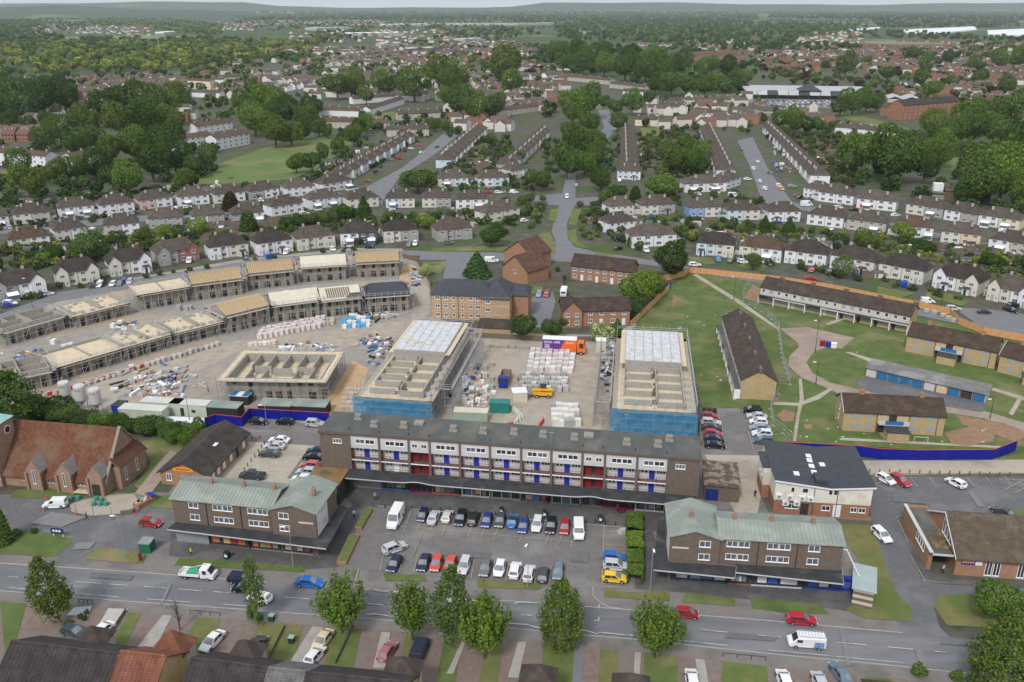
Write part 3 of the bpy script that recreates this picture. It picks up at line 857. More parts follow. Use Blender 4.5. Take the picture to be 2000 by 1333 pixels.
# ---- the two shop blocks with green metal roofs
def green_block(pl, pr, z0, mir, label, wx, singles, doubles, base_cols, can_pix, plus):
 P0, P1 = G(pl[0], pl[1], z0), G(pr[0], pr[1], z0)
 o, a, ln = frame2(P0, P1)
 o.z = 0
 t = thing("shop_block", label, "building", o, a)
 X = lambda px: tcol(P0, P1, px, 6) * ln
 w0, w1 = X(wx[0]), X(wx[1])
 dep, ze, zr = 7.4,8.5,9.65
 m0, m1 = (0, w0 + .01) if not mir else (w1 - .01, ln)
 wl = MB()
 gable_walls(wl, m0, m1,0, dep, 0, ze, zr, 'x')
 wl.build("wall", M["brown"], t)
 wg = MB()
 gable_walls(wg, w0, w1,-.6, dep + 1.6,0, ze, zr + .1, 'y')
 wg.build("gable_wing", M["brown"], t)
 sxp = w1 if not mir else w0
 MB().box(sxp - (.04 if mir else -.004),-.2,3.6, sxp + (.04 if not mir else -.004), dep * .62, ze - .25).build("side_wall", mat("white_side_wall", (.55,.54,.53),(.62,.61,.60),.5,.8,(.42,.40,.36),.3), t)
 rf = MB()
 gable_roof(rf, m0, m1,0, dep, ze, zr, .45, 'x', th=.14, oe=.3)
 rf.build("roof", M["greenmetal"], t)
 rw = MB()
 gable_roof(rw, w0, w1,-.6, dep + 1.6, ze, zr + .1,.4, 'y', th=.14, oe=.35)
 rw.build("wing_roof", M["greenmetal"], t)
 sm = MB().box(-.02,0,0,.02,1,.05).mesh("roof_seam", M["greenmetal"])
 n = int((m1 - m0) / .62)
 hs = math.hypot(dep / 2 + .45,(zr - ze) * (dep / 2 + .45) / (dep / 2))
 sl = math.atan2(zr - ze, dep / 2)
 for i in range(n + 1):
  x = m0 - .25 + (m1 - m0 + .5) * i / n
  for s in (0,1):
   so = obj("roof_seam", sm, t, (x, -.45 if s == 0 else dep + .45, ze - (zr - ze) / (dep / 2) * .45))
   so.rotation_euler = (sl, 0,0) if s == 0 else (sl, 0, math.pi)
   so.scale = (1, hs, 1)
 ww = (w1 - w0) / 2
 slw = math.atan2(zr + .1 - ze, ww)
 hw = math.hypot(ww + .4,(zr + .1 - ze) * (ww + .4) / ww)
 nn = int((dep + 2.2) / .62)
 for i in range(nn + 1):
  y = -.9 + (dep + 2.75) * i / nn
  for s in (0,1):
   so = obj("roof_seam", sm, t, (w0 - .4 if s == 0 else w1 + .4, y, ze - (zr + .1 - ze) / ww * .4))
   so.rotation_euler = (slw, 0,-math.pi / 2 if s == 0 else math.pi / 2)
   so.scale = (1, hw, 1)
 for px, wid in singles:
  x = X(px)
  yy = -.6 if w0 < x < w1 else 0
  for z in (4.35,6.75):
   window(t, x, z, wid, 1.15,2, yy)
 for px in doubles:
  x = X(px)
  for z in (4.35,6.75):
   window(t, x, z, 1.75,1.1,2,0)
   window(t, x + 1.85, z, 1.75,1.1,2,0)
 for px in plus["pipes"]:
  MB().tube((X(px),-.08,3.5),(X(px),-.08, ze - .2),.06,5).build("drainpipe", M["black"], t)
 for px in plus["chim"]:
  c = chimney(t, X(px), dep / 2, zr - .35,1.2,.62,.5, "church", 1)
 bx = X(plus["band"])
 MB().box(bx, -.66,6.2, bx + 2.6,-.605,6.5).build("wall_band", M["panel"], t)
 iv = t.matrix_basis.inverted()
 for cp in can_pix:
  pts = [iv @ p for p in _ccw([G(x, y, 3.5) for x, y in cp])]
  MB().slab(pts, .32).build("canopy", M["darkfelt"], t)
  pts2 = [(p.x, p.y, 3.53) for p in pts]
  fb = MB()
  for p, q in zip(pts, pts[1:] + pts[:1]):
   if (q - p).length > 3 and (p.y < 0.5 and q.y < .5):
    d = (q - p).normalized()
    nn_ = Vector((d.y, -d.x, 0)) * .05
    fb.poly([p + nn_ - Vector((0,0,.19)), q + nn_ - Vector((0,0,.19)), q + nn_ + Vector((0,0,.03)), p + nn_ + Vector((0,0,.03))])
    fb.poly([p + nn_ + Vector((0,0,.03)), q + nn_ + Vector((0,0,.03)), q + Vector((0,0,.03)), p + Vector((0,0,.03))])
  fb.build("canopy_fascia", MATS["white_fascia"], t)
 xx = .3
 for k, (c, wid, kind) in enumerate(base_cols):
  s_ = MB().box(xx, -.75,2.5, xx + wid - .25,-.62,3.1).box(xx, -.75,0, xx + wid - .25,-.62,.35).build("shopfront", M["tint"], t, col=c)
  if kind == 's':
   MB().box(xx, -.7,.35, xx + wid - .25,-.64,2.5).build("roller_shutter", M["steel"], s_)
  else:
   nn2 = 3
   for q in range(nn2):
    x0 = xx + (wid - .3) * q / nn2
    MB().box(x0 + .05,-.7,.35, x0 + (wid - .3) / nn2 - .03,-.64,2.5).build("shop_window", M["darkglass"], s_)
   for q in range(4):
    x0 = xx + .3 + (wid - 1) * (q + random.uniform(0,.4)) / 4
    cc = kind[q % len(kind)]
    MB().box(x0,-.75,.8, x0 + (wid - 1) / 5,-.705,1.9).build("window_poster", M["tint"], s_, col=cc)
  xx += wid
 return t
gb1 = green_block((342,1021),(620,1049),3.4, False, "brown brick shop block with a green metal roof left of the car park", (533,620),
      [(370,1.8),(548,1.8)],[417,485],[((.20,.22,.24),6.3, 's'),((.12,.10,.09),7.5,[(.5,.15,.04),(.55,.4,.2),(.3,.05,.03)]),((.2,.18,.17),5.8,[(.5,.2,.1),(.35,.3,.2)]),((.25,.24,.22),5.6,[(.6,.55,.4),(.3,.12,.1)])],
      [[(326,1034),(637,1072),(682,993),(662,985),(640,1010),(345,1018)]], dict(pipes=(404,471,530), chim=(398,462,522,600), band=586))
gb2 = green_block((1307,1095),(1640,1116),3.4, True, "brown brick shop block with a green metal roof right of the clipped hedge", (1307,1404),
      [(1364,1.8),(1577,1.8)],[1418,1497],[((.06,.08,.12),9.2,[(.55,.55,.6),(.25,.3,.45),(.1,.12,.2)]),((.30,.10,.05),3.6,[(.4,.45,.5),(.2,.2,.25)]),((.5,.5,.52),8.2,[(.6,.62,.66),(.05,.1,.45),(.65,.65,.65)]),((.03,.06,.35),8.0,[(.05,.1,.45),(.6,.62,.66),(.04,.08,.4)])],
      [[(1276,1113),(1435,1129),(1438,1107),(1330,1095),(1304,1090),(1302,1004),(1286,1002)],[(1437,1118),(1648,1141),(1644,1112),(1437,1096)]], dict(pipes=(1404,1480,1556), chim=(1350,1436,1510,1592), band=1312))
q0, a2, l2 = frame2(G(1662,1183), G(1702,1192))
ko = thing("kiosk", "small striped brick substation with a metal roof at the end of the right shop block", "kiosk", q0, a2)
for k in range(6):
 MB().box(0,0, k * .55, l2,6.2, k * .55 + .548).build("brick_band" if k % 2 == 0 else "stone_band", M["brown"] if k % 2 == 0 else M["paleband"], ko)
MB().slab([(-.3,-.4,3.45),(l2 + .3,-.4,3.45),(l2 + .3,6.5,3.6),(-.3,6.5,3.6)],.15).build("roof", mat("pale_metal_roof", (.30,.36,.36),(.36,.42,.42),.4,.5, wave=(1.4, 'X', .8)), ko)
MB().box(-.05,.6,.2,-.005,2.0,2.5).build("door", M["bluep"], ko)
pt = MB().tube(G(1654,1074,7.5), G(1676,1122,3.6),.09,6).tube(G(1648,1074,7.5), G(1654,1074,7.5),.09,6).tube(G(1676,1122,3.6), G(1690,1140,2.9),.09,6)
tag(pt.build("waste_pipe", M["white"]), "long white pipe sloping down from the roof of the right shop block to the kiosk", "pipe")

# ---- parish church, far left
q0, _, _ = frame2(G(34,950), G(212,966))
a2 = R(-9.3)
fr_ = G(212,966)
LEN = 36.0
o = fr_ - Vector((math.cos(a2), math.sin(a2),0)) * LEN
ch = thing("church", "brick church with a steep red tiled roof and small gabled window bays", "church", o, a2)
D2 = 13.4
wl = MB()
gable_walls(wl, 0, LEN, 0, D2,0,2.9,10.9, 'x')
wl.build("wall", M["church"], ch)
rf = MB()
gable_roof(rf, 0, LEN - .3,0, D2,2.9,10.95,.45, 'x', th=.2, courses=34, oe=0)
rf.build("roof", M["redtile"], ch, col=(1,1,1))
cop = MB()
for s in (1,-1):
 y0 = -.5 if s > 0 else D2 + .5
 cop.slab([(LEN - .32, y0,2.6),(LEN + .28, y0,2.6),(LEN + .28, D2 / 2,11.25),(LEN - .32, D2 / 2,11.25)][::s],.35)
cop.build("gable_coping", mat("stone_coping", (.20,.165,.135),(.27,.23,.19)), ch)
slm = mat("dormer_slate", (.17,.155,.145),(.24,.22,.205),1.1,.9, wave=(2.2, 'Z', .8))
for px, z_ in ((72,6.1),(131,6.1),(191,6.0)):
 x = tcol(o, fr_, px, 3) * LEN
 b = MB()
 gable_walls(b, x - 1.45, x + 1.45,-.9,5.0,0, z_ - 1.6, z_ + .2, 'y')
 bay = b.build("window_bay", M["church"], ch)
 r_ = MB()
 gable_roof(r_, x - 1.45, x + 1.45,-.9,4.6, z_ - 1.6, z_ + .3,.3, 'y', th=.14, courses=7, oe=.02)
 r_.build("bay_roof", slm, bay)
 for s in (-1,1):
  MB().box(x + s * 1.45 - .25,-1.25,0, x + s * 1.45 + .25,-.85, z_ - 2.2).build("buttress", M["church"], bay)
 if px != 191:
  window(bay, x - .25,1.5,.5,2.9,1,-.9)
 else:
  MB().box(x - .8,-.96,0, x + .8,-.905,2.5).build("door", M["void"], bay)
for a_, b_ in ((41,57),(92,117),(151,178)):
 x0, x1 = tcol(o, fr_, a_, 2) * LEN, tcol(o, fr_, b_, 2) * LEN
 for k in range(4):
  window(ch, x0 + (x1 - x0) * k / 4,1.35,(x1 - x0) / 4 - .12,1.1,1,0, sill=False, glass="darkglass")
gt = MB()
gt.box(LEN, 2.2,0, LEN + 1.6, D2 - 2.6,4.6).slab([(LEN, 2.0,6.4),(LEN, D2 - 2.4,6.4),(LEN + 1.9, D2 - 2.4,4.6),(LEN + 1.9,2.0,4.6)][::-1],.2)
gt.build("end_bay", M["church"], ch)
MB().slab([(LEN, 2.0,6.5),(LEN + 1.9,2.0,4.7),(LEN + 1.9, D2 - 2.4,4.7),(LEN, D2 - 2.4,6.5)],.12).build("end_bay_roof", M["redtile"], ch, col=(.75,.8,.85))
for y in (3.6,7.4):
 window(ch, LEN + 1.6,1.2,.7,2.6,1, y, rz=math.pi / 2)
tw0 = tcol(o, fr_, 38,0) * LEN - 2.9
tw = MB().box(tw0 - 6,-.8,0, tw0,5.2,12.4).box(tw0 - 6.15,-.95,11.7, tw0 + .15,5.35,12.0).build("tower", M["church"], ch)
MB().slab([(tw0 - 6.3,-1.1,12.4),(tw0 + .3,-1.1,12.4),(tw0 + .3,5.5,12.4),(tw0 - 6.3,5.5,12.4)],.05).poly([(tw0 - 6.3,-1.1,12.41),(tw0 + .3,-1.1,12.41),(tw0 - 3,2.2,14.6)]).poly([(tw0 + .3,-1.1,12.41),(tw0 + .3,5.5,12.41),(tw0 - 3,2.2,14.6)]).poly([(tw0 + .3,5.5,12.41),(tw0 - 6.3,5.5,12.41),(tw0 - 3,2.2,14.6)]).poly([(tw0 - 6.3,5.5,12.41),(tw0 - 6.3,-1.1,12.41),(tw0 - 3,2.2,14.6)]).build("tower_cap", M["copper"], tw)
def clock(par, loc, rx, rz):
 cl = MB().lathe([(.85,0),(.85,.08)],20).build("clock_face", M["white"], par, loc)
 cl.rotation_euler = (rx, 0, rz)
 h = MB().lathe([(.68,.09),(.68,.1),(.55,.1),(.55,.09)],20).box(-.04,0,.1,.04,.5,.12).box(-.04,-.1,.1,.35,0,.12)
 h.build("clock_hands", M["black"], cl)
clock(tw, (tw0 + .004,3.4,10.4), R(90), R(90))
window(tw, tw0 - .75,1.6,.5,1.2,1,-.8)

# ---- post office building, dark pitched roof
o = G(306,921,3.0)
o.z = 0
po = thing("sorting_office", "low brick building with a long dark pitched roof and an orange gable sign", "building", o, R(-8.9))
wl = MB()
gable_walls(wl, 0.4,10.2,0.4,18.2,0,3.0,5.35, 'y')
wl.build("wall", M["orange"], po)
rf = MB()
gable_roof(rf, 0.4,10.2,0.4,18.2,3.0,5.4,.5, 'y', th=.16, courses=16, oe=.5)
rf.build("roof", M["tile"], po, col=(.62,.66,.70))
MB().box(7.0,9.0,4.38,7.9,10.3,4.52).build("skylight", M["white"], po)
sg = MB().box(3.2,.30,3.3,7.4,.39,4.1).build("sign_board", mat("orange_sign", (.75,.28,.02),(.8,.32,.03)), po)
for q in range(9):
 MB().box(3.9 + q * .33,.28,3.55,4.12 + q * .33,.298,3.85).build("letter", M["redp"], sg)
window(po, 1.6,1.0,1.1,1.5,2,.4)
MB().box(4.6,.33,0,6.4,.395,2.4).build("loading_door", M["steel"], po)
for y in (2.0,4.2,6.6,9.6,12.4,15.4):
 MB().box(10.2, y, .6 if y != 12.4 else 0,10.26, y + 1.1,2.2).build("door_panel" if y != 12.4 else "open_door", M["white"] if y != 12.4 else M["void"], po)

# ---- white boarded social club, dark roof
q0, a2, l2 = frame2(G(1509,1002), G(1695,1014))
pub = thing("social_club", "white boarded club with red brick ground floor and a dark valley roof with skylights", "building", q0, a2)
zl, zv, zr2, xv = 7.0,5.95,6.75, l2 * .58
MB().box(0,0,0, l2,15.5,2.75).build("brick_wall", M["red"], pub)
up = MB().prism([(-.05,-.05),(l2 + .05,-.05),(l2 + .05,15.55),(-.05,15.55)],2.76,5.7)
up.poly([(-.05,-.05,5.7),(l2 + .05,-.05,5.7),(l2 + .05,-.05, zr2 - .15),(xv, -.05, zv - .1),(-.05,-.05, zl - .15)])
up.poly([(-.05,15.55,5.7),(-.05,-.05,5.7),(-.05,-.05, zl - .15),(-.05,15.55, zl - .15)])
up.poly([(l2 + .05,-.05,5.7),(l2 + .05,15.55,5.7),(l2 + .05,15.55, zr2 - .15),(l2 + .05,-.05, zr2 - .15)])
up.build("boarded_wall", M["cream"], pub)
MB().slab([(-.35,-.4, zl),(xv, -.4, zv),(xv, 15.9, zv),(-.35,15.9, zl)],.16).slab([(xv, -.4, zv + .003),(l2 + .5,-.4, zr2),(l2 + .5,15.9, zr2),(xv, 15.9, zv + .003)],.16).build("roof", M["slate"], pub)
MB().slab([(-.37,-.46, zl + .04),(xv, -.46, zv + .04),(xv, -.4, zv + .04),(-.37,-.4, zl + .04)],.3).slab([(xv, -.46, zv + .045),(l2 + .5,-.46, zr2 + .04),(l2 + .5,-.4, zr2 + .04),(xv, -.4, zv + .045)],.3).build("fascia_board", M["white"], pub)
ivp = pub.matrix_basis.inverted()
for px, py in ((1579,890),(1581,899),(1585,910),(1590,922),(1606,905),(1555,928)):
 p = ivp @ G(px, py, 6.3)
 zz_ = zv + (zl - zv) * max(0,(xv - p.x)) / xv if p.x < xv else zv + (zr2 - zv) * (p.x - xv) / (l2 - xv)
 MB().box(p.x - .5, p.y - .65, zz_ - .05, p.x + .5, p.y + .65, zz_ + .14).build("skylight", M["white"], pub)
MB().box(xv - 2.7,.6,6.0, xv - .6,3.6,7.0).build("vent_housing", M["slate"], pub)
for x, z, w_, h_ in ((2.7,4.6,.7,1.1),(4.7,4.6,1.1,1.0),(9.3,4.5,.8,1.2),(10.2,4.5,.8,1.2)):
 window(pub, x, z, w_, h_, 1,-.05, glass="darkglass", sill=False)
for x, w_ in ((2.0,2.4),(8.5,1.5),(13.6,1.1),(15.0,1.2)):
 window(pub, x, 1.2, w_, 1.0,2,0, glass="darkglass")
MB().box(10.5,-.06,0,11.9,-.005,2.5).build("door", M["white"], pub)
MB().box(4.8,-.06,0,6.2,-.005,2.4).build("door", M["void"], pub)
acm = MB().box(-.55,-.42,0,.55,.0,.95).mesh("air_conditioner", M["white"])
fanm = MB().lathe([(.32,0),(.32,.03)],12).mesh("fan_grille", M["steel"])
for x, z in ((.7,3.2),(2.6,3.15),(4.8,3.1),(2.0,1.9),(4.0,2.0),(6.3,3.0)):
 ac = obj("air_conditioner", acm, pub, (x, -.06, z))
 fo = obj("fan_grille", fanm, ac, (0,-.425,.48))
 fo.rotation_euler = (R(90),0,0)
for x in (6.9,11.0):
 MB().tube((x, -.12,.2),(x, -.12,5.6),.06,5).build("drainpipe", M["black"], pub)
fx = MB().box(-1.4,5.4,0,-.06,11.0,2.7).build("side_bay", M["red"], pub)
MB().box(-1.42,5.38,2.7,-.06,11.0,6.4).build("side_bay_boarding", M["cream"], pub)
MB().slab([(-1.7,5.2,6.75),(-.36,5.2,6.72),(-.36,11.2,6.72),(-1.7,11.2,6.75)],.3).build("side_bay_roof", M["slate"], pub)
for y in (6.2,8.2):
 window(pub, -1.42,4.2,.9,1.2,1, y + .9, rz=-math.pi / 2)
lt = MB().box(0,0,0, l2 - .6,.22,.9)
tag(lt.build("low_brick_wall", M["brown"], None, q0 + Vector((.6,-2.2,0)), a2), "low brick wall in front of the white boarded club", "wall")

# ---- brick hall, bottom right
hl = thing("church_hall", "brick hall with a brown tiled roof and flat roofed entrance, beside the right car park", "hall", G(1862,1123), R(-7.5))
HL = 30
wl = MB()
gable_walls(wl, 0, HL, 0,14,0,3.7,7.5, 'x')
wl.build("wall", M["orange"], hl)
rf = MB()
gable_roof(rf, 0, HL, 0,14,3.7,7.6,.5, 'x', th=.18, courses=26, oe=.3)
rf.build("roof", M["tile"], hl, col=(1.25,1.2,1.05))
bg = MB()
for s in (0,1):
 bg.slab([(-.36,-.5 if s == 0 else 14.5,3.45),(-.30,-.5 if s == 0 else 14.5,3.45),(-.30,7,7.68),(-.36,7,7.68)][::1 if s == 0 else -1],.32)
bg.build("barge_board", M["white"], hl)
for x in (4.6,9.6,14.6):
 for k in range(2):
  window(hl, x + k * 1.25,.4,1.05,2.7,2,0, glass="darkglass")
 MB().box(x - .02,-.04,-.01, x + 2.4,.0,.38).build("panel_below_window", M["steel"], hl)
for y in (3.0,4.2,5.4,6.6):
 window(hl, 0,3.6,.9,1.3 + .35 * (y - 3),1, y + .9, rz=-math.pi / 2)
sgb = MB().box(.8,-.1,2.2,2.9,-.02,3.2).build("banner", M["bluep"], hl)
for q in range(5):
 MB().box(.95 + q * .38,-.12,2.5,1.2 + q * .38,-.102,2.95).build("letter", MATS["orange_sign"], sgb)
MB().box(2.95,-.1,2.2,4.0,-.02,3.2).build("sign_board", M["white"], hl)
ax = MB().box(-4.0,1.0,0,-3.7,15,3.6).box(-4.0,15,0,-.01,15.3,3.6).box(-3.7,.9,0,-3.4,1.3,3.55).box(-3.7,6.4,0,-.01,15,3.0)
ax.build("entrance_wing", M["orange"], hl)
MB().box(-3.98,.6,3.05,-.32,14.99,3.2).build("flat_roof", M["felt"], hl)
MB().box(-4.15,.4,3.6,-3.55,15.45,3.75).box(-3.6,.45,3.1,-.32,.62,3.4).build("roof_coping", M["panel"], hl)
MB().box(-3.4,6.38,0,-.2,6.4 - .005,2.6).build("entrance_doors", M["void"], hl)
for k in range(4):
 window(hl, -4.0,1.9,1.0,1.3,1,3.2 + k * 1.1 + 1.0, rz=-math.pi / 2)
mb_ = MB()
for k in range(60):
 x, y = -2.5 + random.random() * 2,2.5 + random.random() * 4.5
 r_ = .12 + random.random() * .3
 mb_.lathe([(r_, 3.2),(r_ * .8,3.2 + r_ * .6),(.02,3.2 + r_ * .8)],6, cx=x, cy=y)
tag(mb_.build("roof_moss", M["moss"], hl), kind="stuff")

# ---- older flats and houses beside the site
fl = thing("flats_block", "three storey buff brick flats with a dark hipped slate roof beside the building site", "flats", G(844,623), frame2(G(844,623), G(941,627))[1])
FL = frame2(G(844,623), G(941,627))[2]
MB().box(0,0,0, FL, 9.6,8.0).box(FL, -1.9,0, FL + 8.6,12.5,8.02).build("wall", M["buff"], fl)
MB().box(FL + 8.61,3,0, FL + 13.5,12,7.6).build("side_wing", M["orange"], fl)
rf = MB()
hip_roof(rf, 0, FL + 4,0,9.6,8.0,11.3,.4)
rf.build("roof", M["slate"], fl)
rf = MB()
hip_roof(rf, -1.9,12.5,-8.6 - FL, -FL, 8.0,11.6,.4, inset=4.8)
ro = rf.build("wing_roof", M["slate"], fl)
ro.rotation_euler = (0,0, math.pi / 2)
rf = MB()
hip_roof(rf, FL + 8, FL + 13.5,3,12,7.6,9.6,.4, inset=1.5)
rf.build("side_roof", M["slate"], fl)
for zf in (2.62,5.3):
 MB().box(-.03,-.03, zf, FL + .03,0, zf + .14).box(FL, -1.93, zf, FL + 8.63,-1.9, zf + .14).build("string_course", M["paleband"], fl)
for zf in (.9,3.6,6.2):
 for x, w_ in ((1.1,1.4),(3.7,1.2),(6.3,.8),(8.9,.8),(11.2,1.2),(13.2,1.4)):
  window(fl, x, zf, w_, 1.15,2 if w_ > 1 else 1,0)
 window(fl, FL + 1.4, zf, 1.5,1.2,2,-1.9)
 window(fl, FL + 8.6, zf, 1.5,1.2,2,1.0, rz=math.pi / 2, sill=False)
for x in (2.9,8.0, FL - .2):
 MB().tube((x, -.08,.1),(x, -.08,7.8),.06,5).build("drainpipe", M["black"], fl)
q0, a2, l2 = frame2(G(936,652), G(997,655))
an_ = thing("bin_store", "long low brick bin store with a dark pitched roof below the buff flats", "store", q0, a2)
wl = MB()
gable_walls(wl, 0, l2,0,5,0,2.2,3.8, 'x')
wl.build("wall", M["buff"], an_)
rf = MB()
gable_roof(rf, 0, l2,0,5,2.2,3.9,.3)
rf.build("roof", M["tile"], an_, col=(.7,.7,.72))
def brick_terrace(label, pl, pr, depth, ze, zr, units, wallm, roofcol, wins=2, gable_unit=None, ang=None, doors=True):
 o, a, ln = frame2(G(*pl), G(*pr))
 t = thing("terraced_house_row", label, "houses", o, a if ang is None else ang)
 wl = MB()
 gable_walls(wl, 0, ln, 0, depth, 0, ze, zr, 'x')
 wl.build("wall", M[wallm], t)
 rf = MB()
 gable_roof(rf, 0, ln, 0, depth, ze, zr, .35, courses=9)
 rf.build("roof", M["tile"], t, col=roofcol)
 u = ln / units
 for i in range(units):
  for z in (.9,3.3):
   for k in range(wins):
    x = u * i + u * (k + .3) / wins
    if z < 1 and k == wins - 1 and doors:
     MB().box(x, -.06,0, x + 1.0,-.005,2.1).build("front_door", M["white"], t)
    else:
     window(t, x, z, 1.25,1.15,2,0)
 return t, ln
t, ln = brick_terrace("red brown brick house row with a dark brown tiled roof near the estate road junction", (1115,546),(1232,560),8,5.2,8.3,4, "orange", (.75,.62,.62))
rf = MB()
gable_roof(rf, -.2,4.6,-.8,8,5.6,8.9,.3, courses=0)
t, ln = brick_terrace("brick house pair with a steep front gable behind the delivery lorry", (1098,638),(1213,620),7.5,4.9,7.6,3, "orange", (.75,.62,.64), ang=R(4))
wl = MB()
gable_walls(wl, 0,5.6,-1.2,6,0,5.2,7.9, 'y')
wl.build("gable_wing", M["orange"], t)
rf = MB()
gable_roof(rf, 0,5.6,-1.2,5,5.2,8.0,.3, 'y')
rf.build("wing_roof", M["tile"], t, col=(.75,.62,.64))
for z in (.9,3.3):
 for x in (.8,3.5):
  window(t, x, z, 1.2,1.15,2,-1.2)
for i, (pl, pr, lab, zz_) in enumerate((((982,547),(1030,560), "tall brick house with a steep brown gable roof beside the buff flats", 0),((985,520),(1040,532), "steep roofed brick house behind the other gabled brick house", .6))):
 o, a, ln = frame2(G(*pl), G(*pr))
 t = thing("gabled_house", lab, "house", o, a)
 wl = MB()
 gable_walls(wl, 0, ln, 0,11,0,5.2 + zz_, 9.6 + zz_, 'y')
 wl.build("wall", M["orange"], t)
 rf = MB()
 gable_roof(rf, 0, ln, 0,11,5.2 + zz_, 9.7 + zz_, .35, 'y', courses=10)
 rf.build("roof", M["tile"], t, col=(1.25,.85,.75))
 window(t, ln / 2 - .5,3.4,1.0,1.3,1,0)
# the boarded up estate
boardm = mat("window_board", (.24,.27,.27),(.31,.34,.34),.8,.8)
def board(t, x, z, w_, h_, y=0.0, rz=0.0):
 return MB().box(0,-.05,0, w_, .02, h_).build("window_board", boardm, t, (x, y, z), rz)
def derelict_terrace(label, o, a, ln, n, front_rz=0.0):
 t = thing("derelict_terrace", label, "terrace", o, a)
 dp = 8.0
 wl = MB()
 gable_walls(wl, 0, ln, 0, dp, 0,5.3,7.6, 'x')
 wl.build("wall", M["yellow"], t)
 MB().box(.05,-.05,2.75, ln - .05,-.004,5.2).build("upper_facade", M["panel"], t)
 rf = MB()
 gable_roof(rf, 0, ln, 0, dp, 5.3,7.7,.3, courses=12)
 rf.build("roof", M["tile"], t, col=(.78,.74,.74))
 MB().box(.05,-1.5,2.5, ln - .05,-.055,2.72).build("porch_roof", M["felt"], t)
 MB().box(.0,-1.56,2.45, ln, -1.51,2.78).build("porch_fascia", M["panel"], t)
 for i in range(n + 1):
  x = ln * i / n
  MB().box(x - .12 if i else x, -1.5,0, x + .12 if i < n else x, -.055,2.49).build("porch_wall", M["white"], t)
 u = ln / n
 for i in range(n):
  x = u * i
  MB().box(x + .3,-.045,.1, x + 1.3,-.004,2.2).build("front_door", random.choice([M["panel"], M["void"], boardm]), t)
  board(t, x + 1.9,.8, u - 2.6,1.3)
  for k in range(2):
   if random.random() < .8:
    window(t, x + .5 + k * u * .5,3.6,1.1,1.1,1,-.05, sill=False, glass="darkglass" if random.random() < .4 else "glass")
   else:
    board(t, x + .5 + k * u * .5,3.6,1.1,1.1,-.055)
  MB().box(x + u * .78,-.08,3.0, x + u * .95,-.052,5.1).build("timber_panel", M["paleband"], t)
  if i % 2 == 0:
   chimney(t, x + u, dp / 2,7.3,.9,1.4,.6, "brown", 3)
  if i % 3 == 0:
   MB().box(x + .2,-1.56,2.2, x + u * .95,-1.505,2.95).build("fascia_sign", M["black"], t)
 return t
o, a, ln = frame2(G(1483,591), G(1773,651))
derelict_terrace("long white derelict terrace with a dark roof inside the orange fence", o, a, ln, 9)
near_l, far_l = G(1445,780), G(1409,652)
d = near_l - far_l
derelict_terrace("brown roofed derelict terrace seen end on between the lawn and the mesh fence", far_l, math.atan2(d.y, d.x), d.length, 9)
def yellow_flats(label, pl, pr, sill_txt):
 o, a, ln = frame2(G(*pl), G(*pr))
 t = thing("boarded_flats", label, "flats", o, a)
 dp = 8.0
 wl = MB()
 gable_walls(wl, 0, ln, 0, dp, 0,5.0,7.4, 'x')
 wl.build("wall", M["yellow"], t)
 rf = MB()
 gable_roof(rf, 0, ln, 0, dp, 5.0,7.5,.35, courses=16, oe=.25)
 rf.build("roof", M["tile"], t, col=(.85,.72,.66))
 c0 = ln * .34
 c1 = ln * .64
 MB().box(c0,-.03,2.7, c1,.0,4.9).build("balcony_back_wall", mat("buff_render", (.42,.33,.20),(.48,.39,.25)), t)
 MB().box(c0 + (c1 - c0) * .36,-.06,2.7, c0 + (c1 - c0) * .62,-.032,4.8).build("dark_opening", M["void"], t)
 MB().box(c0,-1.3,2.5, c1,-.031,2.68).build("balcony_floor", M["panel"], t)
 for k in range(5):
  x0 = c0 + (c1 - c0) * k / 5
  MB().box(x0 + .03,-1.34,2.69, x0 + (c1 - c0) / 5 - .03,-1.29,3.6).build("balcony_panel", M["garage"] if 0 < k < 4 else M["panel"], t, )
 MB().box(c0,-.04,0, c1,-.002,2.49).build("ground_floor_recess", M["void"], t)
 pr_ = MB().box(c0 + 1.2,-4.4,0, c0 + 5.6,-1.0,2.3).build("porch", M["yellow"], t)
 MB().slab([(c0 + 1.0,-4.6,2.5),(c0 + 5.8,-4.6,2.5),(c0 + 5.8,-1.0,2.5),(c0 + 1.0,-1.0,2.5)],.18).build("porch_roof", M["darkfelt"], pr_)
 for z in (.8,3.3):
  for x, w_ in ((1.9,1.7),(4.8,1.3),(ln * .67,1.3),(ln * .83,1.8)):
   board(t, x, z, w_, 1.15)
 window(t, 0,3.4,.6,1.2,1,4.4, rz=-math.pi / 2)
 window(t, 0,1.2,.6,1.2,1,4.4, rz=-math.pi / 2)
 for x in (c0 - .2, c1 + .2, ln - 1.5):
  MB().tube((x, -.08,.1),(x, -.08,4.9),.06,5).build("drainpipe", M["black"], t)
 for x in (ln * .2, ln * .8):
  chimney(t, x, dp / 2,7.1,1.1,1.0,.6, "orange", 2)
 bb = MB().slab([(-.3,-.45,4.85),(-.24,-.45,4.85),(-.24, dp / 2,7.55),(-.3, dp / 2,7.55)],.25).build("barge_board", M["white"], t)
 return t
yellow_flats("boarded yellow brick flats with a blue balcony above the blue hoarding", (1644,842),(1840,853),1)
yellow_flats("boarded yellow brick flats with a blue balcony above the row of garages", (1767,687),(1941,722),1)
q0 = G(1941,722)
a_ = frame2(G(1767,687), G(1941,722))[1]
yellow_flats("boarded yellow brick flats cut by the right edge, beyond the garages", (1947,727),(2100,768),1)
o, a, ln = frame2(G(1689,735), G(1923,789))
gr = thing("garage_row", "row of ten lock-up garages with blue and white doors and a grey felt roof", "garages", o, a)
MB().box(0,.12,0, ln, 5.6,2.25).build("wall", M["concrete"], gr)
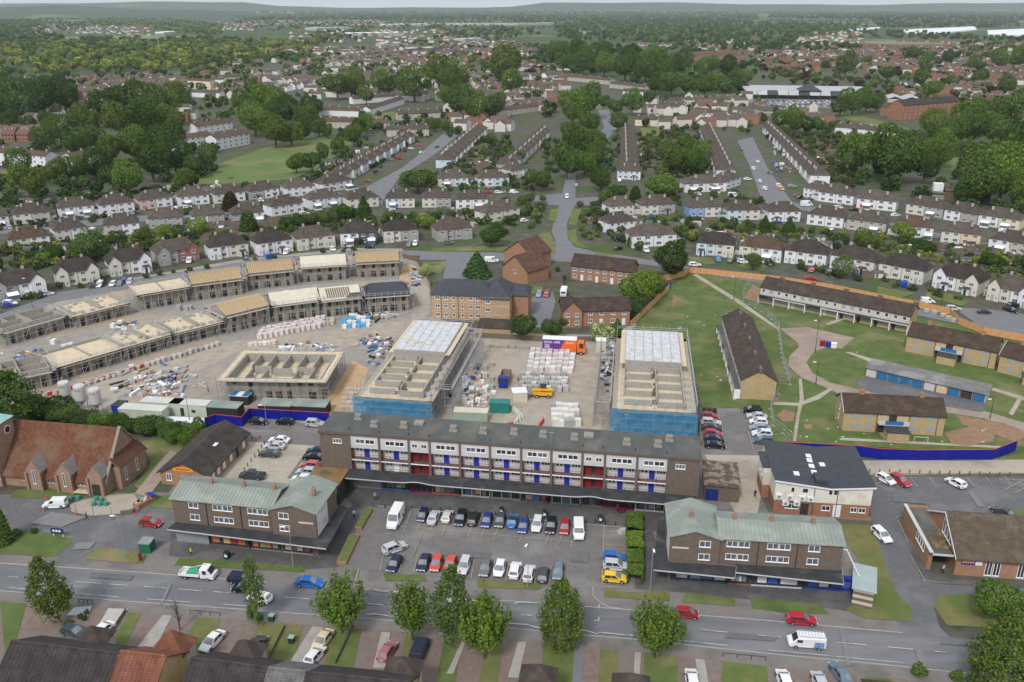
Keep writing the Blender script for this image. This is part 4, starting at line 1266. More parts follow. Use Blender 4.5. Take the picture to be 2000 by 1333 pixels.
MB().slab([(-.2,-.35,2.45),(ln + .2,-.35,2.45),(ln + .2,5.9,2.9),(-.2,5.9,2.9)],.14).build("roof", mat("grey_garage_roof", (.13,.125,.125),(.19,.185,.18),.6,.9,(.24,.235,.235),.2), gr)
n = 10
for i in range(n):
 x = ln * i / n
 c = {0: "panel", 5: "panel", 6: "timber", 8: "void"}.get(i, "garage")
 dn = MB().box(x + .22,.02,.02, x + ln / n - .22,.1,2.1).build("garage_door", M[c], gr)
 for q in range(4):
  xx = x + .22 + (ln / n - .44) * (q + .5) / 4
  MB().box(xx - .03,.0,.1, xx + .03,.018,2.0).build("door_rib", M[c], dn)
 MB().box(x - .1 if i else x, -.02,0, x + .18,.12,2.25).build("brick_pier", M["brown"], gr)
# fences
def fence_run(name, label, cat, pix, h, pitch, panm, postm, cap=None, th=.06, z=.05):
 P = [G(*p) for p in pix]
 root = thing(name, label, cat, P[0])
 o = P[0]
 for a, b in zip(P, P[1:]):
  d = b - a
  n = max(1, round(d.length / pitch))
  rz = math.atan2(d.y, d.x)
  w_ = d.length / n
  key = (name, round(w_, 2), h)
  if key not in _wcache:
   _wcache[key] = (MB().box(.04,-th / 2, z, w_ - .04, th / 2, h).mesh("fence_panel", panm), MB().box(-.06,-.07,0,.06,.07, h + .08).mesh("post", postm))
  for i in range(n):
   p = a.lerp(b, i / n) - o
   obj("fence_panel", _wcache[key][0], root, p, rz)
   obj("post", _wcache[key][1], root, p, rz)
  if cap:
   MB().box(0,-th / 2 - .03, h + .002, d.length, th / 2 + .03, h + .1).build("capping", cap, root, a - o, rz)
 return root
fence_run("timber_fence", "long orange timber fence curving round the back of the derelict white terrace", "fence", [(1345,533),(1480,547),(1530,553),(1620,567),(1803,604),(1854,615),(1872,634),(1920,653),(2000,668),(2080,684)],2.1,2.4, M["fence"], M["timber"])
fence_run("timber_fence", "orange timber fence slanting from the right tower block up past the bushes", "fence", [(1232,640),(1308,566)],2.1,2.4, M["fence"], M["timber"])
fence_run("timber_fence", "short orange timber fence below the big dark tree", "fence", [(1283,553),(1335,541),(1345,533)],2.1,2.4, M["fence"], M["timber"])
redcap = mat("red_capping", (.42,.05,.06),(.5,.08,.08))
fence_run("hoarding", "plain blue hoarding with a red capping across the foot of the cleared estate", "hoarding", [(1530,884),(1667,891),(1677,892),(1715,897),(1795,900),(1937,899),(1983,881)],2.4,3.2, M["hoard"], M["hoard"], redcap)
fence_run("hoarding", "plain blue hoarding with a red capping behind the rear car park", "hoarding", [(402,836),(422,829),(474,834),(489,817),(645,826)],2.4,3.2, M["hoard"], M["hoard"], redcap)
fence_run("hoarding", "dark blue hoarding closing the gap beside the orange fence and bushes", "hoarding", [(1284,570),(1310,566)],2.2,3, M["hoard"], M["hoard"])
fence_run("timber_fence", "weathered brown fence at the top corner of the building site", "fence", [(690,505),(700,502),(785,504),(815,512),(842,560)],1.8,2, M["oldfence"], M["oldfence"])
fence_run("timber_fence", "old brown fence behind the stone pallets below the buff flats", "fence", [(930,660),(1060,668),(1180,668)],1.6,2, M["oldfence"], M["oldfence"])
fence_run("timber_fence", "dark fence round the small gardens in front of the gabled brick houses", "fence", [(1040,540),(1100,545),(1100,562),(1046,560)],1.5,2, M["oldfence"], M["oldfence"])
fence_run("brown_fence", "narrow brown screen between the right tower block and the residents cars", "fence", [(1366,870),(1363,800),(1358,760)],2.2,2.4, M["oldfence"], M["oldfence"])
def mesh_fence(label, pix):
 P = [G(*p) for p in pix]
 root = thing("mesh_fence", label, "fence", P[0])
 o = P[0]
 for a, b in zip(P, P[1:]):
  d = b - a
  n = max(1, round(d.length / 3.5))
  rz = math.atan2(d.y, d.x)
  w_ = d.length / n
  key = ("mesh", round(w_, 1))
  if key not in _wcache:
   m_ = MB()
   for z in (.15,1.1,2.0):
    m_.tube((.03,0, z),(w_ - .03,0, z),.035,4)
   for x in (.03, w_ - .03):
    m_.tube((x, 0,0),(x, 0,2.05),.045,4)
   k = 12
   for q in range(1, k):
    x = w_ * q / k
    m_.tube((x, 0,.15),(x, 0,2.0),.012,3)
   m_.box(-.3,-.35,0,.3,.35,.14)
   _wcache[key] = m_.mesh("mesh_panel", M["steel"])
  for i in range(n):
   obj("mesh_panel", _wcache[key], root, a.lerp(b, i / n) - o, rz)
mesh_fence("grey mesh site fence winding down past the end of the brown roofed terrace", [(1455,582),(1451,572),(1462,558),(1478,552)])
mesh_fence("long grey mesh site fence beside the path from the white terrace to the track", [(1451,588),(1500,618),(1520,640),(1527,700),(1543,752),(1521,750)])
mesh_fence("grey mesh site fence curving past the residents cars to the club", [(1520,770),(1504,800),(1510,832),(1548,864)])

# ---- tower blocks under construction
def scaffold(label, W, D, H, o, a, ox=1.3, step=2.4, lifts=(2.0,4.0), top=1.1, decks=True, sides="flbr", group="scaffolds round the unfinished houses"):
 t = thing("scaffold", label, "scaffold", o, a, group)
 p, r_, k = MB(), MB(), MB()
 runs = []
 if "f" in sides:
  runs.append(((-ox, -ox),(W + ox, -ox)))
 if "r" in sides:
  runs.append(((W + ox, -ox),(W + ox, D + ox)))
 if "b" in sides:
  runs.append(((W + ox, D + ox),(-ox, D + ox)))
 if "l" in sides:
  runs.append(((-ox, D + ox),(-ox, -ox)))
 for (x0, y0),(x1, y1) in runs:
  ln = math.hypot(x1 - x0, y1 - y0)
  n = max(1, round(ln / step))
  ux, uy = (x1 - x0) / ln, (y1 - y0) / ln
  nx, ny = -uy, ux
  for i in range(n + 1):
   x, y = x0 + (x1 - x0) * i / n, y0 + (y1 - y0) * i / n
   p.tube((x, y, 0),(x, y, H + top + random.uniform(-.1,.5)),.05,3)
   xi, yi = x + nx * (ox - .35), y + ny * (ox - .35)
   if 0 < i < n:
    p.tube((xi, yi, 0),(xi, yi, H + .3),.045,3)
   for z in lifts:
    p.tube((x, y, z),(xi, yi, z),.035,3)
  for z in list(lifts) + [H + .5, H + 1.0]:
   r_.tube((x0, y0, z),(x1, y1, z),.05,3)
  for i in range(0, n - 1,3):
   xa, ya = x0 + (x1 - x0) * i / n, y0 + (y1 - y0) * i / n
   xb, yb = x0 + (x1 - x0) * (i + 1) / n, y0 + (y1 - y0) * (i + 1) / n
   r_.tube((xa, ya, .1),(xb, yb, lifts[-1]),.035,3)
  if decks:
   for z in lifts[-1:]:
    pts = [(x0, y0),(x1, y1),(x1 + nx * (ox - .3), y1 + ny * (ox - .3)),(x0 + nx * (ox - .3), y0 + ny * (ox - .3))]
    k.prism(pts, z + .04, z + .09)
 po = p.build("scaffold_poles", M["scaff"], t)
 po["kind"] = "stuff"
 ra = r_.build("guard_rails", M["scaff"], t)
 ra["kind"] = "stuff"
 if decks:
  k.build("scaffold_deck", mat("scaffold_boards", (.34,.29,.22),(.45,.39,.30),.8,.9), t)
 return t
def tower(label, o, a, W, D, split, netl, wall_rows, right_rows):  # noqa
 t = thing("unfinished_block", label, "construction", o, a)
 zs, zr = 5.6,8.3
 MB().box(0,0,0, W, D, zs - .05).build("wall", M["blockwork"], t)
 MB().box(-.9,-.9, zs - .04, W + .9, D + .9, zs).build("floor_deck", M["ply"], t)
 MB().box(.3, split, zs, W - .3, D - .2, zr - .05).build("upper_wall", M["blockwork"], t)
 nb = 9
 for i in range(nb):
  for j in range(6):
   x0 = .4 + (W - .8) * j / 6
   y0 = split + .3 + (D - split - .6) * i / nb
   zq = zr + random.uniform(0,.05)
   MB().box(x0, y0, zr - .05, x0 + (W - .8) / 6 - .12, y0 + (D - split - .6) / nb - .10, zq + .02).build("roof_board", M["insul"], t)
 MB().box(-.85, split - .5, zr - .6,.3, D + .8, zr - .5).box(W - .3, split - .5, zr - .6, W + .85, D + .8, zr - .5).build("roof_walkway", M["ply"], t)
 th = .28
 hgt = 1.4
 mb = MB()
 for i in range(wall_rows + 1):
  y = 1.6 + (split - 2.0) * i / wall_rows
  mb.box(.5, y, zs, W * .47, y + th, zs + hgt)
 for i in range(right_rows + 1):
  y = 1.0 + (split - 1.6) * i / right_rows
  mb.box(W * .55, y, zs, W - .4, y + th, zs + hgt)
 mb.box(W - .7,.6, zs, W - .4, split, zs + 1.9)
 mb.box(W * .53,3, zs, W * .55, split, zs + hgt)
 mb.box(.3, split * .3, zs, .5, split, zs + 1.1)
 mb.build("room_walls", M["blockwork"], t)
 mb = MB()
 for k in range(14):
  y = 2 + (split - 3) * random.random()
  x = W * .48 + random.uniform(-.6,.6)
  mb.box(x, y, zs + .02, x + random.uniform(.4,1.4), y + random.uniform(.2,.9), zs + random.uniform(.2,.8))
 tag(mb.build("loose_timber", M["oldfence"], t), kind="stuff")
 pk = MB().box(0,0,0,1.1,.9,.8).mesh("block_pallet", M["concrete"])
 for k in range(5):
  obj("parapet_stack", pk, t, (W - .1,1.5 + k * split * .18, zs))
 ma = MB()
 for k in range(10):
  x = random.uniform(1, W - 2)
  y = split + random.uniform(1,8)
  ma.box(x, y, zr + .08, x + random.uniform(.3,1.2), y + random.uniform(.2,.8), zr + random.uniform(.15,.5))
 tag(ma.build("roof_materials", M["ply"], t), kind="stuff")
 for x in (W * .2, W * .5, W * .78):
  window(t, x, 3.2,1.3,1.4,2,0, glass="darkglass")
 return t
oL = G(714,774,5.6)
oL.z = 0
TL = tower("left unfinished apartment block with white roof boards and open blockwork rooms", oL, R(-8.9),13.6,44,22,0,5,4)
oR = G(1214,797,5.6)
oR.z = 0
TR = tower("right unfinished apartment block with white roof boards behind the maisonettes", oR, R(-7.8),14,42.5,21,0,4,4)
scaffold("grey scaffold wrapped round the left unfinished apartment block", 13.6,44,7.4, oL, R(-8.9),2.0,2.4,(2.0,4.0,5.5),1.2, group="scaffolds on the apartment blocks")
scaffold("grey scaffold with tall poles round the right unfinished apartment block", 14,42.5,7.4, oR, R(-7.8),2.0,2.4,(2.0,4.0,5.5),1.8, group="scaffolds on the apartment blocks")
def netting(label, o, a, W, D, side):
 t = thing("debris_netting", label, "netting", o, a)
 nx = 14
 mb = MB()
 x0, x1, y = -2.3, W + 2.3,-2.35
 for i in range(nx):
  xa, xb = x0 + (x1 - x0) * i / nx, x0 + (x1 - x0) * (i + 1) / nx
  wob = lambda k: .18 * math.sin(k * 2.1) - .1
  za, zb = 6.3 + .25 * math.sin(i * 1.7),6.3 + .25 * math.sin((i + 1) * 1.7)
  for z0, z1, q in ((0.3,2.0,0),(2.0,4.0,1),(4.0, None, 2)):
   mb.poly([(xa, y + wob(i + q) * .6, z0),(xb, y + wob(i + 1 + q) * .6, z0),(xb, y + wob(i + 2 + q) * .5, z1 or zb),(xa, y + wob(i + 1 + q) * .5, z1 or za)])
 mb.build("front_net", M["netting"], t)
 mb = MB()
 xs = x1 if side > 0 else x0
 m_ = 12
 for i in range(m_):
  ya, yb = y + 27.0 * i / m_, y + 27.0 * (i + 1) / m_
  h = 6.4 if side > 0 else max(2.5,6.3 - .4 * i)
  if side < 0 and i > 4:
   break
  q = [(xs + .1 * math.sin(i), ya, 1.0),(xs + .1 * math.sin(i + 1), yb, 1.0),(xs + .1, yb, h),(xs + .1, ya, h)]
  mb.poly(q)
 mb.build("side_net", M["netting"], t)
 for z in (1.9,3.9,5.6):
  MB().box(x0 + .2,-2.0, z, x1 - .2,-.7, z + .12).build("lift_deck", M["oldfence"], t)
 mb = MB().box(-.06,-.2,2.9, W + .06,-.02,5.2)
 mb.build("wrapped_wall", mat("blue_membrane", (.10,.24,.45),(.16,.32,.54),.6,.7), t)
 for k in range(4):
  MB().box(W * (.16 + k * .24),-.26,4.5, W * (.16 + k * .24) + .9,-.21,5.0).build("white_label", M["white"], t)
netting("blue debris netting across the front of the left unfinished apartment block", oL, R(-8.9),13.6,44,-1)
netting("blue debris netting across the front of the right unfinished apartment block", oR, R(-7.8),14,42.5,1)
for lab, oo, aa, x, y, ln_ in (("dense grey access scaffold on the right side of the left unfinished block", oL, R(-8.9),15.6,6,36),("dense grey access scaffold on the left side of the right unfinished block", oR, R(-7.8),-5.4,2,36)):
 q = Matrix.Rotation(aa, 4, 'Z') @ Vector((x, y, 0)) + oo
 scaffold(lab, 2.4, ln_, 6.2, q, aa, .6,1.5,(2.0,4.0,6.0),1.6, group="scaffolds on the apartment blocks")
o, a, W = frame2(G(446,780), G(630,783))
lowb = thing("unfinished_block", "low unfinished block of grey blockwork with open rooms beside the green cabins", "construction", o, a)
D3 = 15.5
MB().box(0,0,0, W, D3,3.3).build("wall", M["siteblock"], lowb)
MB().box(.25,.25,3.3, W - .25, D3 - .25,3.36).build("floor_deck", M["ply"], lowb)
mb = MB()
mb.box(0,0,3.37, W, .3,5.5).box(0, D3 - .3,3.37, W, D3,5.5).box(0,.31,3.37,.3, D3 - .31,5.5).box(W - .3,.31,3.37, W, D3 - .31,5.5)
for i in range(1,6):
 x = W * i / 6
 mb.box(x - .14, D3 * .5,3.37, x + .14, D3 - .31,5.45)
for i in (1,2,4,5):
 x = W * (i / 6 + .03)
 mb.box(x - .14,.31,3.37, x + .14, D3 * .40,5.4)
mb.box(W * .2, D3 * .49,3.37, W * .38, D3 * .51,5.4).box(W * .42, D3 * .40,3.37, W * .62, D3 * .42,5.4).box(W * .66, D3 * .46,3.37, W * .86, D3 * .48,5.4)
mb.build("room_walls", M["blockwork"], lowb)
for x, z, w_, h_ in ((1.6,3.9,1,1.1),(5.2,3.2,1.1,1.6),(5.2,.9,1.1,1.6),(9.3,0,1.4,2.2),(11.6,0,1.5,2.2),(14.2,0,1.2,2.3),(14.0,3.4,1.1,1.3),(17.0,3.9,1.1,1.2),(19.6,3.9,1.1,1.2),(19.4,0,1.8,2.2)):
 MB().box(x, -.03, z, x + w_, .02, z + h_).build("opening", M["void"], lowb)
scaffold("grey scaffold round the low unfinished block", W, D3,5.3, o, a, 1.7,2.3,(2.0,4.0,5.3),1.3, group="scaffolds on the apartment blocks")
dk = MB()
dk.box(-1.7,-1.7,5.45, W + 1.7,-.2,5.5).box(-1.7, D3 + .2,5.45, W + 1.7, D3 + 1.9,5.5).box(-1.7,-.19,5.45,-.2, D3 + .19,5.5).box(W + .2,-.19,5.45, W + 1.7, D3 + .19,5.5)
tag(dk.build("walkway_deck", M["ply"], None, o, a), "pale plywood walkway round the top of the low unfinished block", "walkway")

# ---- unfinished houses in two curving rows
def site_house(pl, pr, roof, label, depth=9.0, ze=5.5, dk=3.9):
 o, a, W = frame2(G(*pl), G(*pr))
 t = thing("unfinished_house", label, "house", o, a, "houses under construction on the site")
 if roof == "open":
  ze2 = ze - 1.5
  MB().box(0,0,0, W, depth, 2.7).build("wall", M["siteblock"], t)
  MB().box(.2,.2,2.7, W - .2, depth - .2,2.74).build("floor_deck", M["ply"], t)
  mb = MB().box(0,0,2.75, W, .25, ze2 + .9).box(0, depth - .25,2.75, W, depth, ze2 + .9).box(0,.26,2.75,.25, depth - .26, ze2 + .9).box(W - .25,.26,2.75, W, depth - .26, ze2 + .9)
  mb.box(W / 2 - .12,.26,2.75, W / 2 + .12, depth - .26, ze2 + 1.2).box(W * .25, depth * .55,2.75, W * .25 + .2, depth - .26, ze2 + .8).box(.26, depth * .52,2.75, W * .45, depth * .52 + .2, ze2 + .8).box(W * .55, depth * .45,2.75, W - .26, depth * .45 + .2, ze2 + .8)
  mb.build("room_walls", M["blockwork"], t)
  top = 4.3
 elif roof == "deck":
  MB().box(0,0,0, W, depth, dk - .1).build("wall", M["siteblock"], t)
  MB().box(-1.0,-1.0, dk - .09, W + 1.0, depth + 1.0, dk).build("floor_deck", M["ply"], t)
  bd = MB().box(0,0,0, W * .47, depth * .9,.05).mesh("deck_board", M["ply"])
  for k in range(2):
   obj("deck_board", bd, t, (W * .02 + k * W * .5,.4, dk + .003))
  wl = MB().box(.0, depth - .25, dk + .01, W, depth, dk + .7).box(W / 2 - .12,.1, dk + .06, W / 2 + .12, depth - .3, dk + .5)
  wl.build("party_wall", M["blockwork"], t)
  top = dk
 elif roof == "cluttered":
  MB().box(0,0,0, W, depth, dk - .1).build("wall", M["siteblock"], t)
  MB().box(-1.0,-1.0, dk - .09, W + 1.0, depth + 1.0, dk - .01).build("floor_deck", M["ply"], t)
  mb = MB()
  for k in range(46):
   x, y = random.uniform(-.5, W), random.choice([random.uniform(-.6, depth), random.uniform(-.6,1), random.uniform(depth - 1, depth + .5)])
   mb.box(x, y, dk, x + random.uniform(.3,1.0), y + random.uniform(.3,.8), dk + random.uniform(.15,.9))
  tag(mb.build("stacked_blocks", M["concrete"], t), kind="stuff")
  MB().box(W / 2 - .12,0, dk, W / 2 + .12, depth, dk + 1.5).box(-.02,0, dk, .2, depth, dk + .8).box(W - .2,0, dk, W + .02, depth, dk + .8).build("party_wall", M["blockwork"], t)
  top = dk + .1
 else:
  MB().box(0,0,0, W, depth, ze).build("wall", M["siteblock"], t)
  zr = ze + 2.2
  rf = MB()
  m_ = {"timber": "ply", "membrane": "membrane", "batten": "membrane", "slate": "slate"}[roof]
  gable_walls(rf, 0, W, .01, depth - .01, ze - .3, ze, zr, 'x')
  rf.build("gable", M["blockwork"], t)
  rf = MB()
  if roof == "timber":
   rf.slab([(-.2,-.2, ze + .05),(W + .2,-.2, ze + .05),(W + .2, depth / 2, zr - .2),(-.2, depth / 2, zr - .2)],.05)
   rf.slab([(W + .2, depth + .2, ze + .05),(-.2, depth + .2, ze + .05),(-.2, depth / 2, zr - .197),(W + .2, depth / 2, zr - .197)],.05)
   rf.build("roof_underlay", mat("dim_timber", (.36,.25,.13),(.44,.31,.17),1.2), t)
   nr = 22
   sl = math.atan2(zr - ze, depth / 2)
   ln = math.hypot(depth / 2 + .4,(zr - ze))
   rm = _wcache.setdefault(("raft", round(ln, 1)), MB().box(-.07,0,0,.07, ln, .2).mesh("rafter", M["timber"]))
   for i in range(nr + 1):
    x = W * i / nr
    for s in (0,1):
     r_ = obj("rafter", rm, t, (x, -.35 if s == 0 else depth + .35, ze - .05))
     r_.rotation_euler = (sl, 0,0) if s == 0 else (sl, 0, math.pi)
   MB().box(W / 2 - .2,0, ze, W / 2 + .2, depth, ze + .5).build("party_wall", M["blockwork"], t)
  else:
   if roof == "slate":
    hip_roof(rf, 0, W, 0, depth, ze, zr + .2,.35, inset=1.6)
   else:
    gable_roof(rf, 0, W, 0, depth, ze, zr, .35)
   rf.build("roof", M[m_], t)
   if roof == "batten":
    sl = math.atan2(zr - ze, depth / 2)
    for k in range(11):
     r_ = MB().box(0,0,0,.35, depth / 2 * .86,.12).build("tile_stack", M["brown"], t, (W * .14 + k * W * .058,.35, ze + .16))
     r_.rotation_euler = (sl, 0,0)
    MB().poly([(W * .62,-.35, ze + .05),(W + .3,-.35, ze + .05),(W + .3, depth * .34, ze + 1.32),(W * .86, depth * .3, ze + 1.2)]).build("slated_corner", M["slate"], t)
  top = ze
  for x in (.14,.36,.60,.82):
   MB().box(W * x, -.03,3.2, W * x + 1.1,.02,4.5).build("window_opening", M["void"], t)
 for x, w_, h_, z in ((.10,1.0,2.1,0),(.32,1.9,1.9,.2),(.55,1.9,1.9,.2),(.82,1.0,2.1,0)):
  MB().box(W * x, -.03, z, W * x + w_, .02, z + h_).build("opening", M["void"], t)
 return t, o, a, W, depth, top
front = [((-12,778),(104,753), "open", "unfinished blockwork house with open rooms behind the willow at the left edge"),
   ((122,742),(240,706), "deck", "unfinished house topped with a bare plywood floor, second in the front row"),
   ((243,705),(336,677), "cluttered", "unfinished house with stacked blocks on its floor deck, third in the front row"),
   ((343,676),(432,653), "cluttered", "unfinished house with a dividing wall on its deck, fourth in the front row"),
   ((446,652),(528,631), "timber", "unfinished house with bare rafters in the front row of the site"),
   ((536,630),(626,618), "membrane", "unfinished house with a pale felted roof and tile stacks in the front row"),
   ((632,620),(706,612), "batten", "unfinished house with dark stacks of tiles lined up on a pale roof"),
   ((718,612),(800,606), "slate", "unfinished house with a finished grey slate roof at the end of the front row")]
back = [((12,676),(126,643), "open", "unfinished house with open walls nearest the left edge in the back row"),
  ((150,641),(247,616), "cluttered", "unfinished house with a cluttered floor deck, second in the back row"),
  ((278,606),(368,590), "deck", "unfinished house with a plywood deck and centre wall, third in the back row"),
  ((380,588),(475,575), "timber", "unfinished house with bare golden rafters, fourth in the back row"),
  ((490,566),(575,557), "timber", "unfinished house with bare golden rafters, fifth in the back row"),
  ((592,552),(677,546), "membrane", "unfinished house with a smooth pale felted roof in the back row"),
  ((698,543),(780,539), "timber", "unfinished house with bare rafters at the right end of the back row")]
for k, (rowname, rows) in enumerate((("front", front),("back", back))):
 for i, (pl, pr, rtype, lab) in enumerate(rows):
  t, o, a, W, dp, top = site_house(pl, pr, rtype, lab, 10.2 if k == 0 else 10.0,5.5,5.2 if (k, i) == (1,2) else 3.9)
  scaffold(f"grey scaffold round the {nth(i + 1)} house from the left in the {rowname} row", W, dp, top, o, a, 1.3,2.0,(1.9, top - .55),1.2)

# ---- the suburb: semi-detached pairs
WHITE, CREAM, GREYW, BEIGE, PALEB, BRICKW, TEAL, PINK, YEL, PEACH, BLUE = (.72,.72,.74),(.62,.59,.51),(.36,.345,.33),(.45,.41,.36),(.54,.63,.70),(.30,.12,.10),(.075,.12,.155),(.62,.44,.42),(.66,.60,.42),(.68,.50,.33),(.22,.34,.56)
ROOF0, ROOFD, ROOFR, ROOFG = (1.0,1.0,1.0),(.58,.58,.62),(1.2,.95,.82),(1.15,1.12,1.1)
def semi_proto(kind):
 """a pair of houses 15 m wide; the two halves of the wall can be coloured apart"""
 t = thing("semi_detached_house", "prototype", "house")
 W, D = 15.0,8.4
 ze, zr = (5.0,8.2)
 for s, slot in ((-1,0),(1,1)):
  mb = MB()
  xa, xb = (-W / 2,-.003) if s < 0 else (.003, W / 2)
  mb.box(xa, 0,0, xb, D, ze)
  w_ = mb.build("wall", M["render"], t)
  w_["slot"] = slot
  if kind != "plain":
   g = MB()
   x0, x1 = (-W / 2,-W / 2 + 4.2) if s < 0 else (W / 2 - 4.2, W / 2)
   if kind == "gabled":
    gable_walls(g, x0, x1,-1.1,3,0, ze, ze + 2.2, 'y')
   else:
    g.box(x0,-1.1,0, x1,-.003, ze)
   w2 = g.build("wall_wing", M["render"], t)
   w2["slot"] = slot
   r_ = MB()
   if kind == "gabled":
    gable_roof(r_, x0, x1,-1.1,3.6, ze, ze + 2.3,.3, 'y', th=.1, oe=.2)
   else:
    k = (x0 + x1) / 2
    a, b, c, d = (x0 - .3,-1.4, ze - .2),(x1 + .3,-1.4, ze - .2),(x1 + .3,2.6, ze - .1),(x0 - .3,2.6, ze - .1)
    r_.poly([a, b, (k, .9, ze + 2.2)]).poly([b, c, (k, 3.4, ze + 2.2),(k, .9, ze + 2.2)]).poly([d, a, (k, .9, ze + 2.2),(k, 3.4, ze + 2.2)])
   r_.build("wing_roof", M["tile"], t)
 rf = MB()
 if kind == "gabled":
  hip_roof(rf, -W / 2, W / 2,0, D, ze, zr, .4, inset=2.6)
 else:
  hip_roof(rf, -W / 2, W / 2,0, D, ze, zr, .4, inset=4.5)
 rf.build("roof", M["tile"], t)
 cm = MB().box(-.4,-.3,0,.4,.3,1.25).box(-.46,-.36,1.25,.46,.36,1.34).mesh("chimney", M["concrete"])
 if kind == "plain":
  for x in (-3.4,3.4):
   obj("chimney", cm, t, (x, D * .3, zr - 1.2))
 else:
  for x in (-3.2,3.0):
   obj("chimney", cm, t, (x, D * .62, zr - .7))
 yw = -1.1
 for s in (-1,1):
  xw = s * (W / 2 - 2.1)
  f = yw if kind != "plain" else 0
  window(t, xw - .8,3.1,1.6,1.15,3, f, pane=True, glass="darkglass")
  if kind == "plain":
   window(t, xw - .8,.7,1.7,1.3,3,0, glass="darkglass")
  else:
   MB().box(xw - .5, f - .06,0, xw + .45, f - .004,2.1).build("front_door", M["tint"], t, col=(.35,.36,.38))
   window(t, xw - 1.6,.9,.45,.9,1, f, glass="darkglass", sill=False)
   window(t, xw + 1.15,.9,.45,.9,1, f, glass="darkglass", sill=False)
  window(t, s * 1.9 - .8,3.1,1.6,1.15,3,0, glass="darkglass")
  window(t, s * 1.9 - .9,.7,1.8,1.35,3,0, glass="darkglass")
  window(t, s * (W / 2) if s > 0 else -W / 2,3.1,.8,1.0,1,4 if s < 0 else 3, rz=s * math.pi / 2, sill=False)
  for z in (5.0,):
   pass
 MB().tube((0,-.07,.1),(0,-.07,4.9),.06,4).build("drainpipe", M["black"], t)
 index_children(t)
 return t
PROTO = {k: semi_proto(k) for k in ("plain", "winged", "gabled")}
used_proto = set()
CN = {WHITE: "white", CREAM: "cream", GREYW: "grey", BEIGE: "beige", PALEB: "pale blue", BRICKW: "red brick", TEAL: "dark teal", PINK: "pink", YEL: "pale yellow", PEACH: "peach", BLUE: "blue"}
def semi(kind, pl, pr, cl, cr, roof, row, where, flip=False):
 P0, P1 = G(*pl), G(*pr)
 mid_ = (P0 + P1) / 2
 d = P1 - P0
 rz = math.atan2(d.y, d.x)
 sc = d.length / 15.0
 k_ = random.uniform(.82,1.2)
 roof = tuple(c * k_ for c in roof)
 walls = CN[cl] if cl == cr else f"{CN[cl]} and {CN[cr]}"
 lab = f"{walls} house pair, {where}"
 r = dup(PROTO[kind], mid_, rz, lab, row, {"wall": [cl, cr], "wall_wing": [cl, cr], "roof": roof, "wing_roof": roof}, (sc, 1.0,1.0))
 for s_ in (-1,1):
  if random.random() < .5:
   m_ = ADDON[random.randrange(3)]
   c_ = cl if s_ < 0 else cr
   obj("porch" if m_ is ADDON[0] else "extension", m_, r, (s_ * random.uniform(2.2,5.4) - 1.2,-1.3 if kind == "plain" else -1.2,0) if m_ is not ADDON[2] else (7.5 if s_ > 0 else -10.1, random.uniform(.5,3),0),0, c_)
 DRIVES.append((mid_ + Vector((math.cos(rz), math.sin(rz),0)) * d.length * random.choice((-.3,.3)) + Vector((math.sin(rz),-math.cos(rz),0)) * random.uniform(5.5,8), rz, where))
 return r
DRIVES = []
ADDON = [MB().box(0,-.9,0,2.2,-.01,2.2,0).slab([(-.2,-1.1,2.3),(2.4,-1.1,2.3),(2.4,0,2.7),(-.2,0,2.7)],.1,1).box(.5,-.95,0,1.4,-.905,2.0,2).mesh("porch", [M["render"], M["slate"], M["darkglass"]]),
   MB().box(0,-2.2,0,3.0,-.01,.7,0).box(.05,-2.15,.7,2.95,-.01,2.1,2).slab([(-.1,-2.3,2.15),(3.1,-2.3,2.15),(3.1,0,2.8),(-.1,0,2.8)],.08,1).mesh("extension", [M["render"], M["pvc"], M["glass"]]),
   MB().box(0,0,0,2.6,4.5,2.5,0).slab([(-.1,-.1,2.6),(2.7,-.1,2.6),(2.7,4.6,2.8),(-.1,4.6,2.8)],.12,1).box(.3,-.04,0,2.3,-.005,2.1,2).mesh("extension", [M["render"], M["felt"], M["panel"]])]
rowA = "pairs of houses behind the unfinished houses"
A = [((-14,592),(92,573), GREYW, WHITE, ROOFD, "gabled"),((113,562),(196,550), CREAM, CREAM, ROOFD, "gabled"),((216,541),(297,529), CREAM, WHITE, ROOFD, "gabled"),((311,520),(389,507), GREYW, BRICKW, ROOF0, "gabled"),((411,508),(485,498), WHITE, CREAM, ROOFD, "winged"),((505,500),(571,490), WHITE, WHITE, ROOFD, "winged"),((582,490),(654,481), CREAM, CREAM, ROOF0, "winged"),((666,479),(737,476), WHITE, TEAL, ROOFD, "winged"),((750,474),(817,470), CREAM, GREYW, ROOFD, "winged"),((854,472),(921,466), GREYW, GREYW, ROOF0, "winged")]
for i, (pl, pr, a_, b_, rf, kd) in enumerate(A):
 semi(kd, pl, pr, a_, b_, rf, rowA, f"{nth(i + 1)} from left in the row behind the building site")
rowB = "pairs of houses seen from their back gardens"
B = [((20,492),(100,482), CREAM, WHITE, ROOFR),((110,473),(172,464), CREAM, WHITE, ROOF0),((205,462),(274,456), BEIGE, WHITE, ROOF0),((292,448),(358,444), GREYW, GREYW, ROOF0),((377,444),(440,438), WHITE, GREYW, ROOF0),((455,440),(517,434), GREYW, WHITE, ROOF0),((532,424),(593,414), WHITE, WHITE, ROOF0),((606,410),(667,402), WHITE, PALEB, ROOF0),((681,409),(740,403), CREAM, CREAM, ROOF0),((754,407),(810,406), PALEB, CREAM, ROOF0),((825,406),(881,405), CREAM, GREYW, ROOF0),((891,409),(953,408), WHITE, WHITE, ROOF0)]
for i, (pl, pr, a_, b_, rf) in enumerate(B):
 semi("plain", pl, pr, a_, b_, rf, rowB, f"{nth(i + 1)} from left in the second row behind the site")
rowC = "pairs of houses on the far side of the first street"
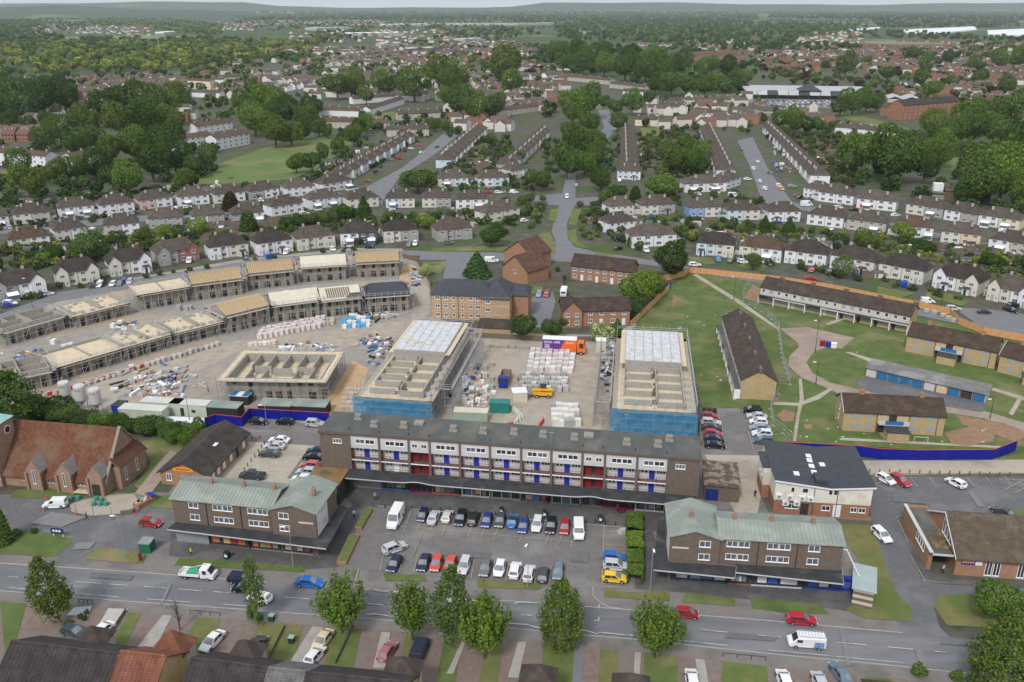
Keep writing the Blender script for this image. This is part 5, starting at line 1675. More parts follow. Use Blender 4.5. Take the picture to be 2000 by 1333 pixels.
C_ = [((-50,452),(20,442), WHITE, WHITE, ROOF0),((28,440),(100,433), CREAM, BEIGE, ROOF0),((116,427),(186,420), WHITE, WHITE, ROOF0),((197,421),(264,413), WHITE, WHITE, ROOF0),((274,411),(338,403), PINK, WHITE, ROOF0),((350,404),(410,398), WHITE, WHITE, ROOF0),((421,399),(480,392), CREAM, WHITE, ROOF0),((489,392),(546,385), GREYW, WHITE, ROOF0),((558,386),(616,380), WHITE, WHITE, ROOF0),((632,378),(688,368), WHITE, WHITE, ROOF0)]
for i, (pl, pr, a_, b_, rf) in enumerate(C_):
 semi("plain", pl, pr, a_, b_, rf, rowC, f"{nth(i + 1)} from left in the third row behind the site")
rowR = "pairs of houses facing the orange fence"
Rr = [((1233,484),(1318,480), WHITE, WHITE, ROOF0, "winged"),((1360,497),(1432,503), PALEB, CREAM, ROOFD, "winged"),((1444,503),(1525,513), CREAM, WHITE, ROOFR, "winged"),((1532,512),(1612,523), WHITE, WHITE, ROOFD, "winged"),((1622,522),(1706,538), WHITE, CREAM, ROOFD, "winged"),((1716,539),(1802,556), CREAM, CREAM, ROOFD, "winged"),((1822,560),(1908,579), WHITE, CREAM, ROOFD, "gabled"),((1928,584),(2012,604), CREAM, WHITE, ROOF0, "gabled"),((2030,612),(2110,634), WHITE, CREAM, ROOFD, "gabled")]
for i, (pl, pr, a_, b_, rf, kd) in enumerate(Rr):
 semi(kd, pl, pr, a_, b_, rf, rowR, f"{nth(i + 1)} from left in the row facing the orange fence")
rowQ = "pairs of houses backing onto the right gardens"
Q = [((1191,424),(1238,420), WHITE, CREAM, ROOF0),((1188,458),(1240,452), WHITE, WHITE, ROOF0),((1254,421),(1318,417), CREAM, GREYW, ROOF0),((1345,425),(1407,424), BLUE, CREAM, ROOF0),((1420,431),(1483,430), PALEB, CREAM, ROOF0),((1500,434),(1562,433), WHITE, WHITE, ROOF0),((1575,438),(1645,447), WHITE, WHITE, ROOF0),((1652,448),(1728,458), BEIGE, BEIGE, ROOF0),((1746,462),(1820,468), WHITE, WHITE, ROOFR),((1836,473),(1912,482), CREAM, PEACH, ROOF0),((1928,488),(2010,502), WHITE, BEIGE, ROOF0)]
for i, (pl, pr, a_, b_, rf) in enumerate(Q):
 semi("plain", pl, pr, a_, b_, rf, rowQ, f"{nth(i + 1)} from left, second row right of the avenue")
rowP = "pairs of houses on the third row right of the avenue"
P_ = [((1338,377),(1418,374), WHITE, WHITE, ROOF0),((1408,374),(1446,362), WHITE, PALEB, ROOF0),((1568,384),(1608,392), WHITE, WHITE, ROOF0),((1597,393),(1665,402), WHITE, WHITE, ROOF0),((1672,406),(1748,414), WHITE, WHITE, ROOF0),((1768,417),(1840,428), CREAM, GREYW, ROOF0),((1842,429),(1906,440), WHITE, GREYW, ROOF0),((1908,440),(1988,452), WHITE, YEL, ROOF0),((858,366),(915,364), CREAM, PALEB, ROOF0),((935,366),(994,363), WHITE, PALEB, ROOF0),((1205,350),(1250,352), PALEB, WHITE, ROOF0),((998,350),(1030,345), CREAM, WHITE, ROOF0),((950,437),(1015,425), CREAM, CREAM, ROOF0)]
for i, (pl, pr, a_, b_, rf) in enumerate(P_):
 semi("plain", pl, pr, a_, b_, rf, rowP, f"{nth(i + 1)} of the scattered pairs beside the avenue" if i > 7 else f"{nth(i + 1)} from left, third row right of the avenue")
def street_row(name, pa, pb, n, face, where, cols, roof=ROOF0, w=13.5, dp=None):
 P0, P1 = G(*pa), G(*pb)
 d = P1 - P0
 rz = math.atan2(d.y, d.x) + (math.pi if face < 0 else 0)
 for i in range(n):
  p = P0.lerp(P1,(i + .5) / n)
  c1, c2 = random.choice(cols), random.choice(cols)
  walls = CN[c1] if c1 == c2 else f"{CN[c1]} and {CN[c2]}"
  dup(PROTO["plain"], p, rz, f"{walls} house pair, {nth(i + 1)} {where}", name, {"wall": [c1, c2], "roof": roof}, (d.length / n / 15.0 * .72,1.2,1.05))
WC = [WHITE, WHITE, WHITE, CREAM, PALEB]
street_row("houses along the diagonal street", (672,362),(812,276),10,1, "up the left side of the diagonal street", WC)
street_row("houses along the diagonal street", (850,330),(926,262),10,-1, "up the right side of the diagonal street", WC)
street_row("houses along the avenue", (1002,340),(1075,268),9,1, "up the left side of the avenue", [WHITE, CREAM, GREYW], ROOF0)
street_row("houses along the avenue", (1212,345),(1212,262),9,-1, "up the right side of the avenue", [WHITE, CREAM, BEIGE], ROOF0)
street_row("houses along the right street", (1436,352),(1392,262),11,1, "up the left side of the right street", WC)
street_row("houses along the right street", (1582,362),(1488,258),13,-1, "up the right side of the right street", WC)
for k in PROTO.values():                                    # the prototypes themselves are put away
 for c in list(CH[k.name]):
  for g_ in CH.get(c.name, ()):
   bpy.data.objects.remove(g_)
  bpy.data.objects.remove(c)
 bpy.data.objects.remove(k)
# long blocks: flats and terraces farther off
def long_block(label, cat, pl, pr, depth, ze, zr, wallm, wcol, roofcol, bays, storeys, group=None, name="terraced_house_row", chim=True, pane=True):
 o, a, ln = frame2(G(*pl), G(*pr))
 t = thing(name, label, cat, o, a, group)
 wl = MB()
 gable_walls(wl, 0, ln, 0, depth, 0, ze, zr, 'x')
 wl.build("wall", M[wallm], t, col=wcol)
 rf = MB()
 gable_roof(rf, 0, ln, 0, depth, ze, zr, .35)
 rf.build("roof", M["tile"], t, col=roofcol)
 u = ln / bays
 for i in range(bays):
  for s in range(storeys):
   fm, gm = window_mesh(1.5,1.25,2, False, "darkglass")
   w_ = obj("window", fm, t, (u * (i + .5) - .75,0,.9 + s * (ze - .2) / storeys))
   if pane:
    obj("pane", gm, w_)
  if chim and i % 2 == 0:
   MB().box(-.5,-.35,0,.5,.35,1.3).build("chimney", M["concrete"], t, (u * (i + .5), depth * .5, zr - .4))
 return t
FB = "white flat blocks among the trees at the left"
long_block("long white three storey flats with a brown roof at the left edge", "flats", (-60,318),(92,332),9,7.8,9.8, "render", WHITE, ROOFR, 11,3, FB, "flats_block")
long_block("white flats with a brown roof half hidden by trees, second from the left edge", "flats", (146,334),(228,318),9,7.8,9.8, "render", WHITE, ROOFR, 7,3, FB, "flats_block")
long_block("white flats with a brown roof above the left end of the meadow", "flats", (352,296),(416,286),9,7.8,9.8, "render", WHITE, ROOFR, 6,3, FB, "flats_block")
long_block("white flats with a balcony bay beside the dark trees over the meadow", "flats", (424,294),(489,282),9,7.8,9.8, "render", WHITE, ROOFR, 6,3, FB, "flats_block")
long_block("low white house block with two chimneys behind the meadow flats", "flats", (385,262),(455,252),9,5.4,7.8, "render", WHITE, ROOFR, 6,2, FB, "flats_block")
WTG = "terraces in the middle distance"
WT = [("white terrace with an orange brick end left of the lawn in the middle distance", (618,226),(702,229), WHITE),("white terrace sloping up towards the big round trees", (724,226),(790,204), WHITE),("white terrace behind the two orange ended terraces", (690,204),(802,196), WHITE),
   ("grey terrace with a white gable in front of the white terraces", (620,250),(756,254), BEIGE),("brown terrace with a white painted gable end near the diagonal street", (756,268),(838,266), BEIGE),("long brown terrace below the far round tree", (778,236),(862,232), BEIGE),
   ("white terrace stepping down beside the right woods", (1352,228),(1410,236), WHITE),("white terrace right of the other one below the yellow tree", (1286,216),(1330,222), WHITE),("yellow brick flats behind the avenue lawn", (1240,246),(1298,248), YEL),("brown terrace running along the edge of the right woods", (1108,158),(1190,166), BEIGE),("brown terrace continuing right towards the lone round tree", (1190,172),(1258,180), BEIGE),
   ("pale terrace under the woods right of centre", (1216,188),(1256,190), WHITE),("dark brown terrace left of the purple trees", (980,228),(1064,216), BEIGE),("long roofed bungalow row beyond the right gardens", (1630,262),(1700,268), WHITE),("second bungalow row beyond the right gardens", (1690,268),(1762,276), WHITE),
   ("cream four storey flats in the left middle distance, nearest block", (368,174),(412,176), YEL),("white four storey flats beside the cream flats", (412,172),(438,172), WHITE),("cream four storey flats right of the white flats", (438,168),(476,166), YEL),("white terrace in front of the cream flats", (444,186),(500,182), WHITE),("white terrace between the cream flats and dark tree", (370,190),(430,192), WHITE)]
for i, (lab, pl, pr, c) in enumerate(WT):
 tall = "four storey" in lab
 long_block(lab, "flats" if "flats" in lab else "houses", pl, pr, 8,9.5 if tall else 5.2,11.5 if tall else 7.6, "render", c, ROOF0 if i % 3 else ROOFR, max(4, int(abs(pr[0] - pl[0]) / 9)),4 if tall else 2, WTG, pane=False)
sh = thing("school_hall", "low brown brick school building with a white tower block behind the long terrace", "school", G(1785,390), R(-14))
MB().box(0,0,0,14,9,3.4).box(14.01,2,0,34,16,4.6).build("wall", M["brown"], sh)
MB().slab([(-.4,-.4,3.6),(14,-.4,3.6),(14,9.4,3.6),(-.4,9.4,3.6)],.2).build("flat_roof", M["felt"], sh)
rf = MB()
gable_roof(rf, 14.01,34,2,16,4.6,7.4,.4)
rf.build("roof", M["tile"], sh, col=ROOF0)
MB().box(9,5,3.6,13.4,8.8,7.2).build("tank_room", M["white"], sh)
for k in range(5):
 window(sh, 1 + k * 2.5,.9,2.0,1.5,3,0)
# supermarket and brick flats, upper right
o, a, ln = frame2(G(1458,192), G(1706,196))
sm = thing("supermarket", "big grey roofed supermarket with tilted canopies beside its full car park", "supermarket", o, a)
MB().box(0,8,0, ln, 70,6.2).build("wall", M["red"], sm)
MB().slab([(-1,7,7.4),(ln + 1,7,7.4),(ln + 1,71,7.4),(-1,71,7.4)],1.2).build("roof", mat("grey_sheet_roof", (.33,.34,.36),(.42,.43,.45),.1,.6), sm)
for k in range(12):
 x = ln * k / 12
 MB().slab([(x + .3,-1,3.8),(x + ln / 12 - .3,-1,3.8),(x + ln / 12 - .3,8,7.7),(x + .3,8,7.7)],.3).build("canopy_panel", M["concrete"] if k % 3 == 0 else MATS["grey_sheet_roof"] if k % 3 == 1 else M["slate"], sm)
 MB().box(x + 1,2.2,.3, x + ln / 12 - 1,2.4,3.4).build("shop_glazing", M["darkglass"], sm)
MB().poly([(ln * .42,4,7.5),(ln * .60,4,7.5),(ln * .51,18,14)]).poly([(ln * .60,4,7.5),(ln * .60,32,7.5),(ln * .51,18,14)]).poly([(ln * .42,32,7.5),(ln * .42,4,7.5),(ln * .51,18,14)]).poly([(ln * .60,32,7.5),(ln * .42,32,7.5),(ln * .51,18,14)]).build("entrance_roof", M["slate"], sm)
sheet("supermarket_car_park", [(1460,194),(1700,197),(1740,206),(1640,214),(1500,205),(1455,200)],.06, M["farroad"])
bf = long_block("four storey red brick flats with dormers and a white ground floor, upper right", "flats", (1762,236),(1872,226),14,12,16, "red", (1,1,1), ROOFD, 12,4, None, "flats_block", chim=False)
long_block("red brick flats wing with a blank orange gable, upper right", "flats", (1718,226),(1766,232),10,8,11, "red", (1,1,1), ROOF0,5,2, None, "flats_block", chim=False)
long_block("red brick flats with pale roof strips at the right edge, upper right", "flats", (1880,238),(2040,240),14,9,13, "buff", (1,1,1), ROOFD, 12,3, None, "flats_block", chim=False)
# far houses in rows
far_m = {}
def far_mesh(wallm, w, d, ze, zr, gab):
 k = (wallm, w, gab)
 if k not in far_m:
  mb = MB()
  if gab:
   gable_walls(mb, -w / 2, w / 2,0, d, 0, ze, zr, 'x', 0)
   gable_roof(mb, -w / 2, w / 2,0, d, ze, zr, .35, m=1)
  else:
   mb.box(-w / 2,0,0, w / 2, d, ze, 0)
   hip_roof(mb, -w / 2, w / 2,0, d, ze, zr, .35, m=1)
  for s in range(2):
   for i in range(4):
    x = -w / 2 + w * (i + .3) / 4
    mb.box(x, -.04,.9 + s * 2.5, x + w * .1,.01,2.1 + s * 2.5,2)
  for x in (-w * .25, w * .25):
   mb.box(x - .4, d / 2 - .3, zr - .4, x + .4, d / 2 + .3, zr + .9,3)
  far_m[k] = mb.mesh("house", [M[wallm], M["fartile"], M["darkglass"], M["concrete"]])
 return far_m[k]
M["fartile"] = mat("far_roof_tile", (0.080,0.062,0.053),(0.12,0.095,0.08),.5,.9)
M["farred"] = mat("far_red_tile", (0.115,0.066,0.053),(0.16,0.095,0.078),.5,.9)
FAR = [   # row description, pixel line, number, wall material, colours, roof, gable?
 ("of the brown row under the sunlit green wood", (105,166),(350,158),13, "buff", None, 0,1),
 ("of the second brown row left of the cream flats", (160,176),(345,172),9, "render", BEIGE, 0,1),
 ("of the far left row beneath the dark trees", (-20,176),(105,178),6, "buff", None, 0,0),
 ("of the dark brick row beside the far left trees", (142,222),(186,226),3, "red", None, 0,1),
 ("of the row with white gables right of the dark brick row", (196,200),(316,204),7, "render", BEIGE, 0,1),
 ("of the brick pair at the far left edge", (0,276),(58,278),2, "red", None, 1,1),
 ("of the pale roofs beyond the sunlit green wood", (60,60),(300,70),14, "render", CREAM, 1,1),
 ("of the second pale roofed row beyond the sunlit green wood", (90,51),(150,50),5, "render", CREAM, 1,1),
 ("of the pale row between two far woods", (432,60),(498,54),6, "render", CREAM, 1,1),
 ("of the long row behind the grey terrace", (500,150),(600,144),7, "render", BEIGE, 0,1),
 ("of the white row left of the yellow tree", (500,180),(545,172),4, "render", WHITE, 0,1),
 ("of the white row right of the yellow tree", (560,178),(630,168),5, "render", WHITE, 0,1),
 ("of the brown row below the wood edge", (600,122),(700,118),8, "render", BEIGE, 0,1),
 ("of the terraces facing the wood edge", (600,132),(770,126),12, "render", CREAM, 0,1),
 ("of the row right of the far school", (700,112),(790,108),7, "render", BEIGE, 0,1),
 ("of the white gables in the centre distance", (740,142),(860,136),9, "render", WHITE, 0,1),
 ("of the second centre row above the round trees", (760,158),(850,150),6, "render", CREAM, 0,1),
 ("of the red roofs on the far edge of town", (530,48),(740,46),14, "red", None, 1,1),
 ("of the brown roofs left of the centre woods", (880,120),(1010,116),9, "buff", None, 0,1),
 ("of the roofs along the far avenue", (900,150),(1000,160),7, "render", BEIGE, 0,1),
 ("of the white row left of the long brown terrace", (1000,160),(1090,152),7, "render", WHITE, 0,1),
 ("of the white cluster beneath that row", (1030,184),(1090,176),5, "render", WHITE, 0,1),
 ("of the pink gabled row in the middle woods", (1236,90),(1310,92),6, "render", PINK, 1,1),
 ("of the red estate left of the supermarket", (1290,128),(1460,122),12, "red", None, 1,1),
 ("of the second red estate row left of the supermarket", (1340,112),(1470,106),9, "red", None, 1,1),
 ("of the red estate just behind the supermarket", (1500,140),(1640,132),10, "red", None, 1,1),
 ("of the estate row above the supermarket roof", (1480,122),(1700,118),15, "red", None, 1,1),
 ("of the estate row right of the supermarket", (1680,134),(1800,140),9, "red", None, 1,1),
 ("of the upper estate row in the far right", (1680,92),(1900,104),15, "red", None, 1,1),
 ("of the highest estate row in the far right", (1750,82),(1890,86),9, "red", None, 1,1),
 ("of the row with pale gables at the far right", (1800,106),(1990,112),12, "buff", None, 0,1),
 ("of the red row below the big round far tree", (1810,150),(1900,154),7, "red", None, 1,1),
 ("of the gabled row by the purple tree", (1830,182),(1990,170),10, "buff", None, 0,1),
 ("of the hipped row between the woods and the right street", (1340,206),(1450,204),7, "render", CREAM, 0,0),
 ("of the row beside the supermarket car park hedge", (1460,222),(1600,244),8, "render", BEIGE, 0,0),
 ("of the short row right of the supermarket yard", (1900,200),(2000,206),6, "red", None, 0,1),
]
nfar = 0
for desc, pa, pb, n, wm, col, red, gab in FAR:
 P0, P1 = G(*pa), G(*pb)
 d = P1 - P0
 for i in range(n):
  p = P0.lerp(P1,(i + .5) / n) + Vector((random.uniform(-1,1), random.uniform(-4,8),0))
  w = min(16, max(8, d.length / n * .9))
  me = far_mesh(wm, 9 if w < 11 else 13,8.2,5.0,7.9, gab)
  o = obj("house", me, None, p, math.atan2(d.y, d.x) + random.choice([0,0,.25,-.3,1.3]))
  c = col or (1,1,1)
  k = random.uniform(.85,1.08)
  o.color = (c[0] * k, c[1] * k, c[2] * k, 1)
  if red:
   o.material_slots[1].link = 'OBJECT'
   o.material_slots[1].material = M["farred"]
  rc = "red" if red else "brown"
  wc = CN.get(col, "brick") if col else "brick"
  tag(o, f"{wc} {rc}-roofed house, {nth(i + 1)} {desc}", "house", "distant houses in rows")
  nfar += 1
tv, tf, tm = [],[],[]
town = MB()
ZONES = [((500,96),(900,108),90),((560,60),(900,84),60),((860,100),(1040,112),60),((860,84),(1000,96),40),((640,150),(760,168),22),((120,182),(350,196),26),((1480,100),(1760,114),70),((1560,64),(1680,88),34),((1760,120),(2040,146),90),((1900,150),(2040,168),30),((520,158),(640,168),16),((480,40),(760,50),60),((420,44),(500,60),24),((1010,130),(1100,140),16),((1960,180),(2040,196),10),((1340,80),(1480,100),30),((-40,260),(60,270),5),((880,160),(960,200),14),((60,52),(300,66),60),((200,160),(350,180),24),((640,112),(860,130),50),((950,170),(1090,215),26),((1600,112),(1760,134),40),((1820,86),(2040,112),50)]
ZONES = [(a, b, int(n * 2.2)) for a, b, n in ZONES] + [((380,120),(640,200),60),((640,100),(900,200),70),((880,100),(1100,235),60),((1250,190),(1480,255),34),((1460,200),(1700,250),20),((0,150),(380,245),40),((860,238),(1000,262),14),((1480,90),(2040,200),230)]
for (x0, y0),(x1, y1), n in ZONES:
 for i in range(n):
  px_, py_ = random.uniform(x0, x1), random.uniform(y0, y1)
  if 1450 < px_ < 1745 and 142 < py_ < 214 or 1640 < px_ < 2000 and 212 < py_ < 256 or any(abs(px_ - q) < 30 and py_ > 180 for q in (1100,1180)):
   continue
  p = G(px_, py_)
  a_ = random.choice([0,.3,-.4,1.4])
  w, d_, ze, zr = random.uniform(8,15),8,5,7.8
  c_, s_ = math.cos(a_), math.sin(a_)
  T = lambda x, y, z: (p.x + x * c_ - y * s_, p.y + x * s_ + y * c_, z)
  m0 = random.choice([0,0,1,1]) if x0 > 1250 else random.choice([0,0,0,1])
  if y0 < 70:
   m0 = random.choice([0,0,1])
  m1 = 3 if m0 == 1 and random.random() < .7 else 2
  n0 = len(town.v)
  town.v += [T(0,0,0), T(w, 0,0), T(w, d_, 0), T(0, d_, 0), T(0,0, ze), T(w, 0, ze), T(w, d_, ze), T(0, d_, ze), T(0, d_ / 2, zr), T(w, d_ / 2, zr)]
  for q, m_ in (((0,1,5,4), m0),((1,2,6,9,5), m0),((2,3,7,6), m0),((3,0,4,8,7), m0),((4,5,9,8), m1),((6,7,8,9), m1)):
   town.f.append(tuple(n0 + k for k in q))
   town.m.append(m_)
to = town.build("distant_town", [mat("far_pale_wall", (.50,.47,.42),(.62,.59,.53),.02,.9), M["red"], M["fartile"], M["farred"]])
tag(to, "many small houses blurring together between the woods", None, None, "stuff")
SHEDS = [((685,72),(790,70),60,9, "white", "wide white roofed factory shed, far centre"),((620,60),(690,58),70,8, "steel", "grey roofed works left of the white factory shed"),((750,52),(842,51),60,8, "white", "long white warehouse behind the factory shed"),((872,50),(1005,50),70,8, "white", "long pale warehouse on the town edge, far centre"),((800,106),(864,104),24,10, "glass", "blue grey office building in the centre distance"),((750,92),(798,90),30,7, "concrete", "pale flat roofed school block beside the office building"),((905,84),(950,82),40,8, "concrete", "cream flat roofed block right of the office building"),((1125,66),(1165,66),30,7, "steel", "small grey works among the centre trees"),((1730,204),(1796,206),34,5, "steel", "long low shed with a flat grey roof beside the supermarket"),((430,25),(560,27),120,10, "white", "bright white sheds on the left skyline"),((300,26),(370,27),100,10, "white", "white sheds in the far left woods"),((1010,50),(1090,48),60,7, "concrete", "pale sheds right of the warehouses"),((320,68),(345,66),30,6, "white", "small white barn at the sunlit green wood")]
for pl, pr, dp, h, m_, lab in SHEDS:
 o, a, ln = frame2(G(*pl), G(*pr))
 t = thing("industrial_shed", lab, "shed", o, a, "far off sheds and works")
 MB().box(0,0,0, ln, dp, h).build("wall", M["concrete"] if m_ != "glass" else M["glass"], t)
 nb = max(2, int(ln / 30))
 for i in range(nb):
  rf = MB()
  gable_roof(rf, ln * i / nb, ln * (i + 1) / nb, 0, dp, h + .01, h + 2.4,.4, 'y', th=.3, oe=.3)
  rf.build("roof", M["white"] if m_ in ("white",) else MATS["grey_sheet_roof"], t)
for i, pts in enumerate(([(1760,61),(1902,54),(1908,60),(1838,67),(1770,66)],[(1928,62),(2100,54),(2100,76),(1985,72),(1930,70)],[(1655,60),(1720,55),(1715,58),(1660,62)])):
 P = _ccw([G(x, y) for x, y in pts])
 MBp = MB().prism([(p.x, p.y) for p in P],0,4.5)
 tag(MBp.build("polytunnel_field", M["white"]),["wide white polytunnel field on the right skyline", "white polytunnel field cut by the right edge", "narrow strip of white polytunnels left of the poplar row"][i], "polytunnels")

# ---- trees, hedges and woods
def leaf_quads(P, N, size, rg, jit=.55):
 """one bent leaf-clump face per point P, facing roughly along N"""
 n = len(P)
 N = N + rg.normal(0, jit, (n, 3))
 N /= np.linalg.norm(N, axis=1, keepdims=True) + 1e-9
 a = np.cross(N, rg.normal(0,1,(n, 3)))
 a /= np.linalg.norm(a, axis=1, keepdims=True) + 1e-9
 b = np.cross(N, a)
 s = size * rg.uniform(.6,1.25,(n, 1))
 q = np.stack([P - a * s - b * s * .6, P + a * s * .2 - b * s, P + a * s + b * s * .5, P - a * s * .3 + b * s],1)
 return q.reshape(-1,3)
def quads_mesh(name, V, m):
 n = len(V) // 4
 me = bpy.data.meshes.new(name)
 me.vertices.add(len(V))
 me.vertices.foreach_set("co", np.ascontiguousarray(V, dtype=np.float32).ravel())
 me.loops.add(n * 4)
 me.loops.foreach_set("vertex_index", np.arange(n * 4, dtype=np.int32))
 me.polygons.add(n)
 me.polygons.foreach_set("loop_start", np.arange(0, n * 4,4, dtype=np.int32))
 me.update(calc_edges=True)
 me.materials.append(m)
 return me
def sphere_pts(n, rg):
 v = rg.normal(0,1,(n, 3))
 return v / np.linalg.norm(v, axis=1, keepdims=True)
def crown_broad(seed, nleaf, size, lobes=13, flat=.8, R_=5.0, H0=1.1):
 """lobed crown of radius 5 m whose base is H0 above the ground"""
 rg = np.random.default_rng(seed)
 C, rad = [],[]
 for i in range(lobes):
  d = sphere_pts(1, rg)[0]
  d[2] = d[2] * .75 + .12
  k = rg.uniform(.5,.72)
  C.append(d * np.array([R_, R_, R_ * flat]) * k)
  rad.append(R_ * rg.uniform(.34,.52))
 C.append(np.zeros(3))
 rad.append(R_ * .68)
 V = []
 per = np.array(rad) ** 2
 per = (per / per.sum() * nleaf).astype(int)
 for c, r, n in zip(C, rad, per):
  d = sphere_pts(n, rg)
  P = c + d * r * rg.uniform(.72,1.04,(n, 1)) * np.array([1,1, flat + .1])
  keep = np.ones(n, bool)
  for c2, r2 in zip(C, rad):
   if c2 is not c:
    keep &= np.linalg.norm((P - c2) / np.array([1,1, flat + .1]), axis=1) > r2 * .72
  P, d = P[keep], d[keep]
  V.append(leaf_quads(P, d, size, rg))
 V = np.concatenate(V)
 V[:, 2] += H0 + R_ * flat * .95
 return V
def crown_cone(seed, nleaf, size, R_, H, z0=.6, power=1.0):
 rg = np.random.default_rng(seed)
 t = 1 - np.sqrt(rg.uniform(0,1, nleaf))
 ang = rg.uniform(0,2 * np.pi, nleaf)
 layer = 1 - .22 * ((t * 11) % 1)
 r = R_ * (1 - t) ** power * layer * rg.uniform(.75,1.08, nleaf)
 P = np.stack([r * np.cos(ang), r * np.sin(ang), z0 + t * (H - z0)],1)
 N = np.stack([np.cos(ang), np.sin(ang), np.full(nleaf, .5)],1)
 return leaf_quads(P, N, size, rg)
def crown_vase(seed, nshoot, R_, H, z0):
 """upright shoots spreading from a short trunk, leaves along each"""
 rg = np.random.default_rng(seed)
 V = []
 for i in range(nshoot):
  a = rg.uniform(0,2 * np.pi)
  lean = rg.uniform(0,1) ** .7
  top = np.array([R_ * lean * np.cos(a), R_ * lean * np.sin(a), z0 + (H - z0) * (1 - .40 * lean ** 1.6) * rg.uniform(.72,1.06)])
  base = np.array([.25 * R_ * lean * np.cos(a),.25 * R_ * lean * np.sin(a), z0 + rg.uniform(0,1.6) - .5 * lean])
  n = 40
  if i % 9 == 0:
   top = top * np.array([.9,.9,1.16])
   n = 26
  t = rg.uniform(.08,1,(n, 1))
  P = base + (top - base) * t + rg.normal(0,.30,(n, 3)) * (1.15 - t * .8)
  P[:, :2] *= 1 + .25 * np.sin(t * np.pi)
  N = np.concatenate([P[:, :2] * .3, np.full((n, 1),.8)],1)
  V.append(leaf_quads(P, N, .17, rg, .7))
 return np.concatenate(V)
def crown_birch(seed, R_, H, z0, nstr=130):
 """a birch: small sprays hanging from a loose oval frame"""
 rg = np.random.default_rng(seed)
 V = []
 for i in range(nstr):
  t = rg.uniform(0,1)
  z = z0 + (H - z0) * t
  r = R_ * (math.sin(math.pi * min(1,.18 + t * .80)) ** .75) * math.sqrt(rg.uniform(.1,1))
  a = rg.uniform(0,2 * np.pi)
  n = 34
  s = rg.uniform(0,1,(n, 1))
  L_ = rg.uniform(.8,2.4)
  P = np.array([r * np.cos(a), r * np.sin(a), z]) + np.concatenate([rg.normal(0,.30,(n, 2)),-L_ * s + .3],1)
  P[:, :2] += np.array([np.cos(a), np.sin(a)]) * .35 * s
  N = np.concatenate([P[:, :2] * .4, np.full((n, 1),.5)],1)
  V.append(leaf_quads(P, N, .16, rg, .8))
 return np.concatenate(V)
def trunk_mesh(h, r, limbs=5, spread=1.6, seed=0, lean=(0,0)):
 rg = random.Random(seed)
 mb = MB()
 mb.tube((0,0,-.1),(lean[0] * .5, lean[1] * .5, h * .55), r, 7, r2=r * .75).tube((lean[0] * .5, lean[1] * .5, h * .55),(lean[0], lean[1], h), r * .75,6, r2=r * .3)
 for i in range(limbs):
  a = rg.uniform(0,6.28)
  z = h * rg.uniform(.45,.85)
  k = rg.uniform(.6,1) * spread
  mb.tube((lean[0] * z / h, lean[1] * z / h, z),(lean[0] + math.cos(a) * k, lean[1] + math.sin(a) * k, z + k * rg.uniform(.7,1.4)), r * .4,5, r2=r * .12)
 return mb.mesh("trunk", M["bark"])
TREES = {}
for i in range(6):
 TREES[f"broad{i}"] = (quads_mesh("crown", crown_broad(40 + i, 6500,.225,12 + i, .78 + .06 * (i % 3)), LEAF), trunk_mesh(5.0,.34,5,2.2, i),9.4)
TREES["conifer"] = (quads_mesh("crown", crown_cone(3,2600,.33,3.3,13,.8,.8), LEAF), trunk_mesh(9,.25,0),13.0)
TREES["cypress"] = (quads_mesh("crown", crown_cone(4,2600,.28,2.5,11,.2,.32), LEAF), trunk_mesh(8,.25,0),11.0)
TREES["poplar"] = (quads_mesh("crown", crown_cone(5,2200,.34,2.6,15,1.5,.42), LEAF), trunk_mesh(11,.25,3),15.0)
for i in range(3):
 TREES[f"vase{i}"] = (quads_mesh("crown", crown_vase(60 + i, 150,4.3 - .3 * i, 10.5,2.2), LEAF), trunk_mesh(4.5,.22,7,1.6,10 + i),10.5)
TREES["birch0"] = (quads_mesh("crown", crown_birch(71,3.0,12,3.2,150), LEAF), trunk_mesh(10.5,.17,7,1.8,21,(.5,.2)),12.0)
TREES["birch1"] = (quads_mesh("crown", crown_birch(72,2.4,12.5,2.2,95), LEAF), trunk_mesh(11,.16,7,1.5,22,(-.4,0)),12.5)
TREES["birch2"] = (quads_mesh("crown", crown_birch(73,3.6,12,2.0,200), LEAF), trunk_mesh(10,.2,7,1.8,23),12.0)
TREES["shrub"] = (quads_mesh("foliage", crown_broad(90,1100,.26,9,.75,3.0,-.2), LEAF), trunk_mesh(2.0,.1,4,1.0,30),4.4)
bare = MB()
rg_ = random.Random(5)
for i in range(26):
 a, k = rg_.uniform(0,6.28), rg_.uniform(.2,1.5)
 z = rg_.uniform(1.0,3.5)
 bare.tube((0,0, z),(math.cos(a) * k, math.sin(a) * k, z + rg_.uniform(1.2,3.0)),.035,3, r2=.01)
TREES["bare"] = (bare.mesh("crown", M["bark"]), trunk_mesh(4.5,.12,6,.8,44),6.0)
DKG, MDG, BRG, LIM, PUR, YLW, GRY, OLV, WHF, BLG = (.62,.68,.62),(.95,.95,.9),(1.25,1.2,.95),(1.75,1.55,.95),(.62,.28,.42),(3.2,2.3,.6),(1.15,1.05,1.15),(1.15,1.0,.85),(3.6,2.6,4.2),(.72,.85,1.05)
VIV = (1.30,1.2,.85)
TN = {DKG: "dark green", MDG: "green", BRG: "bright green", LIM: "lime green", PUR: "purple leaved", YLW: "yellow", GRY: "grey green", OLV: "olive green", WHF: "white flowering", BLG: "blue green"}
ntree = 0
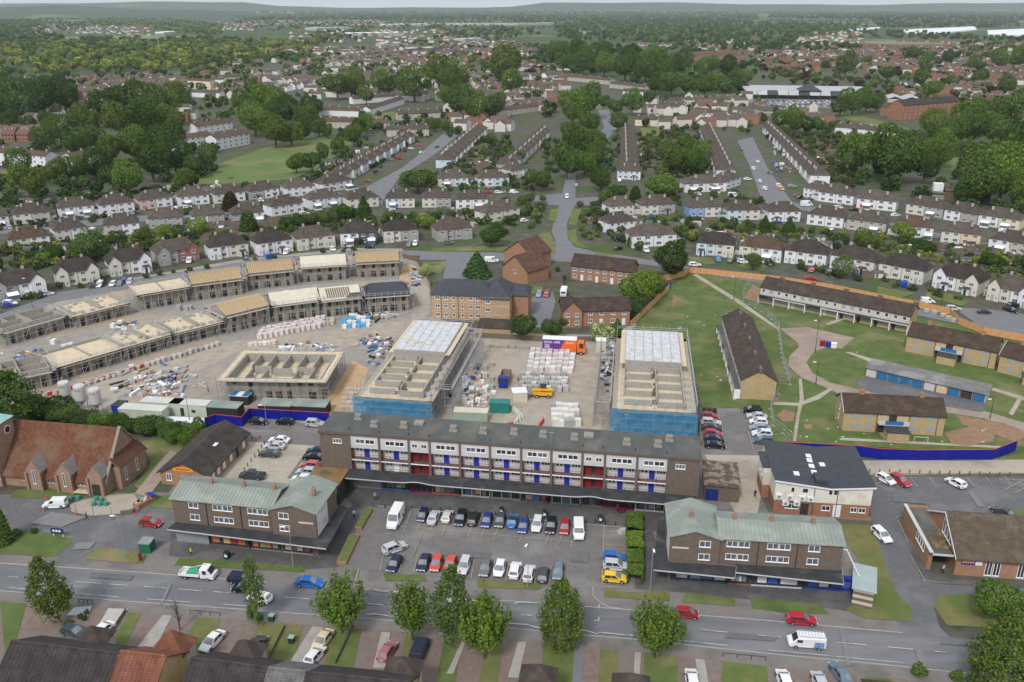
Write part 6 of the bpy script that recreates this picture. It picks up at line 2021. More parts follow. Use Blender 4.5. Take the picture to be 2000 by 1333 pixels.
def tree(kind, px, py, wpx=None, tint=MDG, label=None, group=None, h=None, sx=1.0, name=None, lean=0, at=None):
 """a tree whose trunk stands at the survey pixel; wpx is the crown width measured in the photograph"""
 global ntree
 p = at or G(px, py)
 cm, tm, H0 = TREES[kind]
 ppm = CT * (py - 14.4) / CAM_H
 base_w = {"b": 10.4, "c": 6.2, "p": 5.0, "v": 8.2, "s": 6.0}[kind[0]]
 if kind.startswith("birch"):
  base_w = 6.6
 s = (wpx / ppm) / base_w if wpx else 1.0
 sz = (h / H0) if h else s
 nm = name or {"broad": "broadleaf_tree", "conif": "conifer_tree", "cypre": "cypress_tree", "popla": "poplar_tree", "vase0": "street_tree", "vase1": "street_tree", "vase2": "street_tree", "birch": "birch_tree", "shrub": "shrub", "bare": "bare_tree"}[kind[:5]]
 rz = random.uniform(0,6.28)
 t = thing(nm, label, "shrub" if nm == "shrub" else "tree", p, rz, group)
 t.scale = (s * sx, s * sx, sz)
 obj("trunk" if nm != "shrub" else "stem", tm, t)
 k = random.uniform(.9,1.1)
 obj("crown" if nm != "shrub" else "foliage", cm, t, col=tuple(c * k for c in tint))
 if lean:
  t.rotation_euler = (0, lean, 0)
 ntree += 1
 return t
ST_ = "trees along the main road"
tree("birch0", 118,1216,78, OLV, "leaning birch over the brick drives, leftmost tree of the main road", ST_, h=11.5, lean=-.14)
tree("birch1", 503,1222,52, GRY, "slender drooping birch with the white car behind it", ST_, h=12.6)
tree("vase0", 668,1238,108, VIV, "bright green vase shaped tree right of the blue car on the road", ST_, h=10.2)
tree("vase1", 806,1252,92, VIV, "bright green vase shaped tree at the left end of the zebra crossing", ST_, h=10.6)
tree("birch0", 884,1258,86, GRY, "drooping birch between the two bright green trees at the zebra crossing", ST_, h=13.2)
tree("vase2", 946,1288,120, VIV, "broad green vase shaped tree right of the drooping birch by the zebra crossing", ST_, h=11.2)
tree("birch2", 1096,1266,82, OLV, "full olive birch standing opposite the car park exit", ST_, h=11.6)
tree("vase0", 1278,1286,108, VIV, "green vase shaped tree left of the red car on the road", ST_, h=9.8)
tree("birch2", 1948,1352,116, OLV, "weeping birch in the bottom right corner", ST_, h=11.5)
tree("broad1", 1952,1212,118, BRG, "spreading white flecked bush tree on the dry lawn by the brick hall", None, h=7.0)
tree("bare", 352,1232, None, MDG, "thin nearly leafless tree on a front lawn", None, h=7.2)
tree("cypress", 6,1062,50, MDG, "dense rounded evergreen at the left edge of the forecourt lawn", None, h=7.5)
tree("shrub", 34,1047,24, GRY, "small pale rounded shrub on the forecourt lawn", None, h=1.6)
tree("shrub", 68,1042,16, DKG, "small dark shrub on the forecourt lawn", None, h=1.2)
tree("birch2", 14,838,118, MDG, "big willow like tree behind the church roof", None, h=14)
for x, y, w_, c in ((135,1220,18, OLV),(158,1208,12, DKG),(170,1200,12, DKG),(166,1212,12, DKG)):
 tree("shrub", x, y, w_, c, f"small clipped shrub in the gravel bed near the leaning birch, at its {['left', 'front', 'back', 'right'][[135,158,170,166].index(x)]}", None, h=1.0)
for i, (x, y) in enumerate(((1793,1318),(1868,1330),(1900,1338))):
 tree("shrub", x, y, 34 - 4 * i, BRG, ["round green shrub on the lower right pavement edge", "second round green shrub beside the weeping birch", "low green shrub at the foot of the weeping birch"][i], None, h=2.0)
tree("shrub", 1058,1332,24, BLG, "blue green small conifer shrub at the bottom edge", None, h=2.5)
rg = np.random.default_rng(8)
def hedge(label, pix, w_, h_, tint, leaf=.22, dens=22, name="hedge", wob=.25, group=None):
 P = [G(*p) for p in pix]
 V = []
 for a, b in zip(P, P[1:]):
  d = np.array(b - a)
  L_ = np.linalg.norm(d[:2])
  u = d / L_
  nrm = np.array([-u[1], u[0],0])
  n = int(L_ * (w_ + 2 * h_) * dens)
  t = rg.uniform(0, L_, n)
  q = rg.uniform(0, w_ + 2 * h_, n)
  off = np.where(q < h_, -w_ / 2, np.where(q < h_ + w_, q - h_ - w_ / 2, w_ / 2))
  z = np.where(q < h_, q, np.where(q < h_ + w_, h_, q - h_ - w_))
  bump = wob * np.sin(t * 1.7 + off) + rg.normal(0, wob * .5, n)
  nx = np.where(q < h_, -1, np.where(q < h_ + w_, 0,1))[:, None] * nrm
  nz = np.where((q >= h_) & (q < h_ + w_),1,.25)[:, None] * np.array([0,0,1])
  N = nx + nz
  pts = np.array(a) + u * t[:, None] + nrm * off[:, None] + np.array([0,0,1]) * z[:, None] + N * bump[:, None]
  pts[:, 2] = np.maximum(pts[:, 2],.05)
  V.append(leaf_quads(pts, N, leaf, rg))
 me = quads_mesh(name, np.concatenate(V) - np.tile(np.array(P[0]),(sum(len(v) for v in V),1)), LEAF)
 o = obj(name, me, None, P[0], col=tint)
 return tag(o, label, "hedge", group)
hedge("tall clipped green hedge between the parked cars and the right shop block", [(1238,1018),(1239,1050)],2.6,2.0, BRG, .13,150, wob=.12)
hedge("pale green clipped hedge, middle of the car park hedge", [(1239,1056),(1240,1088)],2.5,2.0, LIM, .13,150, wob=.12)
hedge("bright green clipped hedge beside the blue parked car", [(1240,1092),(1240,1118)],2.5,2.0, BRG, .13,150, wob=.10)
hedge("bright green clipped hedge end beside the yellow car", [(1240,1121),(1240,1142)],2.4,2.0, BRG, .13,150, wob=.10)
for i, (x, y, w_, tn) in enumerate([(80,815,60, DKG),(110,822,56, MDG),(140,826,52, MDG),(170,832,52, DKG),(200,836,50, BRG),(228,840,50, DKG),(256,846,56, DKG),(284,850,54, MDG),(306,846,46, DKG),(330,852,50, MDG),(352,856,46, DKG),(374,862,44, BRG),(390,846,36, MDG),(60,806,70, DKG),(120,806,60, DKG),(340,868,34, BRG),(365,876,30, BRG)]):
 tree(f"broad{i % 6}", x, y, w_ * 1.05, tn, f"{TN[tn]} bush, {nth(i + 1)} in the overgrown hedge behind the church", "bushes in the hedge behind the church", h=3.9, name="bush")
MIDT = [("broad0", 1310,545,88,(.55,.55,.5), "big dark tree at the bend of the orange fence", 14),("broad1", 1246,600,84, LIM, "lime yellow tree above the orange fence and brick houses", 13),("broad2", 1276,585,50, BRG, "green tree tucked under the lime yellow tree", 9),("broad3", 1232,618,56, BLG, "blue green bushy tree beside the brick house pair", 7.5),("broad4", 1022,664,64, DKG, "dark round tree left of the purple lorry", 7.5),("broad5", 1077,660,46, DKG, "smaller dark round tree left of the purple lorry", 5.5),("shrub", 1175,668,50, WHF, "white flowering tree left of the right unfinished block", 6.5),("conifer", 1205,662,36, MDG, "small green conifer beside the white flowering tree", 6),
  ("conifer", 932,540,54, BLG, "blue green conifer in front of the buff flats road", 9),("broad1", 960,482,56, DKG, "dark dense tree left of the avenue mouth", 9),("conifer", 712,432,40, DKG, "tall dark conifer in the gardens left of centre", 11),("cypress", 487,458,50, DKG, "thick dark cypress in the left gardens", 10),("poplar", 452,412,36, PUR, "narrow purple leaved tree in the left street", 9),("broad2", 180,512,78, MDG, "large green garden tree behind the left end of the site row", 11),("broad3", 817,378,82, MDG, "big spreading tree on the corner of the diagonal street", 14),("broad4", 1050,374,54, MDG, "round green tree left of the avenue junction", 12),("broad5", 1173,374,52, DKG, "round dark tree right of the avenue junction", 12),("broad0", 1293,390,86, BRG, "big ball shaped bright green tree right of the avenue", 13),("conifer", 1492,458,30, DKG, "dark conifer left of the second right row", 8),("conifer", 1540,462,34, DKG, "broad dark conifer in the right back gardens", 8),("broad2", 1690,490,60, OLV, "olive green garden tree in the right back gardens", 8),("broad1", 1766,472,50, LIM, "bright lime garden tree in the right back gardens", 8),("broad3", 1800,498,60, DKG, "dark garden tree beside the lime garden tree", 7),("broad4", 1470,526,36, GRY, "grey green small tree on the verge by the orange fence", 6),("broad5", 1645,545,44, GRY, "grey green street tree behind the derelict white terrace", 8),("broad0", 1935,530,56, DKG, "dark garden tree at the right edge rows", 7),("broad1", 1008,322,42, MDG, "green tree at the lower end of the left avenue row", 10),("poplar", 1240,395,26, DKG, "dark slim tree beside the ball shaped tree", 8),("broad3", 90,515,40, YLW if False else LIM, "yellowish bush in the left gardens", 5),("broad2", 830,540,30, WHF, "small flowering bush at the road corner by the flats", 4),("broad5", 1100,640,18, DKG, "dark little bush in the flats car park", 3)]
for k, x, y, w_, tn, lab, h in MIDT:
 tree(k, x, y, w_, tn, lab, None, h=h)
def clump(desc, pts, group, tints, hk=1.05, kinds=None):
 for i, (x, y, w_) in enumerate(pts):
  tn = random.choice(tints)
  kd = random.choice(kinds) if kinds else f"broad{random.randrange(6)}"
  ppm = CT * (y - 14.4) / CAM_H
  h = w_ / ppm * hk * random.uniform(.9,1.12)
  tree(kd, x, y, w_, tn, f"{TN[tn]} tree, {nth(i + 1)} {desc}", group, h=h)
clump("along the tree lined avenue from its near end", [(1107,352,66),(1142,342,50),(1166,325,44),(1128,312,64),(1162,296,50),(1112,286,46),(1118,248,72),(1146,234,68),(1150,262,44),(1206,258,40),(1200,226,34),(1234,226,44),(1180,214,28),(1268,208,30),(1236,198,26)], "trees of the avenue", [MDG, MDG, BRG])
clump("in the dark clump right of the avenue", [(1318,342,56),(1346,336,48),(1372,318,44),(1366,346,44),(1340,312,44),(1388,300,30),(1300,318,40),(1272,290,26)], "dark clump right of the avenue", [DKG, DKG, MDG, MDG, OLV, BRG])
clump("in the big grove left of the meadow", [(60,388,74),(40,352,60),(250,384,68),(300,356,84),(345,344,74),(380,348,50),(408,330,44),(330,306,80),(270,316,74),(220,322,60),(290,276,80),(240,274,76),(180,300,64),(150,310,44),(170,276,60),(210,250,84),(260,242,90),(310,250,70),(340,262,60),(120,282,60),(90,296,48),(190,352,60),(150,356,50),(110,360,50),(222,372,50),(360,372,44),(330,236,60),(350,216,54)], "grove left of the meadow", [DKG, DKG, MDG, MDG, OLV, BRG])
clump("in the dark trees at the far left", [(10,230,70),(50,236,66),(90,232,70),(130,222,60),(30,206,56),(75,200,60),(115,204,54),(-14,250,70),(140,196,34),(20,262,46),(62,262,40),(100,256,40)], "dark trees at the far left", [DKG, DKG, BLG])
clump("in the grove right of the meadow flats", [(500,268,70),(540,290,66),(570,286,54),(520,240,66),(560,250,64),(600,256,54),(480,232,50),(590,276,40),(624,268,36),(640,272,28),(610,230,50),(500,206,50),(540,210,44)], "grove above the meadow", [DKG, DKG, MDG, MDG, OLV, BRG])
clump("around the round trees in the middle distance", [(660,196,56),(690,190,50),(740,182,46),(760,188,40),(810,200,72),(868,180,70),(880,196,56),(876,212,48),(895,178,50),(985,172,76),(1000,186,50),(716,206,34),(900,228,60),(930,238,50),(965,232,56),(850,258,30),(872,262,28),(840,254,24),(700,270,40),(692,288,44),(716,262,34),(580,340,40),(610,336,40),(660,300,34),(632,316,30)], "round trees in the middle distance", [DKG, MDG, MDG, OLV, BRG])
clump("in the right hand trees by the school building", [(1680,344,96),(1742,362,104),(1802,360,56),(1830,330,66),(1780,318,56),(1770,300,44),(1830,300,60),(1860,290,60),(1900,286,66),(1940,290,66),(1980,300,70),(1880,262,66),(1930,258,70),(1980,266,80),(1820,270,60),(1900,402,90),(1950,398,100),(1990,410,70),(1880,404,50),(2010,372,60),(1985,345,60)], "trees by the school", [DKG, MDG, MDG, BRG])
clump("of the poplar row at the right edge", [(1884,340,34),(1908,342,36),(1932,342,36),(1958,344,38),(1984,346,38)], "poplar row", [GRY, OLV],2.0,["poplar"])
clump("in the hedge row among the left gardens", [(562,452,34),(585,450,36),(608,446,36),(632,442,36),(655,438,38),(676,434,36),(694,430,30),(574,462,26),(548,456,22)], "garden hedge row", [DKG, MDG],.9)
clump("in the clump beside the supermarket", [(1640,228,40),(1664,226,44),(1690,222,44),(1712,220,36),(1650,212,36),(1680,208,40),(1545,262,44),(1520,256,40),(1575,262,40),(1596,260,30),(1550,246,34),(1530,272,26)], "clump beside the supermarket", [DKG, DKG, MDG, MDG, OLV, BRG])
clump("scattered through the far right estates", [(1796,174,34),(1804,150,32),(1818,196,40),(1730,160,32),(1650,152,44),(1690,132,26),(1910,168,34),(1960,190,40),(1860,172,26),(1900,142,30),(1950,138,40),(1990,136,40),(1850,130,30),(1780,122,34),(1990,210,40),(1610,138,20)], "trees of the far right estates", [DKG, MDG, PUR, BRG])
clump("along the edge of the right hand woods", [(1280,186,44),(1310,190,52),(1340,186,40),(1376,190,44),(1400,178,36),(1430,176,40),(1452,172,34),(1100,142,40),(1140,148,48),(1180,152,50),(1220,160,52),(1260,162,54),(1300,160,44),(1090,124,40),(1130,122,44),(1180,128,44),(1230,132,50),(1280,136,50),(1330,150,50),(1380,152,50),(1420,150,46)], "edge of the right woods", [DKG, MDG, MDG, OLV, BRG])
clump("in the small trees of the front gardens facing the site", [(1135,452,20),(1204,396,40),(1182,402,34),(1020,400,22),(1035,398,26),(1060,396,18),(835,448,40),(900,452,30),(880,430,24),(760,434,30),(230,480,40),(280,474,40),(320,468,40),(352,470,36),(390,462,40),(110,512,36),(440,468,26),(700,478,20)], "small trees of the gardens", [MDG, OLV, DKG, LIM],.85)
# woods and bushes nobody could count
sp_m = bpy.data.materials.new("woodland_leaf")
sp_m.use_nodes = True
nt = sp_m.node_tree
for n in list(nt.nodes):
 nt.nodes.remove(n)
_o = nt.nodes.new("ShaderNodeOutputMaterial")
_a = nt.nodes.new("ShaderNodeAttribute")
_a.attribute_name = "species_sun_tint"
_g = nt.nodes.new("ShaderNodeNewGeometry")
_r = nt.nodes.new("ShaderNodeMapRange")
_r.inputs[3].default_value = .65
_r.inputs[4].default_value = 1.35
nt.links.new(_g.outputs["Random Per Island"], _r.inputs[0])
_v = nt.nodes.new("ShaderNodeVectorMath")
_v.operation = 'SCALE'
nt.links.new(_a.outputs["Color"], _v.inputs[0])
nt.links.new(_r.outputs[0], _v.inputs["Scale"])
_d = nt.nodes.new("ShaderNodeBsdfDiffuse")
_t = nt.nodes.new("ShaderNodeBsdfTranslucent")
_s = nt.nodes.new("ShaderNodeMixShader")
_s.inputs[0].default_value = .25
nt.links.new(_v.outputs[0], _d.inputs[0])
nt.links.new(_v.outputs[0], _t.inputs[0])
nt.links.new(_d.outputs[0], _s.inputs[1])
nt.links.new(_t.outputs[0], _s.inputs[2])
nt.links.new(_s.outputs[0], _o.inputs[0])
LOW = [crown_broad(200 + i, 210,1.05,6,.8,5.0,.4) for i in range(4)]
MID = [crown_broad(210 + i, 420,.75,8,.8,5.0,.4) for i in range(3)]
BUSH = [crown_broad(220 + i, 90,.42,4,.75,1.6,-.3) for i in range(4)]
SPC = {"d": (.055,.090,.032), "m": (.080,.128,.040), "b": (.122,.172,.048), "l": (.225,.255,.056), "o": (.105,.118,.046), "p": (.046,.026,.032), "y": (.24,.20,.035), "g": (.065,.085,.050)}  # in the far woods, l carries sunlight as a lighter leaf colour
def in_poly(x, y, poly):
 c = False
 j = len(poly) - 1
 for i in range(len(poly)):
  if (poly[i][1] > y) != (poly[j][1] > y) and x < (poly[j][0] - poly[i][0]) * (y - poly[i][1]) / (poly[j][1] - poly[i][1]) + poly[i][0]:
   c = not c
  j = i
 return c
def scatter(name, label, zones, protos, kind="stuff"):
 V, Cc = [],[]
 rg2 = np.random.default_rng(77)
 for poly, dens, size, spc in zones:
  xs, ys = [p[0] for p in poly],[p[1] for p in poly]
  n_try = 0
  y0, y1 = min(ys), max(ys)
  yy = y0
  while yy < y1:
   ppm = CT * (yy + .01 - 14.4) / CAM_H
   wpx = max(1.6, size * ppm)
   rowstep = max(.9, wpx * .42)
   k = (max(xs) - min(xs)) / wpx * dens
   for _ in range(int(k) + (rg2.random() < k % 1)):
    x = rg2.uniform(min(xs), max(xs))
    y = yy + rg2.uniform(0, rowstep)
    if not in_poly(x, y, poly):
     continue
    p = np.array(G(x, y))
    s = size / 10.0 * rg2.uniform(.7,1.3)
    a = rg2.uniform(0,6.28)
    ca, sa = math.cos(a), math.sin(a)
    B = protos[rg2.integers(len(protos))]
    Q = B * s
    Q = np.stack([Q[:, 0] * ca - Q[:, 1] * sa, Q[:, 0] * sa + Q[:, 1] * ca, Q[:, 2]],1) + p
    V.append(Q)
    c = np.array(SPC[spc[rg2.integers(len(spc))]]) * rg2.uniform(.8,1.25)
    Cc.append(np.tile(c, (len(Q),1)))
   yy += rowstep
 V, Cc = np.concatenate(V), np.concatenate(Cc)
 me = quads_mesh(name, V, sp_m)
 at = me.attributes.new("species_sun_tint", 'FLOAT_COLOR', 'POINT')
 at.data.foreach_set("color", np.concatenate([Cc, np.ones((len(Cc),1))],1).astype(np.float32).ravel())
 print(name, len(V) // 4)
 return tag(obj(name, me), label, None, None, kind)
FARZ = [
 ([(440,38),(1000,38),(1000,60),(500,62)],.35,13, "mdb"),([(0,40),(170,44),(170,60),(0,62)],.6,13, "mdb"),([(1480,40),(1700,42),(1700,62),(1480,60)],.4,14, "mbg"),
 ([(-60,94),(120,86),(300,85),(480,84),(505,108),(440,124),(350,138),(240,142),(100,148),(-60,160)],1.5,14, "lllbbbm"),  # sunlit wood: the sunshine is put into its lighter leaf colours
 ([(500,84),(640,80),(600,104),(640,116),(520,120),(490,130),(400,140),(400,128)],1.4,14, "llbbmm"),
 ([(620,64),(720,60),(720,78),(640,86),(600,80)],.9,13, "bbmd"),
 ([(-60,60),(80,62),(120,76),(330,78),(440,74),(500,82),(480,88),(120,92),(-60,98)],1.2,14, "mmdb"),
 ([(-60,28),(80,30),(80,50),(60,56),(-60,58)],1.1,15, "bmmd"),
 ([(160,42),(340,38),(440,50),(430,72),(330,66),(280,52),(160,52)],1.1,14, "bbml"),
 ([(80,28),(380,26),(380,38),(80,40)],1.3,16, "mdd"),
 ([(-60,20),(1000,20),(1000,27),(-60,28)],1.0,30, "ddm"),
 ([(400,27),(1000,27),(1020,40),(480,40)],1.4,22, "dmmb"),
 ([(1000,22),(2060,20),(2060,27),(1000,30)],.9,30, "ddm"),
 ([(1000,30),(1480,28),(1480,40),(1000,46)],1.4,20, "dmmb"),
 ([(1080,48),(1200,42),(1470,40),(1480,62),(1440,100),(1300,92),(1250,84),(1090,78)],1.2,14, "dmmb"),
 ([(1030,96),(1120,88),(1290,106),(1330,138),(1460,132),(1450,182),(1300,186),(1250,166),(1180,150),(1040,134)],1.3,14, "ddmm"),
 ([(1290,96),(1480,84),(1480,100),(1300,112)],.7,13, "ddm"),
 ([(1480,46),(1680,50),(1660,64),(1560,78),(1480,98)],1.1,14, "dmmb"),
 ([(1480,82),(1680,88),(1680,100),(1480,110)],1.1,13, "ddd"),
 ([(1500,24),(2060,26),(2060,40),(1700,40),(1500,36)],1.2,20, "ddd"),
 ([(1700,40),(1990,36),(1990,54),(1720,55)],1.1,15, "gbg"),
 ([(1650,62),(1760,62),(2060,78),(2060,84),(1660,76)],.7,13, "dmm"),
 ([(1900,86),(2060,90),(2060,128),(1880,116),(1800,122),(1780,108)],.65,13, "dmm"),
 ([(1780,122),(2060,128),(2060,150),(1800,138)],.55,13, "dmm"),
 ([(760,96),(880,60),(1080,54),(1080,70),(900,90),(880,104)],.4,13, "mdb"),
 ([(860,62),(1010,60),(1010,76),(880,78)],.5,13, "mdb"),
 ([(380,140),(500,110),(640,110),(640,170),(500,180),(380,160)],.5,10, "mdbbo"),
 ([(640,100),(900,96),(900,180),(640,180)],.5,10, "mdbbo"),
 ([(860,86),(1080,90),(1080,230),(900,230)],.5,10, "mdobp"),
 ([(100,150),(480,140),(480,200),(100,240)],.42,10, "mdbo"),
 ([(1460,96),(2060,96),(2060,210),(1700,200),(1460,150)],.6,9, "mdbop"),
 ([(820,108),(900,104),(1000,130),(940,170),(840,150)],.45,12, "mmdb"),
]
M["wood"] = mat("woodland_floor", (.040,.062,.024),(.062,.088,.032),.02,.95, world_co=True)
for poly, dens, _s, _c in FARZ:
 if dens > .62:
  sheet("woodland_floor", poly, .03, M["wood"])
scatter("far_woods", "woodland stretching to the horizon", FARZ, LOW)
scatter("garden_trees", "small trees, hedges and bushes of the many back gardens", [
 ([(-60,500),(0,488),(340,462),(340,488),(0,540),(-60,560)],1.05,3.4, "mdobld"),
 ([(340,470),(740,430),(860,426),(840,446),(660,464),(340,488)],1.0,3.4, "mdobd"),
 ([(0,400),(330,375),(480,366),(640,354),(660,365),(420,385),(0,415)],.5,4.5, "mdd"),
 ([(820,420),(1000,402),(1060,410),(1040,440),(880,455)],.4,4.5, "mdob"),
 ([(1140,400),(1340,385),(1340,405),(1240,412),(1150,440)],.4,4.5, "mdob"),
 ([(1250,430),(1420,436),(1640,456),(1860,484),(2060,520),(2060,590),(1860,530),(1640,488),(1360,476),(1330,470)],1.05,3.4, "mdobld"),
 ([(1160,420),(1240,462),(1350,470),(1350,488),(1240,490),(1160,470)],.35,3.6, "mdo"),
 ([(900,270),(1000,268),(1000,345),(860,345)],.95,4.0, "mdobd"),
 ([(1060,270),(1215,270),(1200,345),(1130,350),(1130,290),(1105,290),(1090,345),(1060,350)],.7,3.4, "mdb"),
 ([(1240,385),(1340,360),(1440,380),(1500,405),(1340,408)],.45,3.4, "mdo"),
 ([(1130,405),(1190,398),(1230,412),(1180,480),(1140,470)],.5,3.2, "mdbo"),
 ([(1000,400),(1065,402),(1055,450),(1000,470),(960,450)],.5,3.2, "mdbo"),
 ([(840,345),(960,345),(1080,352),(1080,376),(840,382)],.4,3.4, "mdo"),
 ([(690,345),(830,262),(850,262),(720,352)],.5,2.8, "mdo"),
 ([(1225,262),(1395,262),(1420,350),(1240,350)],.95,4.0, "mdobd"),
 ([(1490,270),(1640,262),(1680,300),(1660,370),(1590,360)],.95,4.0, "mdo"),
 ([(640,300),(720,282),(760,290),(680,350),(600,350)],.5,5, "mdb"),
 ([(780,280),(840,250),(860,256),(800,300)],.25,4, "mdb"),
 ([(340,200),(620,180),(620,262),(480,262),(360,240)],.25,6, "mdb"),
 ([(620,236),(900,214),(960,250),(900,268),(640,280)],.28,6, "mdd"),
 ([(1260,190),(1480,190),(1500,262),(1250,262)],.28,6, "mdob"),
 ([(1460,210),(1640,240),(1800,285),(1790,300),(1640,285),(1480,250)],.35,6, "mdd"),
 ([(1700,290),(2060,300),(2060,400),(1960,430),(1760,405),(1660,380)],.45,7, "mdd"),
 ([(1360,505),(1500,520),(1800,575),(1900,600),(1900,592),(1800,562),(1500,508),(1360,498)],.45,2.2, "mdo"),
 ([(0,600),(100,566),(330,532),(480,512),(700,486),(700,492),(480,520),(330,542),(100,576),(0,612)],.34,2.2, "mdo"),
 ([(0,440),(480,405),(700,392),(700,398),(480,414),(0,452)],.45,2.6, "mdo"),
 ([(1040,530),(1110,530),(1110,560),(1040,556)],.3,2.4, "mdo"),
 ([(-60,280),(200,300),(420,300),(420,380),(200,395),(-60,400)],.35,7, "ddm"),
 ([(1640,236),(1800,272),(1800,282),(1630,244)],.5,4, "dd"),
], MID)

# ---- vehicles
def loft_body(mb, prof, w, edge=.12, m=0):
 """a body shaped by its side profile (x, z), narrowed at both flanks so that the sides are rounded"""
 n = len(prof)
 cx = sum(p[0] for p in prof) / n
 cz = sum(p[1] for p in prof) / n
 base = len(mb.v)
 for y, k in ((-w, .965),(-w + edge, 1.0),(w - edge, 1.0),(w, .965)):
  hx = max(abs(p[0]) for p in prof)
  for x, z in prof:
   t_ = max(0,(abs(x) / hx - .55) / .45)
   mb.v.append((cx + (x - cx) * k, y * (1 - .16 * t_ * t_), cz + (z - cz) * (k if k == 1 else .90)))
 for s in range(3):
  for i in range(n):
   j = (i + 1) % n
   mb.f.append((base + s * n + i, base + s * n + j, base + (s + 1) * n + j, base + (s + 1) * n + i))
   mb.m.append(m)
 mb.f.append(tuple(base + i for i in range(n))[::-1])
 mb.m.append(m)
 mb.f.append(tuple(base + 3 * n + i for i in range(n)))
 mb.m.append(m)
_wheel = None
def wheel_mesh(r=.32):
 mb = MB()
 k = 12
 n0 = len(mb.v)
 prof = [(-.1, r * .55),(-.11, r * .9),(-.06, r),(.06, r),(.11, r * .9),(.1, r * .55)]
 for y, rr in prof:
  for i in range(k):
   t = 2 * math.pi * i / k
   mb.v.append((rr * math.cos(t), y, rr * math.sin(t)))
 for q in range(len(prof) - 1):
  for i in range(k):
   j = (i + 1) % k
   mb.f.append((n0 + q * k + i, n0 + (q + 1) * k + i, n0 + (q + 1) * k + j, n0 + q * k + j))
   mb.m.append(0)
 mb.f.append(tuple(n0 + i for i in range(k)))
 mb.f.append(tuple(n0 + (len(prof) - 1) * k + i for i in range(k))[::-1])
 mb.m += [1,1]
 return mb.mesh("wheel", [M["rubber"], M["steel"]])
WHEEL = wheel_mesh()
BIGWHEEL = wheel_mesh(.5)
M["lamp"] = mat("headlamp_glass", (.62,.64,.66),(.72,.74,.76),3,.15, spec=.6)
M["tail"] = mat("tail_lamp_glass", (.25,.01,.01),(.35,.02,.02),3,.2, spec=.6)
M["plate"] = mat("number_plate", (.7,.68,.5),(.75,.72,.55),3,.5)
CARS = {}
def car_proto(kind):
 spec = dict(hatch=(4.05,.87,.86,1.48,(-1.93,-1.50,.20,1.18)), saloon=(4.55,.89,.86,1.44,(-1.85,-1.00,.25,1.25)), estate=(4.55,.89,.86,1.50,(-2.18,-1.82,.25,1.20)),
    suv=(4.4,.92,.98,1.66,(-2.1,-1.75,.25,1.12)), small=(3.6,.82,.88,1.50,(-1.72,-1.45,.35,1.18)), van=(5.2,.98,1.15,1.98,(-2.52,-2.45,1.15,1.75)), bigvan=(5.9,1.02,1.3,2.6,(-2.88,-2.84,1.35,1.95)),
    smallvan=(4.3,.9,1.0,1.82,(-2.08,-2.0,.55,1.15)), cabrio=(4.3,.89,.88,1.40,(-1.45,-.95,.25,.95)), pickup=(5.2,.95,1.08,1.78,(-.75,-.55,.75,1.35)))[kind]
 Ln, w, zb, zr, (xr0, xr1, xf1, xf0) = spec
 h = Ln / 2
 t = thing("car", "prototype", "car")
 mb = MB()
 van = kind in ("van", "bigvan", "smallvan")
 hood = zb - (.02 if not van else .05)
 nose = zb * .78
 prof = [(-h + .05,.30),(-h * .6,.26),(h * .6,.24),(h - .12,.26),(h, .38),(h - .01, nose * .8),(h - .12, nose),(h * .72, nose + (hood - nose) * .6),(xf0 + .05, hood),(xr0, zb),(-h + .06, zb - .04),(-h, zb - .22),(-h, .42)]
 loft_body(mb, prof, w)
 wb, wt = w - .05, w - (.22 if not van else .13)
 B = [(xr0, zb - .02),(xf0, zb - .02)]
 T = [(xr1, zr - .06),(xf1, zr - .06)]
 n0 = len(mb.v)
 mb.v += [(B[0][0],-wb, B[0][1]),(B[1][0],-wb, B[1][1]),(B[1][0], wb, B[1][1]),(B[0][0], wb, B[0][1]),(T[0][0],-wt, T[0][1]),(T[1][0],-wt, T[1][1]),(T[1][0], wt, T[1][1]),(T[0][0], wt, T[0][1]),
    (T[0][0] + .12,-wt + .12, zr),(T[1][0] - .14,-wt + .12, zr),(T[1][0] - .14, wt - .12, zr),(T[0][0] + .12, wt - .12, zr)]
 for q in ((0,1,5,4),(1,2,6,5),(2,3,7,6),(3,0,4,7),(4,5,9,8),(5,6,10,9),(6,7,11,10),(7,4,8,11),(8,9,10,11)):
  mb.f.append(tuple(n0 + i for i in q))
  mb.m.append(0)
 if kind == "pickup":
  mb.box(-h + .05,-w + .08, zb - .06, xr0 - .05,-w + .16, zb + .06).box(-h + .05, w - .16, zb - .06, xr0 - .05, w - .08, zb + .06)
 body = mb.build("body", [M["paint"]], t)
 V = [Vector(v) for v in mb.v[n0:n0 + 8]]
 def pane(name, a, b, c, d, u0, u1, v0, v1, m="darkglass"):
  P = lambda u, v: (a.lerp(b, u)).lerp(d.lerp(c, u), v)
  nrm = (b - a).cross(d - a).normalized() * .012
  g_ = MB().poly([P(u0, v0) + nrm, P(u1, v0) + nrm, P(u1, v1) + nrm, P(u0, v1) + nrm])
  return g_.build(name, M[m], t)
 pane("windscreen", V[1], V[2], V[6], V[5],.05,.95,.08,.92, "screen")
 if not van or kind == "smallvan":
  pane("rear_window", V[3], V[0], V[4], V[7],.1,.9,.22,.88, "screen")
 u0 = .06 if not van else .60
 for nm, a, b, c, d in (("side_window", V[0], V[1], V[5], V[4]),("side_window", V[2], V[3], V[7], V[6])):
  if nm and a is V[0]:
   if van:
    pane(nm, a, b, c, d, .70,.93,.2,.88)
   else:
    pane(nm, a, b, c, d, .10,.50,.14,.88)
    pane(nm, a, b, c, d, .54,.90,.14,.88)
  else:
   if van:
    pane(nm, a, b, c, d, .07,.30,.2,.88)
   else:
    pane(nm, a, b, c, d, .10,.46,.14,.88)
    pane(nm, a, b, c, d, .50,.90,.14,.88)
